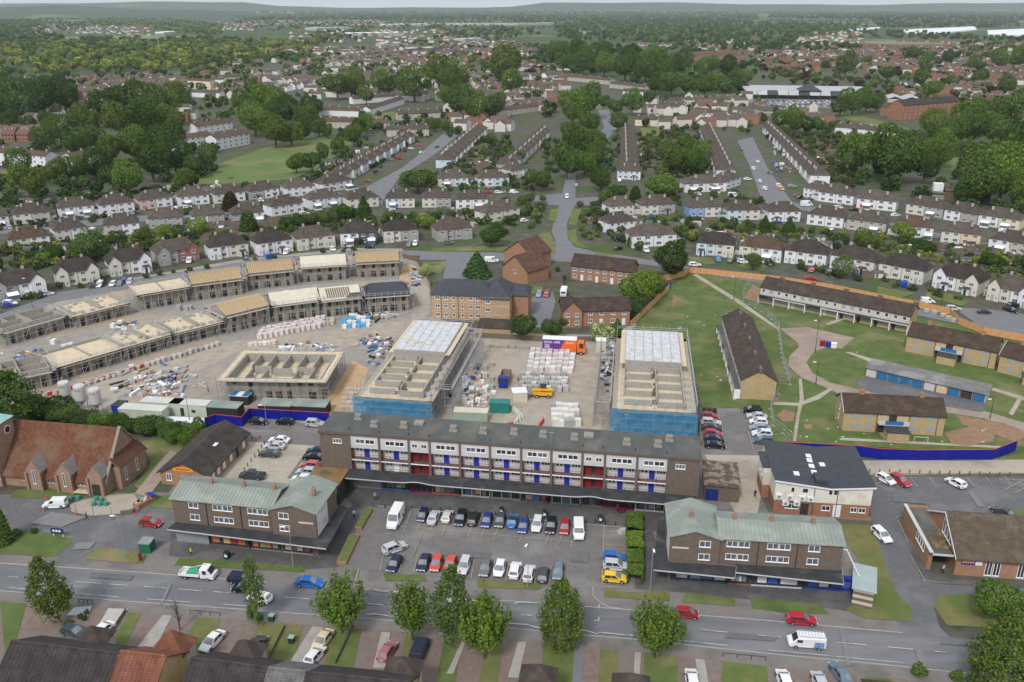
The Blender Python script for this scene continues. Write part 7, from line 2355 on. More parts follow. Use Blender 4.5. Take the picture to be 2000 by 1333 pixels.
 if kind == "cabrio":
  MB().box(xr1 + .02,-wt + .05, zr - .02, xf1 - .05, wt - .05, zr + .03).build("fabric_roof", M["black"], t)
 if kind == "pickup":
  MB().box(-h + .08,-w + .16, zb - .05, xr0 - .06, w - .16, zb - .015).build("load_bed", M["black"], t)
 wx = Ln * .305
 rw = .32
 for x in (-wx, wx + .05):
  for s in (-1,1):
   obj("wheel", WHEEL, t, (x, s * (w - .06), rw))
 zl = nose * .80
 for s in (-1,1):
  MB().box(h - .12, s * (w - .30) - .17, zl - .09, h + .012, s * (w - .30) + .17, zl + .07).build("headlight", M["lamp"], t)
  MB().box(-h - .012, s * (w - .2) - .11, zb - .34,-h + .1, s * (w - .2) + .11, zb - .12).build("tail_light", M["tail"], t)
  MB().box(xf0 - .35, s * (w + .02) - .06, zb - .02, xf0 - .22, s * (w + .02) + .06, zb + .12).build("door_mirror", M["paint"], t)["slot"] = 0
 MB().box(h - .02,-.26,.42, h + .016,.26,.53).build("number_plate", M["white"], t)
 MB().box(-h - .016,-.26,.5,-h + .02,.26,.61).build("number_plate", M["plate"], t)
 MB().box(h - .10,-.5,.3, h + .008,.5,.41).build("grille", M["black"], t)
 index_children(t)
 return t
for k in ("hatch", "saloon", "estate", "suv", "small", "van", "bigvan", "smallvan", "cabrio", "pickup"):
 CARS[k] = car_proto(k)
cW, cS, cB, cN, cR, cG, cY, cBl, cD, cT = (.72,.72,.73),(.46,.47,.49),(.009,.009,.011),(.012,.018,.05),(.32,.016,.018),(.13,.135,.145),(.72,.47,.03),(.016,.075,.36),(.055,.060,.066),(.03,.16,.42)
GA = R(-98.9)
def car(kind, px, py, ang, col, label, group=None, cat=None, name=None, z=0.11, s=1.0):
 p = G(px, py, z)
 t = dup(CARS[kind], p, ang, label, group, {"body": col, "door_mirror": col}, (s, s, s) if s != 1 else None)
 if kind.endswith("van"):
  t["category"] = "van"
  t.name = name or "van"
 elif kind == "pickup":
  t["category"] = "pickup truck"
  t.name = name or "pickup_truck"
 return t
g1 = "cars in the upper row of the car park"
TOPROW = [("bigvan", 773,1020, GA, cW, "tall white van at the left end of the upper parking row"),("small", 826,1012, GA, cN, "dark navy small car right of the tall white van"),("saloon", 847,1016, GA + math.pi, cS, "silver saloon with its boot to the aisle"),("hatch", 874,1014, GA + math.pi, (.5,.49,.47), "small silver hatchback between a silver saloon and a black car"),("suv", 900,1018, GA, cB, "black off-roader beside the silver hatchback"),("estate", 925,1018, GA + math.pi, (.02,.024,.02), "black estate with a yellow rear plate beside the blue hatchback"),("hatch", 951,1022, GA, (.02,.035,.17), "deep blue hatchback left of the bin in the upper row"),
    ("hatch", 977,1022, GA, cD, "dark grey hatchback below the waste bin"),("cabrio", 1001,1023, GA + math.pi, cT, "bright blue convertible with a black roof"),("hatch", 1022,1033, GA, (.025,.05,.18), "blue hatchback right of the convertible"),("estate", 1049,1029, GA, (.60,.61,.63), "pale silver estate left of the black off-roader"),("suv", 1076,1033, GA, cB, "black off-roader beside the red hatchback"),("hatch", 1103,1035, GA, cR, "red hatchback left of the white van"),("van", 1130,1042, R(-93), cW, "white van at the right end of the upper parking row")]
for r_ in TOPROW:
 car(*r_, group=g1)
g2 = "cars in the lower row of the car park"
LOWROW = [("hatch", 771,1107, R(-104), cN, "dark navy car with white trim at the left end of the lower row"),("saloon", 828,1104, GA, cN, "navy saloon alone in the lower row"),("hatch", 853,1106, GA, (.55,.06,.04), "bright red car behind the birch, left one"),("hatch", 880,1108, GA, (.55,.07,.05), "bright red car behind the birch, right one"),("estate", 907,1110, GA, (.5,.5,.5), "silver car half hidden by the birch crown"),("saloon", 948,1114, GA, cG, "dark grey saloon in the middle of the lower row"),("hatch", 976,1116, GA, cW, "white hatchback facing the road in the lower row"),("suv", 1006,1120, GA + math.pi, cW, "big white off-roader with its tail to the road"),("suv", 1033,1126, GA + math.pi, (.6,.6,.62), "pale car with a dark glass roof and the lamp post in front"),("hatch", 1061,1128, GA + math.pi, cD, "dark car behind the top of the olive birch"),("hatch", 1090,1122, GA, (.13,.17,.22), "grey blue hatchback at the right end of the lower row")]
for r_ in LOWROW:
 car(*r_, group=g2)
MISC = [("suv", 771,1076, R(36), cS, "silver car turning across the car park aisle"),("hatch", 1200,1094, R(-8),(.015,.12,.42), "bright blue car parked against the clipped hedge"),("suv", 1203,1111, R(-8), cS, "silver car between the blue and the yellow car"),("hatch", 1199,1134, R(-8), cY, "yellow hatchback with a black roof line by the clipped hedge"),
  ("saloon", 605,1143, R(-7),(.01,.12,.46), "bright blue saloon driving along the main road"),("suv", 472,1137, R(-8), cN, "dark blue car behind the slender birch"),("hatch", 478,1154, R(174), cB, "black and white car turning behind the slender birch"),("hatch", 508,1173, R(160), cW, "white car under the slender birch on the road"),("small", 1341,1204, R(-7), cR, "small red car on the road right of the vase shaped tree"),("estate", 1564,1216, R(-7),(.40,.015,.03), "long red estate on the road below the grass verge"),
  ("saloon", 198,1240, R(-112), cW, "white car on a brick drive beside the strip lawn"),("saloon", 416,1258, R(-110), cW, "white car nosed down a drive beside the sloping lawn"),("suv", 500,1268, R(72), cD, "dark blue grey car parked beside a lawn with a wheelie bin"),("saloon", 631,1256, R(-108),(.66,.53,.33), "cream coloured car on the drive below the bright green tree"),("hatch", 616,1286, R(70), cW, "white car just behind the cream coloured car"),("hatch", 757,1278, R(72),(.34,.12,.13), "dusky red small car behind the hipped porch roof"),("van", 820,1276, R(80),(.03,.04,.06), "dark blue people carrier on the drive under the zebra trees"),("hatch", 145,1240, R(-20),(.05,.07,.085), "dark car half hidden by the porch roof near the leaning birch"),
  ("hatch", 1351,1333, R(86), cW, "white car cut off by the bottom edge, left of the others"),("hatch", 1531,1334, R(88), cW, "white car at the bottom edge beside a dry bush"),("hatch", 1600,1338, R(88), cS, "silver car at the bottom edge, only its roof in view"),("saloon", 1641,1322, R(98),(.12,.17,.22), "blue grey saloon at the bottom edge of the lower right drives"),
  ("hatch", 295,1026, R(-10), cR, "red hatchback on the left forecourt"),("saloon", 546,864, R(172), cW, "white car, first of three in the rear car park"),("saloon", 537,876, R(172), cS, "silver car, middle of the three in the rear car park"),("saloon", 526,891, R(172),(.05,.06,.06), "dark car, nearest of the three in the rear car park"),("hatch", 506,828, R(-8), cB, "black car parked at the corner of the blue hoarding"),("hatch", 556,828, R(172), cB, "small black car against the blue hoarding"),("suv", 616,832, R(-8),(.4,.4,.38), "pale silver off-roader at the end of the blue hoarding"),
  ("hatch", 617,886, R(172), cN, "dark blue car tucked beside the maisonette end wall, farthest back"),("saloon", 612,897, R(172), cB, "black car tucked beside the maisonette end wall"),("hatch", 606,913, R(172),(.5,.10,.12), "red car tucked beside the maisonette end wall"),("hatch", 599,926, R(172),(.42,.47,.53), "silver blue car tucked beside the maisonette end wall"),("hatch", 590,940, R(172), cW, "white car whose roof shows over the green metal roof"),("pickup", 493,934, R(172),(.04,.05,.06), "dark pickup with an open bed behind the left shop block"),
  ("hatch", 1729,941, R(-62), cW, "white car with a dark roof in the first bay of the hall car park"),("suv", 1757,944, R(-62),(.36,.03,.05), "red car with a white roof in the hall car park"),("hatch", 1866,948, R(118), cW, "white hatchback alone by the post and rail in the hall car park"),("saloon", 1958,1006, R(120), cD, "dark saloon behind the brick hall roof"),("estate", 1721,1050, R(-78), cW, "white estate on the lane beside the dry lawn"),("smallvan", 109,990, R(184), cW, "small white van parked in front of the church")]
for r_ in MISC:
 car(*r_)
g3 = "cars in the residents car park"
for i, (k, y, c, lab) in enumerate((("hatch", 817,(.36,.03,.05), "dark red car at the far end"),("estate", 829, cS, "silver estate second from the far end"),("saloon", 840,(.03,.035,.04), "dark car in the middle"),("hatch", 851,(.40,.03,.06), "red car third from the near end"),("saloon", 861,(.02,.025,.06), "navy car second from the near end"),("saloon", 874, cB, "black car at the near end"))):
 car(k, 1386 + i * 2, y, R(-9), c, f"{lab} of the left column of residents cars", g3)
for i, (k, x, y, c, lab) in enumerate((("suv", 1469,806, cB, "black off-roader at the far end"),("saloon", 1478,817, cS, "silver saloon second from the far end"),("hatch", 1481,828, cW, "white hatchback third from the far end"),("saloon", 1484,840,(.25,.29,.36), "grey blue saloon third from the near end"),("suv", 1488,852,(.62,.65,.70), "pale blue white car second from the near end"),("suv", 1491,866,(.07,.10,.15), "dark blue off-roader at the near end"))):
 car(k, x, y, R(171), c, f"{lab} of the right column of residents cars", g3)
FARC = [(1053,578,-100,(.2,.28,.42), "blue car in the flats yard"),(1068,578,-100, cR, "red car in the flats yard"),(560,496,-95, cW, "white van like car on the drive of the cream house pair", "smallvan"),(671,486,-90, cD, "dark car on the drive by the teal house"),(799,481,-90, cG, "grey car beside the hedge right of the teal house"),(811,479,-90, cW, "white car right of the grey one by the hedge"),(370,513,-80, cW, "white van on the drive by the brick winged house", "smallvan"),(196,560,-85, cW, "white van at the top of the site row, left one", "smallvan"),(221,558,-85, cW, "pale car beside the white van above the site row"),(236,556,-85, cG, "dark car beside the pale car above the site row"),(254,553,-80, cS, "silver car above the site row, right one"),(92,577,10, cS, "silver car in front of the white gabled house at the far left"),(21,596,-10, cW, "white car at the far left edge of the upper street"),(55,580,-90,(.6,.6,.62), "white van against the white gable at the far left", "smallvan"),(577,515,-90,(.45,.03,.05), "red and white car between the rafter roofed houses"),
  (1402,510,-95, cT, "bright blue car on a drive by the orange fence"),(1441,508,75, cD, "dark car on a drive by the orange fence"),(1428,512,60, cG, "grey car nosed in beside the dark car"),(1503,517,80, cG, "grey car at the end of the orange fence houses"),(1357,520,0, cW, "white car at the bend of the orange fence"),(1583,549,0, cR, "red car behind the derelict white terrace"),(1811,592,-5, cW, "white van behind the orange fence curve", "smallvan"),(1862,606,-10, cS, "silver car behind the orange fence curve"),(1922,613,0,(.03,.035,.05), "dark blue car right of the silver one behind the fence"),(1979,600,20, cB, "black car at the right edge drive"),
  (1107,387,-92, cW, "white van driving down the avenue", "smallvan"),(1125,364,88,(.4,.4,.42), "silver car at the junction of the avenue"),(960,512,-5, cW, "white lorry like van beyond the blue green conifer", "van"),(1210,471,10, cN, "dark car on the drive behind the white curved wall"),(1208,488,40, cB, "black car by the fence on the white walled drive"),(1160,432,-20, cR, "red car in the garden left of the white walled drive"),(1172,410,-20, cD, "dark car in the hedge corner by the avenue"),
  (1526,372,-80,(.65,.3,.1), "orange and white van on the right street", "smallvan"),(1521,366,-80, cW, "white van ahead of the orange van", "smallvan"),(1503,340,100, cG, "grey car far up the right street"),(1478,318,100, cW, "white car halfway up the right street"),(1482,356,100, cW, "white car parked on the left kerb of the right street"),(1492,371,100, cW, "white van parked on the left kerb of the right street", "smallvan"),(1470,332,95, cW, "small white van on the left kerb, farther up", "smallvan"),(1448,294,95, cG, "grey car near the top of the right street"),(1515,320,0, cBl, "blue car on a drive right of the right street"),(1520,330,0,(.06,.1,.2), "dark blue car on a drive right of the right street"),(1523,336,0,(.08,.12,.2), "third car on the drives right of the right street"),(1548,366,0,(.3,.36,.42), "pale blue car on the last drive of the right street"),(1559,384,10,(.35,.05,.05), "red car at the foot of the right street"),(1580,391,10, cG, "grey car at the foot of the right street"),(1575,403,15, cW, "white van at the corner of the second right row", "bigvan"),(1637,408,0, cW, "white car in the third right row"),(1668,412,0, cB, "black car in the third right row"),(1749,423,20, cW, "white car before the long right terrace"),(1460,352,5, cW, "white car on a left drive of the right street"),(1432,384,-15, cW, "white caravan like van by the second right row", "van"),(1436,374,0, cD, "dark car by the white one in the second right row"),
  (824,300,50, cW, "white car low on the diagonal street", "hatch"),(853,289,50,(.12,.16,.15), "dark green car on the diagonal street"),(879,268,50, cS, "silver car at the top of the diagonal street"),(718,356,5, cR, "red car in a front garden of the diagonal street"),(780,312,10, cR, "red car on a drive of the diagonal street"),(765,313,10,(.2,.26,.3), "blue grey car on a drive of the diagonal street"),(803,292,10, cW, "white car on a drive near the top of the diagonal street"),(818,285,10,(.4,.12,.14), "reddish car on a drive near the top of the diagonal street"),(661,382,-25, cD, "dark car outside the corner white house"),(655,384,-25, cW, "white car outside the corner white house"),(955,378,0, cR, "red car on the street left of the avenue"),(974,378,0, cW, "white car on the street left of the avenue"),(994,377,0, cS, "silver car on the street left of the avenue"),(914,364,-80, cW, "white car between the pale blue houses"),(925,366,-80, cG, "dark car between the pale blue houses"),(1004,378,0, cW, "white van at the left arm of the junction", "smallvan"),
  (185,424,-10, cG, "dark car in the second left street, by the yellow bush"),(208,424,-10, cW, "white car in the second left street"),(222,421,-10, cW, "second white car in the second left street"),(268,418,0, cB, "black car in the second left street"),(344,412,-80, cW, "white van in the second left street", "smallvan"),(112,438,-20, cG, "grey car in the second left street, far left"),(22,447,10,(.4,.45,.5), "pale car at the far left end of the second left street"),(72,437,-90, cB, "black car by the brick extension at the far left"),(400,372,0, cG, "dark car below the meadow flats"),(10,282,-5, cB, "black car at the far left brick houses"),(355,258,0, cG, "grey car by the meadow flats"),(370,257,0, cW, "white car by the meadow flats")]
for r_ in FARC:
 x, y, a, c, lab = r_[:5]
 kd = r_[5] if len(r_) > 5 else random.choice(["hatch", "saloon", "hatch", "estate", "suv"])
 car(kd, x, y, R(a), c, lab, "cars on the estate streets", z=.09)
for i, (p, rz, where) in enumerate(DRIVES):
 if i % 5 != 3:
  p.z = .09
  t = dup(CARS[random.choice(["hatch", "saloon", "suv", "hatch", "smallvan"])], p, rz - 1.57 + random.choice((0,0, math.pi, 1.5)), f"car outside house pair {where}", "cars outside the house pairs", {"body": random.choice([cW, cS, cG, cB, cBl, cR, cW, cD])})
row = 0
for j, y in enumerate((199.0,202.5,206.0,209.5)):
 n = (22,20,15,11)[j]
 for i in range(n):
  x = 1478 + j * 16 + i * 10.5 + random.uniform(-1,1)
  if random.random() < .12:
   continue
  row += 1
  car(random.choice(["hatch", "saloon", "suv"]), x, y, R(random.choice([88,-92])), random.choice([cW, cW, cS, cS, cG, cB, cBl, cR]), f"car {nth(i + 1)} from left in row {('one', 'two', 'three', 'four')[j]} of the supermarket car park", "cars at the supermarket", z=.08)
for k in CARS.values():
 for c in list(CH[k.name]):
  bpy.data.objects.remove(c)
 bpy.data.objects.remove(k)
# special vehicles
def wheels(t, xs, w, r=.5):
 for x in xs:
  for s in (-1,1):
   obj("wheel", BIGWHEEL if r > .4 else WHEEL, t, (x, s * w, r if r > .4 else .32))
def cab(t, x0, x1, w, z0, z1, m, col=None, slope=.35):
 mb = MB()
 loft_body(mb, [(x0, z0),(x1, z0),(x1, z0 + (z1 - z0) * .45),(x1 - slope, z1),(x0, z1)], w, .1)
 c = mb.build("cab", M[m], t, col=col)
 a = Vector((x1,0, z0 + (z1 - z0) * .45))
 b = Vector((x1 - slope, 0, z1))
 n = Vector((b.z - a.z, 0, a.x - b.x)).normalized() * .02
 p, q = a.lerp(b, .12) + n, a.lerp(b, .9) + n
 MB().poly([(p.x, -w + .15, p.z),(p.x, w - .15, p.z),(q.x, w - .18, q.z),(q.x, -w + .18, q.z)]).build("windscreen", M["darkglass"], c)
 for s in (-1,1):
  MB().box(x0 + (x1 - x0) * .25, s * w - .012, z0 + (z1 - z0) * .5, x1 - slope - .12, s * w + .012, z1 - .15).build("side_window", M["darkglass"], c)
 return c
def letters(par, txt, x, y, z, h, m, s=1):
 """plain block lettering, one bar per stroke"""
 F_ = {'Y': ["101", "101", "010", "010", "010"], 'M': ["101", "111", "101", "101", "101"], 'O': ["111", "101", "101", "101", "111"], 'V': ["101", "101", "101", "101", "010"], 'I': ["1", "1", "1", "1", "1"], 'N': ["111", "101", "101", "101", "101"], 'G': ["111", "100", "101", "101", "111"], 'H': ["101", "101", "111", "101", "101"], 'E': ["111", "100", "110", "100", "111"], 'L': ["100", "100", "100", "100", "111"], 'P': ["111", "101", "111", "100", "100"], ' ': ["0"] * 5, 'D': ["110", "101", "101", "101", "110"], 'A': ["010", "101", "111", "101", "101"], 'R': ["110", "101", "110", "101", "101"], 'T': ["111", "010", "010", "010", "010"], 'S': ["111", "100", "111", "001", "111"], 'C': ["111", "100", "100", "100", "111"]}
 u = h / 5
 for ch_ in txt:
  pat = F_.get(ch_, F_[' '])
  mb = MB()
  for r_, rowp in enumerate(pat):
   for c_, b in enumerate(rowp):
    if b == '1':
     mb.box(x + c_ * u, y - .012, z + (4 - r_) * u, x + (c_ + .96) * u, y, z + (5 - r_) * u - u * .04)
  if mb.f:
   mb.build("letter", m, par)
  x += (len(pat[0]) + .8) * u
purple = mat("purple_panel", (.11,.035,.21),(.14,.05,.26),.5,.5)
orangep = mat("orange_panel", (.72,.13,.02),(.80,.17,.03),.5,.5)
o, a, ln = frame2(G(1060,690), G(1143,692))
lo = thing("delivery_lorry", "purple and orange delivery lorry parked at the back of the site yard", "lorry", o + Vector((0,.6,0)), R(-7))
lo.scale = (1.2,1.1,1.1)
bx = MB().box(0,-1.25,1.0,7.6,1.25,3.9).build("box_body", purple, lo)
MB().box(-.02,-1.28,3.9,7.62,1.28,4.0).build("roof", M["white"], lo)
MB().poly([(4.0,-1.262,1.0),(7.6,-1.262,1.0),(7.6,-1.262,3.9),(5.2,-1.262,3.9),(4.4,-1.262,2.6)]).build("orange_side", orangep, bx)
letters(bx, "ROYAL LONG", .4,-1.265,3.0,.5, M["white"])
for z in (2.6,2.3,2.0,1.7):
 MB().box(.5,-1.266, z, 1.6,-1.255, z + .12).build("small_print", M["white"], bx)
for k in range(6):
 MB().box(5.3 + k * .3,-1.275,2.9 + .1 * (k % 2),5.52 + k * .3,-1.262,3.35).build("pale_lettering", mat("pale_orange_print", (.75,.35,.22),(.8,.42,.28)), bx)
cab(lo, 7.75,9.6,1.2,.6,3.3, "tint", (.80,.17,.03),.4)
MB().box(.2,-1.0,.6,8.8,1.0,.98).build("chassis", M["black"], lo)
wheels(lo, (1.6,2.8,8.6),1.1)
o = G(983,757)
tl = thing("tipper_lorry", "blue cabbed tipper lorry with an empty brown bed in the site yard", "lorry", o, R(-98))
MB().box(-6.2,-1.2,1.1,-1.0,-1.1,2.3).box(-6.2,1.1,1.1,-1.0,1.2,2.3).box(-6.2,-1.1,1.1,-6.1,1.1,2.3).box(-1.1,-1.1,1.1,-1.0,1.1,2.5).box(-6.2,-1.2,.95,-1.0,1.2,1.1).build("tipper_bed", mat("worn_brown_steel", (.17,.13,.10),(.25,.2,.155),.8,.8), tl)
cab(tl, -.8,1.2,1.2,.6,2.9, "bluep", None, .2)
MB().box(-6,-.9,.55,1,.9,.94).build("chassis", M["black"], tl)
wheels(tl, (-5,-3.8,.3),1.0)
yel = mat("yellow_machine_paint", (.65,.33,.02),(.74,.40,.03),.8,.5)
th = thing("telehandler", "yellow telehandler with its boom down in the middle of the site yard", "telehandler", G(1060,776), R(176))
MB().box(-2.2,-.95,.8,2.0,.95,1.5).box(-2.3,-.9,1.5,-.9,.2,2.0).build("body", yel, th)
MB().box(-.8,-1.0,1.5,.6,.05,2.9).build("cab", M["darkglass"], th)
MB().box(-.9,-1.05,2.9,.7,.1,3.02).build("cab_roof", M["black"], th)
MB().box(-2.4,.25,1.9,2.2,.75,2.35).box(2.1,.2,.9,2.5,.8,2.3).build("boom", yel, th)
MB().box(2.5,-.8,.3,2.65,.9,1.5).box(2.65,-.5,.3,3.7,-.35,.4).box(2.65,.45,.3,3.7,.6,.4).build("fork_carriage", M["black"], th)
wheels(th, (-1.4,1.3),1.05,.5)
o = G(388,1128)
wt = thing("dropside_truck", "white dropside truck carrying green sheeting and a long plank on the road", "truck", o, R(-7))
MB().box(-2.9,-1.0,.75,.6,1.0,.85).box(-2.9,-1.0,.85,.6,-.94,1.25).box(-2.9,.94,.85,.6,1.0,1.25).box(-2.9,-.93,.85,-2.84,.93,1.25).box(.5,-.93,.85,.6,.93,1.7).build("dropside_bed", M["white"], wt)
cab(wt, .75,2.75,.98,.45,2.2, "white", None, .75)
MB().box(1.9,-.9,.45,3.0,.9,1.15).build("bonnet", M["white"], wt)
gs = MB()
gs.box(-1.6,-.8,.86,.3,.85,1.35).slab([(-1.4,-.6,1.36),(.2,-.5,1.5),(.1,.7,1.75),(-1.2,.6,1.5)],.12)
gs.build("green_sheeting", mat("green_sheet", (.03,.26,.16),(.05,.34,.22),1.5,.7), wt)
MB().tube((-3.0,-.3,1.35),(1.4,.5,2.3),.09,4).build("plank", M["timber"], wt)
MB().box(-2.9,-.8,.4,2.4,.8,.74).build("chassis", M["black"], wt)
wheels(wt, (-1.8,2.0),.88,.3)
vw = thing("works_van", "white works van with a roof ladder rack and blue artwork on its rear side", "van", G(1574,1262), R(173))
mb = MB()
loft_body(mb, [(-2.6,.35),(2.4,.3),(2.65,.5),(2.6,.95),(2.1,1.2),(1.35,1.95),(-2.55,2.0),(-2.62,1.0)],.97,.1)
bd = mb.build("body", M["white"], vw)
MB().poly([(2.06,-.8,1.27),(2.06,.8,1.27),(1.42,.76,1.92),(1.42,-.76,1.92)]).build("windscreen", M["darkglass"], vw)
for s in (-1,1):
 MB().box(.75, s * .955 - .02,1.25,1.55, s * .955 + .02,1.72).build("side_window", M["darkglass"], vw)
 MB().box(2.5, s * .7 - .2,.75,2.66, s * .7 + .2,.95).build("headlight", M["lamp"], vw)
 MB().box(-2.3, s * .966 - .012,.5,-.9, s * .966 + .012,1.5).build("blue_artwork", mat("van_artwork", (.02,.10,.30),(.30,.42,.55),1.6,.5), bd)
rk = MB()
for y in (-.75,.75):
 rk.tube((-2.4, y, 2.2),(1.2, y, 2.2),.035,5)
for k in range(9):
 rk.tube((-2.4 + k * .45,-.75,2.2),(-2.4 + k * .45,.75,2.2),.03,4)
rk.build("ladder_rack", M["steel"], vw)
wheels(vw, (-1.6,1.6),.9,.3)
cv = thing("caravan", "white caravan with a dark end window in the flats yard", "caravan", G(1101,578), R(-98))
mb = MB()
loft_body(mb, [(-2.6,.5),(2.4,.5),(2.6,1.2),(2.2,2.5),(-2.4,2.6),(-2.7,1.4)],1.1,.12)
mb.build("body", M["white"], cv)
MB().box(2.42,-.7,1.5,2.56,.7,2.1).build("end_window", M["darkglass"], cv)
for s in (-1,1):
 for x in (-1.6,.4):
  MB().box(x, s * 1.1 - .02,1.4, x + 1.1, s * 1.1 + .02,2.0).build("side_window", M["darkglass"], cv)
wheels(cv, (0,),1.0,.3)

# ---- terrace roofs along the bottom edge
def near_roof(label, pl, pr, zr, roofcol, mtile, half=4.6, ze=5.2, wallc="yellow", gable_r=False):
 """pl, pr: the two ends of the ridge as seen from above"""
 o, a, ln = frame2(G(pl[0], pl[1], zr), G(pr[0], pr[1], zr))
 o.z = 0
 t = thing("terraced_house", label, "house", o, a, "terrace along the bottom edge")
 wl = MB()
 gable_walls(wl, .02, ln - .02,-half, half, 0, ze, zr, 'x')
 wl.build("wall", M[wallc], t)
 rf = MB()
 gable_roof(rf, 0, ln, -half, half, ze, zr, .5, 'x', th=.16, courses=17, oe=.05 if not gable_r else .25)
 rf.build("roof", M[mtile], t, col=roofcol)
 MB().box(0,-.14, zr - .02, ln, .14, zr + .12).build("ridge_tiles", M["tile"], t, col=(roofcol[0] * 1.3, roofcol[1] * 1.25, roofcol[2] * 1.2))
 ba = MB()
 for k in range(int(ln / .62)):
  x = .2 + k * .62
  ba.tube((x, -half - .5, ze - .28),(x, -.05, zr + .02),.05,4)
 b_ = ba.build("roll_tiles", M[mtile], t, col=(roofcol[0] * 1.1, roofcol[1] * 1.1, roofcol[2] * 1.1))
 b_["kind"] = "stuff"
 return t, ln, half, zr
def porch(t, x, half, w_=4.6, col=(.8,.78,.8), zr=6.7):
 MB().box(x - w_ / 2 + .4, half, 0, x + w_ / 2 - .4, half + 2.6,5.1).build("porch_wall", M["concrete"], t)
 r_ = MB()
 a, b, c, d, p = (x - w_ / 2, half - 1,5.1),(x + w_ / 2, half - 1,5.1),(x + w_ / 2, half + 3,5.1),(x - w_ / 2, half + 3,5.1),(x, half + .9, zr + .6)
 for q in ((a, b, p),(b, c, p),(c, d, p),(d, a, p)):
  r_.poly(q)
 r_.build("porch_roof", M["tile"], t, col=col)
DARKT, REDT, GREYT = (.52,.55,.66),(2.1,1.05,.80),(1.5,1.75,2.1)
t, ln, hf, zr = near_roof("dark tiled terrace house at the bottom left corner", (22,1252),(234,1277),8.2, DARKT, "tile")
porch(t, ln * .50, hf)
t, ln, hf, zr = near_roof("red tiled terrace house with an ochre gable wall, bottom left", (236,1272),(322,1282),8.4, REDT, "tile", gable_r=True)
porch(t, ln * .62, hf, 5.2, REDT, 7.4)
t, ln, hf, zr = near_roof("dark tiled terrace house in the middle of the bottom edge", (374,1285),(522,1304),8.2, DARKT, "tile")
porch(t, ln * .45, hf)
near_roof("grey blue tiled terrace house between two dark ones", (524,1304),(597,1313),8.2, GREYT, "tile")
t, ln, hf, zr = near_roof("dark tiled terrace house right of the grey blue one", (599,1313),(800,1333),8.2, DARKT, "tile")
porch(t, ln * .82, hf, 5.0)
t, ln, hf, zr = near_roof("dark tiled terrace house peeping in at the bottom edge, centre right", (1000,1358),(1260,1384),8.0, DARKT, "tile")
porch(t, ln * .16, hf + 1.2,5.0)
porch(t, ln * .90, hf + 1.2,5.0)
near_roof("brown tiled house corner at the bottom right edge", (1705,1350),(1850,1366),7.6,(.8,.7,.62), "tile")
for i, (x0, y0, x1, y1) in enumerate(((372,1200,430,1205),(630 - 475,1179,181,1181),(1063,1252,1122,1258),(1411,1284,1495,1292))):
 a, b = G(x0, y0), G(x1, y1)
 o, an_, ln = frame2(a, b)
 r_ = thing("garden_rail", ["low dark garden rail beside the bare tree", "low dark rail round the gravel bed by the leaning birch", "low dark rail in front of the olive birch lawn", "low dark rail on the lower right lawn"][i], "railing", o, an_)
 MB().tube((0,0,.8),(ln, 0,.8),.05,5).build("top_rail", M["black"], r_)
 for k in range(4):
  MB().tube((ln * k / 3,0,0),(ln * k / 3,0,.82),.05,5).build("post", M["black"], r_)
for i, (x0, y0, x1, y1) in enumerate(((246,1196,222,1232),(556,1228,520,1300),(690,1225,655,1300))):
 fence_run("garden_fence", ["low dark fence along the strip lawn", "low slatted fence crossing the lawn by the wheelie bin", "low fence between two lawns under the bright green tree"][i], "fence", [(x0, y0),(x1, y1)],.7,1.8, M["oldfence"], M["oldfence"])

# ---- street furniture
lp = None
def lamp_post(px, py, h, label, rz=0.0, m="steel"):
 t = thing("street_lamp", label, "street lamp", G(px, py), rz, "street lamps")
 MB().tube((0,0,0),(0,0,1.3),.10,6).tube((0,0,1.3),(0,0, h),.07,6, r2=.05).build("pole", M[m], t)
 MB().tube((0,0, h - .1),(-.7,0, h + .05),.04,5).build("arm", M[m], t)
 MB().box(-1.35,-.14, h, -.6,.14, h + .14).build("lamp_head", M["pvc"], t)
lamp_post(573,1113,8.2, "tall street lamp in front of the left green roofed block")
lamp_post(246,1090,8.2, "street lamp on the small verge by the red post box")
lamp_post(1269,1164,9.0, "tall street lamp beside the end of the clipped hedge", R(90))
lamp_post(1031,1149,8.6, "street lamp rising from the lower parking row", R(70))
lamp_post(524,858,8.0, "street lamp in the rear car park beside the white car")
lamp_post(1592,688,9, "tall dark lamp column in the middle of the dirt track", m="black")
lamp_post(1433,588,8, "dark lamp column on the grass by the diagonal path", m="black")
lamp_post(1593,752,6, "dark lamp column at the bend of the dirt track", m="black")
lamp_post(1933,820,5, "short lamp column by the bare soil", m="black")
lamp_post(64,602,9.5, "tall dark telegraph pole at the far left of the site", m="bark")
lamp_post(1838,600,7, "lamp column on the verge behind the fence curve", m="black")
lamp_post(371,826,6.5, "thin dark pole among the green cabins", m="black")
bol = MB().lathe([(.09,0),(.09,.85),(.05,.95)],7).mesh("bollard", M["black"])
ps = [(752,993),(804,996),(826,996),(842,998),(860,999),(878,1000),(899,1002),(916,1004),(938,1006),(968,1008),(1029,1014),(1144,1022),(1163,1022),(1182,1025),(1202,1027)]
for i, (x, y) in enumerate(ps):
 tag(obj("bollard", bol, None, G(x, y)), f"black bollard, {nth(i + 1)} from the left on the kerb before the shops", "bollard", "bollards before the shops")
for i, (x, y) in enumerate(((492,858),(508,858),(517,869),(511,876),(505,885),(498,894),(491,903),(484,912),(478,921))):
 tag(obj("bollard", bol, None, G(x, y)), f"dark wooden post, {nth(i + 1)} from the far end along the rear car park path", "bollard", "posts along the rear path")
pst = MB().box(-.09,-.09,0,.09,.09,.9).mesh("wooden_post", M["oldfence"])
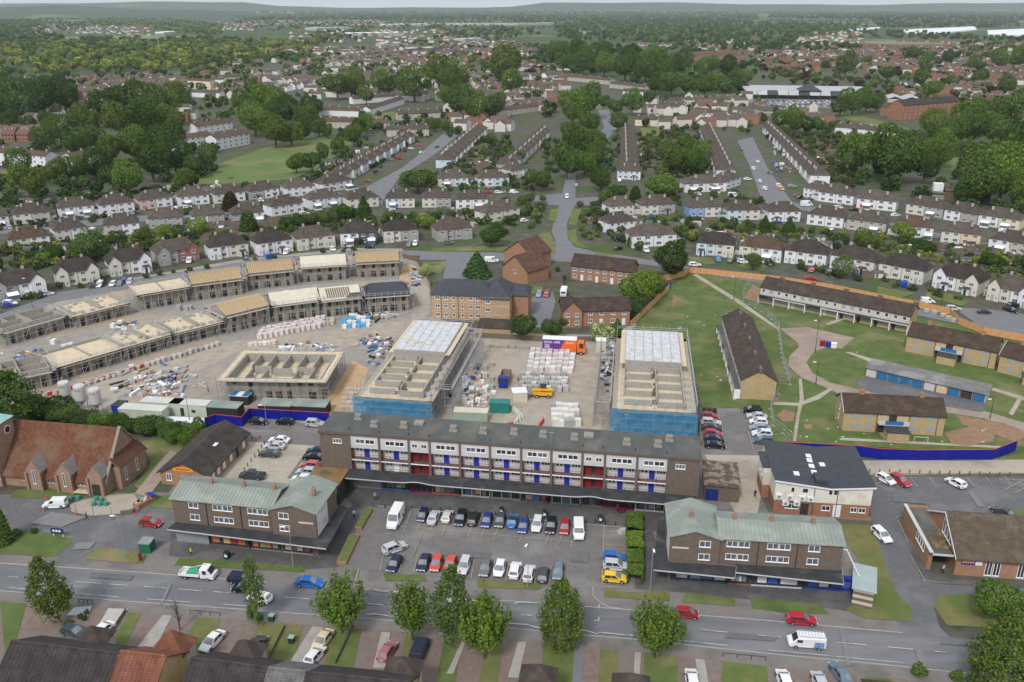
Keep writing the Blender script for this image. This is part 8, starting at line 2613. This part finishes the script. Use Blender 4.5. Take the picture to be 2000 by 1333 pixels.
for i in range(15):
 tag(obj("wooden_post", pst, None, G(1698 + i * 19.5,924 + i * .45)), f"wooden post, {nth(i + 1)} from the left along the concrete lane", "post", "posts along the concrete lane")
for i, q in enumerate(([(716,998),(728,999),(706,1038),(694,1036)],[(683,1050),(702,1051),(676,1106),(658,1104)])):
 P = _ccw([G(x, y) for x, y in q])
 c = sum(P, Vector()) / 4
 t = thing("planter", ["long brick planter of grass beside the car park, the farther one", "long brick planter of grass beside the car park, the nearer one"][i], "planter", c)
 MB().prism([(p.x - c.x, p.y - c.y) for p in P],0,.7).build("brick_wall", M["orange"], t)
 MB().prism([((p.x - c.x) * .86,(p.y - c.y) * .94) for p in P],.69,.76).build("turf", M["grass2"], t)
for i, (x, y, lab) in enumerate(((980,1004, "dark litter bin with green labels behind the upper parking row, leftmost"),(1064,1010, "dark litter bin with green labels behind the upper parking row, middle"),(1173,1020, "dark litter bin with green labels behind the upper parking row, rightmost"),(444,1091, "dark litter bin with green labels on the paving of the left block"))):
 t = thing("litter_bin", lab, "bin", G(x, y), an, "litter bins")
 MB().box(-.4,-.4,0,.4,.4,1.25).build("body", M["black"], t)
 MB().box(-.44,-.44,1.25,.44,.44,1.35).build("lid", M["black"], t)
 MB().box(-.25,-.43,.5,.25,-.405,.95).build("label_plate", M["white"], t)
 MB().box(-.25,-.44,.98,.0,-.41,1.15).build("green_mark", mat("green_mark", (.1,.5,.1),(.15,.6,.15)), t)
for i, (x, y, c, lab) in enumerate(((508,1212,(.03,.16,.07), "green wheelie bin under the slender birch"),(531,1213,(.02,.06,.03), "darker green wheelie bin under the slender birch"),(570,1256,(.03,.04,.035), "dark wheelie bin with a pale green lid on a lawn"))):
 t = thing("wheelie_bin", lab, "bin", G(x, y), an)
 MB().box(-.4,-.38,.08,.4,.38,1.05).build("body", M["tint"], t, col=c)
 MB().box(-.43,-.42,1.05,.43,.42,1.15).build("lid", M["tint"], t, col=(.30,.42,.33) if i else c)
t = thing("clothing_bank", "dark green recycling bank on the forecourt corner", "recycling bank", G(289,1076), R(-8))
MB().box(-1.0,-.9,0,1.0,.9,1.9).build("body", mat("bank_green", (.015,.10,.06),(.02,.14,.085),1,.6), t)
MB().slab([(-1.05,-.95,2.0),(1.05,-.95,2.0),(1.05,.95,2.2),(-1.05,.95,2.2)],.15).build("lid", M["greenmetal"], t)
t = thing("post_box", "red pillar box on the verge beside the green bank", "post box", G(275,1096))
MB().lathe([(.3,0),(.3,.2),(.25,.22),(.25,1.35),(.31,1.38),(.31,1.48),(.1,1.58)],12).build("body", M["redp"], t)
MB().box(-.15,-.28,1.1,.15,-.24,1.16).build("slot", M["black"], t)
t = thing("notice_board", "dark blue notice board on two white posts on the church lawn", "sign", G(114,1050), R(-8))
nb_ = MB().box(-1.2,-.05,.8,1.2,.05,1.9).build("board", mat("navy_board", (.015,.03,.09),(.02,.04,.11)), t)
for x in (-.9,.9):
 MB().box(x - .05,.06,0, x + .05,.14,1.9).build("post", M["white"], t)
for k in range(3):
 MB().box(-.8 + k * .55,-.06,1.15,-.4 + k * .55,-.052,1.55).build("lettering", M["white"], nb_)
PER = {}
def person_mesh(key, stride):
 me = bpy.data.meshes.new("person")
 J = dict(pel=(0,0,.95), che=(0,.02,1.3), nek=(0,0,1.5), hed=(0,-.03,1.66), top=(0,-.02,1.77), lk=(.1,-.10 * stride, .50), lf=(.1,.06 - .22 * stride, .06), lt=(.1,-.10 - .22 * stride, .04), rk=(-.1,.08 * stride - .05,.50), rf=(-.1,.06 + .26 * stride, .07), rt=(-.1,-.12 + .26 * stride, .04), ls=(.19,0,1.42), le=(.25,.08 * stride, 1.15), lh=(.24,-.02 + .05 * stride, .88), rs=(-.19,0,1.42), re=(-.25,-.08 * stride, 1.15), rh=(-.24,-.2 * stride, .92), lhp=(.1,0,.9), rhp=(-.1,0,.9))
 rad = dict(pel=.14, che=.16, nek=.06, hed=.10, top=.07, lk=.07, lf=.05, lt=.045, rk=.07, rf=.05, rt=.045, ls=.07, le=.05, lh=.04, rs=.07, re=.05, rh=.04, lhp=.1, rhp=.1)
 E = [("pel", "che"),("che", "nek"),("nek", "hed"),("hed", "top"),("pel", "lhp"),("lhp", "lk"),("lk", "lf"),("lf", "lt"),("pel", "rhp"),("rhp", "rk"),("rk", "rf"),("rf", "rt"),("che", "ls"),("ls", "le"),("le", "lh"),("che", "rs"),("rs", "re"),("re", "rh")]
 K = list(J)
 me.from_pydata([J[k] for k in K],[(K.index(a), K.index(b)) for a, b in E],[])
 o = bpy.data.objects.new("person", me)
 COL.objects.link(o)
 sk = o.modifiers.new("skin", 'SKIN')
 for i, k in enumerate(K):
  me.skin_vertices[0].data[i].radius = (rad[k], rad[k] * (.8 if k in ("che", "pel") else 1))
 me.skin_vertices[0].data[0].use_root = True
 o.modifiers.new("sub", 'SUBSURF').levels = 1
 dg = bpy.context.evaluated_depsgraph_get()
 out = bpy.data.meshes.new_from_object(o.evaluated_get(dg))
 bpy.data.objects.remove(o)
 out.name = "person"
 for m_ in (M["skin"], mat("jacket", (.8,.8,.8),(.95,.95,.95),3,.9, objcol=True), mat("trousers", (.03,.035,.05),(.05,.055,.07),3,.9), mat("hair", (.03,.022,.015),(.05,.035,.025),9,.9)):
  out.materials.append(m_)
 for p in out.polygons:
  z, y = p.center.z, p.center.y
  p.material_index = 3 if z > 1.70 or (z > 1.6 and y > .03) else 0 if z > 1.5 or (abs(p.center.x) > .2 and z < .96 and z > .8) else 1 if z > .92 else 2
  p.use_smooth = True
 return out
pm = (person_mesh("walk", 1.0), person_mesh("stand", .25))
for x, y, k, a, c, lab in ((170,1016,0,90,(.02,.10,.42), "person in a blue shirt walking past the road barriers"),(374,1086,0,120,(.55,.70,.05), "person in a yellow hi-vis vest walking by the left shops"),(733,977,0,20,(.35,.32,.30), "person in a grey coat walking along the shops"),(692,1012,0,0,(.6,.6,.65), "person in a pale top beside the planter"),(1474,972,0,180,(.04,.03,.03), "person in dark clothes walking down the concrete lane"),(1206,1000,1,0,(.40,.03,.03), "person in a red top outside the white framed shop"),(1069,985,1,40,(.03,.03,.03), "person in black standing by the dark shop doorway"),(1841,1120,1,200,(.5,.48,.5), "person in a pale jacket at the hall entrance"),(1989,1238,0,90,(.05,.06,.16), "person in navy at the right edge by the weeping birch"),(1323,1136,1,0,(.55,.5,.5), "person in a pale top under the right canopy"),(1012,745,1,0,(.6,.3,.05), "site worker in an orange vest beside the pallets"),(122,748,0,40,(.55,.62,.08), "site worker in a yellow vest beside the barrier line"),(407,766,1,0,(.75,.18,.03), "site worker in an orange vest by the low unfinished block")):
 tag(obj("person", pm[k], None, G(x, y, .1), R(a), c), lab, "person")
t = thing("mobility_scooter", "red mobility scooter outside the white framed shop", "scooter", G(1214,1002,.1), R(200))
MB().box(-.55,-.25,.2,.55,.25,.38).box(-.4,-.22,.38,-.1,.22,.8).box(-.5,-.22,.8,-.4,.22,1.2).build("body", M["redp"], t)
MB().tube((.45,0,.3),(.35,0,1.0),.05,5).build("tiller", M["black"], t)
for x in (-.4,.42):
 for s in (-1,1):
  w_ = obj("wheel", WHEEL, t, (x, s * .25,.15))
  w_.scale = (.45,.5,.45)
bag = MB().lathe([(.3,0),(.48,.1),(.5,.5),(.42,.8),(.1,.86)],8).mesh("bulk_bag", mat("green_bag", (.03,.17,.12),(.07,.25,.18),2.5,.9))
for i, (x, y) in enumerate(((139,978),(153,976),(184,988),(196,988),(189,978),(208,988),(199,980))):
 tag(obj("bulk_bag", bag, None, G(x, y)), f"green bulk bag, {nth(i + 1)} from the left before the church", "bag", "green bags before the church")
t = thing("rubbish_skip", "rusty skip heaped with rubbish under a blue sheet", "skip", G(283,985), R(60))
mb = MB().prism([(-1.9,-.85),(1.9,-.85),(1.9,.85),(-1.9,.85)],0,1.0)
mb.build("body", mat("rusty_skip", (.27,.12,.07),(.36,.18,.11)), t)
for k in range(9):
 MB().box(-.3,-.25,0,.3,.25,.3).build("rubbish_bag", M["tint"], t, (random.uniform(-1.6,.8), random.uniform(-.5,.5),1.0), random.random() * 3, col=random.choice([(.5,.5,.5),(.1,.35,.25),(.55,.45,.3)]))
MB().slab([(.9,-.9,1.5),(2.2,-1.0,1.2),(2.3,1.0,1.2),(.9,.9,1.6)],.1).build("blue_sheet", M["bluep"], t)
tag(MB().box(-1.6,-.7,.6,1.6,.7,.72).build("timber_stack", M["timber"], None, G(163,966), R(-8)), "pale timber boards stacked before the church porch", "boards")
cone_m = MB().box(-.2,-.2,0,.2,.2,.05).lathe([(.15,.05),(.03,.7)],8).mesh("traffic_cone", mat("cone_red", (.6,.06,.05),(.7,.1,.08)))
for i, (x, y) in enumerate(((85,1000),(148,1007),(264,1007),(90,974))):
 tag(obj("traffic_cone", cone_m, None, G(x, y, .1)),["traffic cone behind the small white van", "traffic cone beside the person in blue", "traffic cone by the toppled barrier", "traffic cone near the gate of the church path"][i], "cone", "traffic cones")
tag(MB().box(-1.2,-.1,.2,1.0,.1,.9).box(.2,.3,.1,1.8,.5,.8).build("road_barrier", M["oldfence"], None, G(250,1005), R(10)), "toppled dark barrier boards on the forecourt", "barrier")
for i, (x, y) in enumerate(((151,1008),(184,1012),(220,1014))):
 tag(MB().lathe([(.35,0),(.3,.12),(.05,.16),(.04,2.6)],8).build("marker_post", M["oldfence"], None, G(x, y, .1)), f"thin upright marker post, {nth(i + 1)} from the left before the church", "post", "marker posts before the church")
tag(MB().box(-.9,-.6,0,.9,.6,.5).box(-.5,-.5,.5,.6,.4,.9).build("boulder_pile", M["concrete"], None, G(1216,1042), R(20)), "dark heap of rubbish bags beside the clipped hedge", "heap")
tag(MB().tube((-1.4,0,0),(-1.4,0,1.2),.05,5).tube((1.4,0,0),(1.4,0,1.2),.05,5).tube((-1.4,0,1.2),(1.4,0,1.2),.05,5).tube((-1.4,.8,0),(1.4,.8,0),.04,5).build("goal", M["white"], None, G(1798,864), R(-7)), "small white football goal beside the yellow flats", "goal")
for i, (x, y, c) in enumerate(((1606,676, "redp"),(1617,678, "bluep"),(1628,680, "white"))):
 t = thing("large_bin", ["red wheeled bin on the dirt track", "blue wheeled bin on the dirt track", "white toppled bin on the dirt track"][i], "bin", G(x, y, .08), R(-20))
 MB().box(-.7,-.5,.1,.7,.5,1.3).build("body", M[c], t)
 MB().slab([(-.75,-.55,1.4),(.75,-.55,1.4),(.75,.55,1.5),(-.75,.55,1.5)],.1).build("lid", M[c], t)
for i, (x, y) in enumerate(((1810,610),(1825,613),(1842,619),(1853,624),(1863,629))):
 tag(MB().box(-.7,-.7,0,.7,.7,1.0).build("concrete_block", M["concrete"], None, G(x, y), R(30)), f"white concrete block, {nth(i + 1)} from the left inside the fence curve", "block", "concrete blocks by the fence")
lit = MB()
for k in range(46):
 p = G(*random.choice([(random.uniform(1520,1720), random.uniform(800,870)),(random.uniform(1400,1900), random.uniform(620,760)),(random.uniform(1320,1420), random.uniform(600,780)),(random.uniform(1720,1960), random.uniform(838,872))]),.16)
 lit.box(p.x - .15, p.y - .12, p.z, p.x + random.uniform(.0,.35), p.y + random.uniform(.0,.25), p.z + .08)
tag(lit.build("litter", M["white"]), "scraps of pale litter over the cleared estate", None, None, "stuff")
bn = MB()
for k in range(3):
 bn.box(k * 1.1,0,0, k * 1.1 + .9,.9,1.2)
tag(bn.build("large_bins", M["black"], None, G(1372,808), R(-9)), "dark wheeled bins at the end of the residents cars", "bins")

# ---- building site: silos, cabins, materials
for i, (x, y) in enumerate(((133,796),(163,803),(192,810))):
 t = thing("mortar_silo", ["white mortar silo on steel legs, left of three", "white mortar silo on steel legs, middle of three", "white mortar silo on steel legs, right of three"][i], "silo", G(x, y),0, "mortar silos")
 MB().lathe([(.35,1.7),(1.28,3.0),(1.3,6.2),(1.15,6.5),(.2,6.6)],16).build("tank", M["panel"], t)
 for k in range(4):
  a_ = k * math.pi / 2 + .78
  MB().tube((1.15 * math.cos(a_),1.15 * math.sin(a_),0),(1.15 * math.cos(a_),1.15 * math.sin(a_),3.4),.08,5).build("leg", M["steel"], t)
 MB().box(-.6,-1.3,5.5,.6,-1.22,5.8).build("lettering", mat("grey_print", (.2,.2,.22),(.3,.3,.33)), t)
paleg = mat("pale_green_cabin", (.38,.42,.33),(.45,.49,.39),.5,.6)
for i, (x, y, w_, d_, h_, a_, m_, lab) in enumerate(((234,822,10.5,3.0,2.9,-8, "pg", "pale green site cabin nearest the bushes"),(276,808,9.5,3,2.9,-8, "pg", "pale green site cabin behind the nearest one"),(332,812,9.0,3,2.9,-8, "pg", "pale green site cabin with a dark door, right of the others"),(396,816,8.5,3.5,2.7,-8, "dk", "dark site store with a green sheet roof left of the blue hoarding"),(505,812,7.6,4,2.5,-5, "dk", "dark site store with a green roof behind the blue hoarding"),(570,813,8,4,2.5,-6, "dk", "dark site store with a stained roof behind the blue hoarding"),(886,826,7.6,2.5,2.6,-5, "gc", "sage green shipping container behind the maisonettes"),(956,808,4.6,2.5,2.5,-4, "tg", "teal green shelter beside the sage container"),(300,828,13,2.5,.6,-6, "wh", "low white flat roof behind the bushes"),(220,812,2.4,3,2.4,-8, "bl", "dark blue store at the left of the cabins"),(1002,788,3.4,3.0,2.5,8, "cb", "cream cube cabin beside the telehandler"),(1164,690,2.6,2.6,3.4,-4, "cb", "cream tall cabin beside the right unfinished block"),(450,791,4.5,2.5,2.3,-8, "st", "site shelter with a blue and white striped roof")), ):
 t = thing("site_cabin", lab, "cabin", G(x, y), R(a_), "cabins and stores of the building site")
 body = {"pg": paleg, "dk": M["black"], "gc": mat("sage_container", (.26,.34,.27),(.32,.40,.33),.6,.6), "tg": mat("teal_container", (.02,.16,.14),(.03,.21,.18),.6,.6), "wh": M["concrete"], "bl": M["bluep"], "cb": M["membrane"], "st": M["black"]}[m_]
 roof = {"pg": mat("pale_cabin_roof", (.46,.47,.42),(.54,.55,.5),.5,.7), "dk": M["greenmetal"], "gc": M["membrane"], "tg": MATS["teal_container"], "wh": M["white"], "bl": M["darkfelt"], "cb": M["white"], "st": M["white"]}[m_]
 MB().box(0,0,0, w_, d_, h_).build("body", body, t)
 MB().box(-.06,-.08, h_ + .001, w_ + .06, d_ + .08, h_ + .14).build("roof", roof, t)
 if m_ == "pg":
  MB().box(w_ * .3,-.03,.1, w_ * .3 + .9,-.002,2.1).build("door", M["void"] if i == 2 else M["panel"], t)
  MB().box(w_ * .6,-.03,1.1, w_ * .6 + 1.0,-.002,1.8).build("window", M["darkglass"], t)
 if m_ == "st":
  for k in (0,2):
   MB().box(w_ * k / 3,-.09, h_ + .15, w_ * (k + 1) / 3, d_ + .09, h_ + .17).build("roof_stripe", M["garage"], t)
 if m_ in ("gc", "tg"):
  rb = MB()
  for k in range(int(w_ / .3)):
   rb.box(k * .3 + .05,-.04,.15, k * .3 + .18,0, h_ - .1)
  rb.build("ribs", body, t)["kind"] = "stuff"
blk = MB()
for k in range(3):
 blk.box(-.55,-.5,.14 + k * .36,.55,.5,.14 + k * .36 + .345)
for x in (-.45,0,.45):
 blk.box(x - .08,-.5,0, x + .08,.5,.13)
PALLET = blk.mesh("block_pallet", M["tint"])
wrapm = MB().box(-.6,-.55,0,.6,.55,1.1).box(-.57,-.52,1.1,.57,.52,1.14).mesh("wrapped_pallet", M["tint"])
def pallets(desc, pts, cols, mesh_, name, zs=1.0, group="pallets on the site"):
 for i, (x, y) in enumerate(pts):
  o = obj(name, mesh_, None, G(x, y, .08), R(random.uniform(-14,4)), random.choice(cols))
  k = zs * random.uniform(.85,1.15)
  o.scale = (1.12,1.3, k)
  nm = {"block_pallet": "pallet of blocks", "wrapped_pallet": "shrink wrapped pallet"}[name]
  tag(o, f"{nm}, {nth(i + 1)} {desc}", "pallet", group)
pinkw, greyw, whitew, tanw = (.62,.54,.52),(.36,.345,.33),(.70,.69,.67),(.52,.44,.34)
pallets("of the big white stack beside the purple lorry", [(1036 + c * 11.3 + (3 - r_) * 1.5,692 + r_ * 9) for r_ in range(5) for c in range(8)],[whitew, pinkw, (.60,.56,.55)], wrapm, "wrapped_pallet", 1.5)
pallets("of the grey stack in front of the big white stack", [(1020 + c * 11.5 + (r_ % 2) * 4,738 + r_ * 9) for r_ in range(4) for c in range(8)],[greyw, (.46,.45,.44),(.58,.56,.55)], PALLET, "block_pallet", 1.25)
pallets("of the pallets behind the maisonettes", [(1080 + c * 11 + r_ * 1.5,800 + r_ * 10.5) for r_ in range(4) for c in range(5)],[whitew, (.66,.63,.58), greyw], wrapm, "wrapped_pallet", 1.35)
pallets("of the pink rows along the haul road", [(508 + c * 10.5 + r_ * 4,662 - c * 2.0 - r_ * 7) for r_ in range(3) for c in range(12)],[pinkw, (.56,.47,.44),(.64,.58,.55)], wrapm, "wrapped_pallet", 1.25)
pallets("of the white and blue packs below the slate roofed house", [(674 + c * 9,641 - r_ * 7 - c * .6) for r_ in range(3) for c in range(6)],[whitew, whitew, (.1,.36,.62)], wrapm, "wrapped_pallet", .9)
pallets("of the pale packs below the felted roof", [(604 + c * 9,638 - c * .9 - r_ * 6) for r_ in range(2) for c in range(6)],[greyw, tanw, (.55,.5,.46)], wrapm, "wrapped_pallet", 1.0)
pallets("of the grey line beside the red and white barriers", [(288 + i * 10.5,716 - i * 3.1) for i in range(14)],[greyw, (.48,.46,.43)], PALLET, "block_pallet", .9)
pallets("of the sheeted line nearest the barriers", [(150 + i * 12,760 - i * 4.0) for i in range(11)],[(.5,.5,.5),(.44,.42,.4)], PALLET, "block_pallet", .6)
pallets("of the flat packs beside the blue netting", [(668 + (i % 4) * 11 + (i // 4) * 3,800 - (i // 4) * 9) for i in range(20)],[tanw, (.44,.36,.28),(.5,.42,.32)], wrapm, "wrapped_pallet", .7)
pallets("of the stores left of the blue tipper", [(908 + (i % 5) * 13,716 + (i // 5) * 22 + (i % 2) * 6) for i in range(20)],[greyw, whitew, (.42,.33,.29), tanw], PALLET, "block_pallet", 1.0)
pallets("of the slabs lined up below the buff flats", [(960 + i * 14,678 + i * .8) for i in range(8)],[(.33,.32,.30)], PALLET, "block_pallet", .6)
pallets("around the heap left of the low unfinished block", [(250 + (i % 7) * 17 + (i // 7) * 5,770 - (i % 7) * 5 - (i // 7) * 11) for i in range(21)],[greyw, (.1,.13,.3),(.55,.55,.55),(.4,.26,.2),(.3,.33,.36)], PALLET, "block_pallet", .55)
pallets("behind the low unfinished block", [(490 + i * 9,676 - i * 1.0) for i in range(6)],[pinkw, whitew], wrapm, "wrapped_pallet", .8)
pallets("between the two rows of unfinished houses", [(365,607),(372,606),(97,668),(106,672),(128,682),(140,680),(350,606),(222,640),(236,634),(560,575),(610,568)],[whitew, greyw], wrapm, "wrapped_pallet", 1.2)
jb = MB().box(-.95,-.22,0,.95,.22,.45).box(-.9,-.12,.45,.9,.12,.95)
JBM = jb.mesh("water_barrier", M["tint"])
bp = [(50 + i * 10.2,783 - i * 2.2) for i in range(7)] + [(120 + i * 10.0,768 - i * 3.1) for i in range(24)]
for i, (x, y) in enumerate(bp):
 p, q = G(x, y, .08), G(x + 10, y - 3.1,.08)
 d = q - p
 tag(obj("water_barrier", JBM, None, p, math.atan2(d.y, d.x),(.50,.05,.045) if i % 2 else (.66,.62,.56)), f"{'red' if i % 2 else 'white'} plastic barrier, {nth(i + 1)} from the left along the haul road", "barrier", "barriers along the haul road")
for i, (x, y, a_) in enumerate(((997,833,20),(1056,832,70),(1060,826,80),(992,838,25))):
 tag(obj("water_barrier", JBM, None, G(x, y, .08), R(a_),(.55,.05,.06)),["red barrier behind the maisonettes, left pair far one", "red barrier behind the maisonettes, right pair near one", "red barrier behind the maisonettes, right pair far one", "red barrier behind the maisonettes, left pair near one"][i], "barrier")
for i in range(7):
 tag(obj("water_barrier", JBM, None, G(1000 + i * 6 - (i > 3) * (i - 3) * 10,800 + i * 5,.08), R(-30 - 12 * i),(.6,.59,.56)), f"white plastic barrier, {nth(i + 1)} in the arc beside the cream cube cabin", "barrier", "white barriers in an arc")
sitem = [mat("tarp_blue", (.05,.10,.22),(.09,.16,.30)), M["concrete"], M["black"], M["steel"], mat("dusty_timber", (.40,.32,.22),(.48,.40,.29)), mat("rust", (.20,.11,.07),(.27,.16,.10)), M["white"]]
HEAPS = [((300,752),70,26,150, "rubbish and offcuts heaped left of the low unfinished block"),((590,682),60,10,80, "steel and timber lengths lying behind the low unfinished block"),((735,672),36,16,70, "sheets and packs lying beside the left unfinished block"),((755,700),30,18,50, "dark materials under the scaffold of the left unfinished block"),((926,770),34,40,140, "loose materials along the right side of the left unfinished block"),((1190,700),16,50,110, "loose materials beside the right unfinished block"),((730,618),40,8,60, "pipes and planks below the slate roofed house"),((812,540),9,16,60, "bright rubbish bags along the fence by the buff flats"),((250,640),26,9,50, "bagged sand and planks between the two house rows"),((60,700),40,14,60, "timber and steel between the two house rows at the left")]
for (cx, cy), rx, ry, n, lab in HEAPS:
 mb = MB()
 for k in range(n):
  x, y = cx + random.gauss(0, rx * .5), cy + random.gauss(0, ry * .5)
  p = G(x, y, .09)
  l_ = random.choice([.3,.45,.6,.9,1.8])
  w_ = random.uniform(.15,.5)
  h_ = random.uniform(.15,.8)
  a_ = random.uniform(0,3.14)
  c_, s_ = math.cos(a_), math.sin(a_)
  q = [(p.x + u * c_ - v * s_, p.y + u * s_ + v * c_) for u, v in ((-l_, -w_),(l_, -w_),(l_, w_),(-l_, w_))]
  mb.prism(q, .09,.09 + h_, random.choice((0,1,1,2,3,3,4,5,6,6)))
 tag(mb.build("site_debris", sitem), lab, None, None, "stuff")

# ---- sheds and fences of the back gardens
SHM = []
for w_, d_, rc in ((2.6,2.0, "darkfelt"),(3.4,2.4, "felt"),(3.0,5.0, "felt")):
 mb = MB()
 gable_walls(mb, 0, w_, 0, d_, 0,1.9,2.5, 'x', 0)
 gable_roof(mb, 0, w_, 0, d_, 1.9,2.55,.15, m=1, th=.06)
 mb.box(w_ * .3,-.02,.1, w_ * .3 + .8,.01,1.8,2)
 SHM.append(mb.mesh("garden_shed", [M["tint"], M[rc], M["oldfence"]]))
GZ = [((20,500),(330,466), "the left back gardens", 18),((340,470),(740,432), "the gardens behind the middle house row", 20),((820,432),(1000,412), "the gardens left of the avenue", 9),((1150,436),(1330,448), "the gardens by the white curved wall", 9),((1350,462),(1640,482), "the gardens behind the orange fence houses", 16),((1640,484),(2000,545), "the right back gardens", 20),((870,285),(990,340), "the gardens left of the avenue row", 16),((1235,275),(1390,340), "the gardens right of the avenue row", 16),((0,410),(480,372), "the gardens under the meadow", 14),((1510,275),(1660,340), "the gardens right of the right street", 12),((620,335),(720,300), "the gardens by the diagonal street", 10)]
for (x0, y0),(x1, y1), desc, n in GZ:
 for i in range(n):
  t_ = (i + .5) / n
  x, y = x0 + (x1 - x0) * t_, y0 + (y1 - y0) * t_ + random.uniform(-8,8)
  if (y1 - y0) > 50 or desc.endswith("row"):
   x, y = random.uniform(x0, x1), y0 + (y1 - y0) * t_
  o = obj("garden_shed", SHM[i % 3], None, G(x, y), R(random.uniform(-20,10)), random.choice([(.22,.15,.10),(.60,.60,.58),(.30,.26,.22),(.16,.20,.22),(.62,.60,.52),(.42,.40,.38)]))
  tag(o, f"small garden shed, {nth(i + 1)} along {desc}", "shed", "sheds in the back gardens")
cl = MB()
CLM = [M["white"], M["concrete"], M["oldfence"], MATS["tarp_blue"], M["glass"], M["orange"], M["felt"]]
for (x0, y0),(x1, y1), desc, n in GZ:
 for i in range(n * 8):
  t_ = random.random()
  x, y = x0 + (x1 - x0) * t_, y0 + (y1 - y0) * t_ + random.gauss(0,13) * (y0 - 100) / 380
  if (y1 - y0) > 50 or desc.endswith("row"):
   x, y = random.uniform(x0, x1), random.uniform(min(y0, y1), max(y0, y1))
  p = G(x, y)
  a_, b_, h_ = random.uniform(.3,1.6), random.uniform(.3,1.3), random.choice((.1,.4,.7,1.2,1.9))
  cl.box(p.x - a_, p.y - b_, .03, p.x + a_, p.y + b_, h_, random.choice((0,0,1,1,2,2,3,4,5,6)))
tag(cl.build("garden_clutter", CLM), "patios, furniture and odds and ends in the back gardens", None, None, "stuff")
nf = 0
for (x0, y0),(x1, y1), desc, n in GZ:
 for i in range(n + 2):
  t_ = (i + .5) / (n + 2)
  x, y = x0 + (x1 - x0) * t_, y0 + (y1 - y0) * t_
  a = G(x, y + 14 * (y - 100) / 380)
  b = G(x, y - 14 * (y - 100) / 380)
  if (y1 - y0) > 50 or desc.endswith("row"):
   a, b = G(x0 + (x1 - x0) * .12, y), G(x0 + (x1 - x0) * .85, y)
  d = b - a
  o = obj("garden_fence", MB().box(0,-.04,0, d.length, .04,1.7).mesh("garden_fence", M["oldfence"]), None, a, math.atan2(d.y, d.x))
  tag(o, f"dark garden fence, {nth(i + 1)} along {desc}", "fence", "fences between the back gardens")
# haze: the air between here and the far hills
hz = MB().box(-9500,-40,-1.5,9500,13500,190)
hm = bpy.data.materials.new("haze_air")
hm.use_nodes = True
hn = hm.node_tree
for n in list(hn.nodes):
 hn.nodes.remove(n)
ho = hn.nodes.new("ShaderNodeOutputMaterial")
hv = hn.nodes.new("ShaderNodeVolumePrincipled")
hv.inputs["Color"].default_value = (0.86,0.94,1.0,1)
hv.inputs["Density"].default_value = 3.6e-5
hv.inputs["Anisotropy"].default_value = 0.3
hn.links.new(hv.outputs[0], ho.inputs["Volume"])
tag(hz.build("haze", hm), kind="stuff")
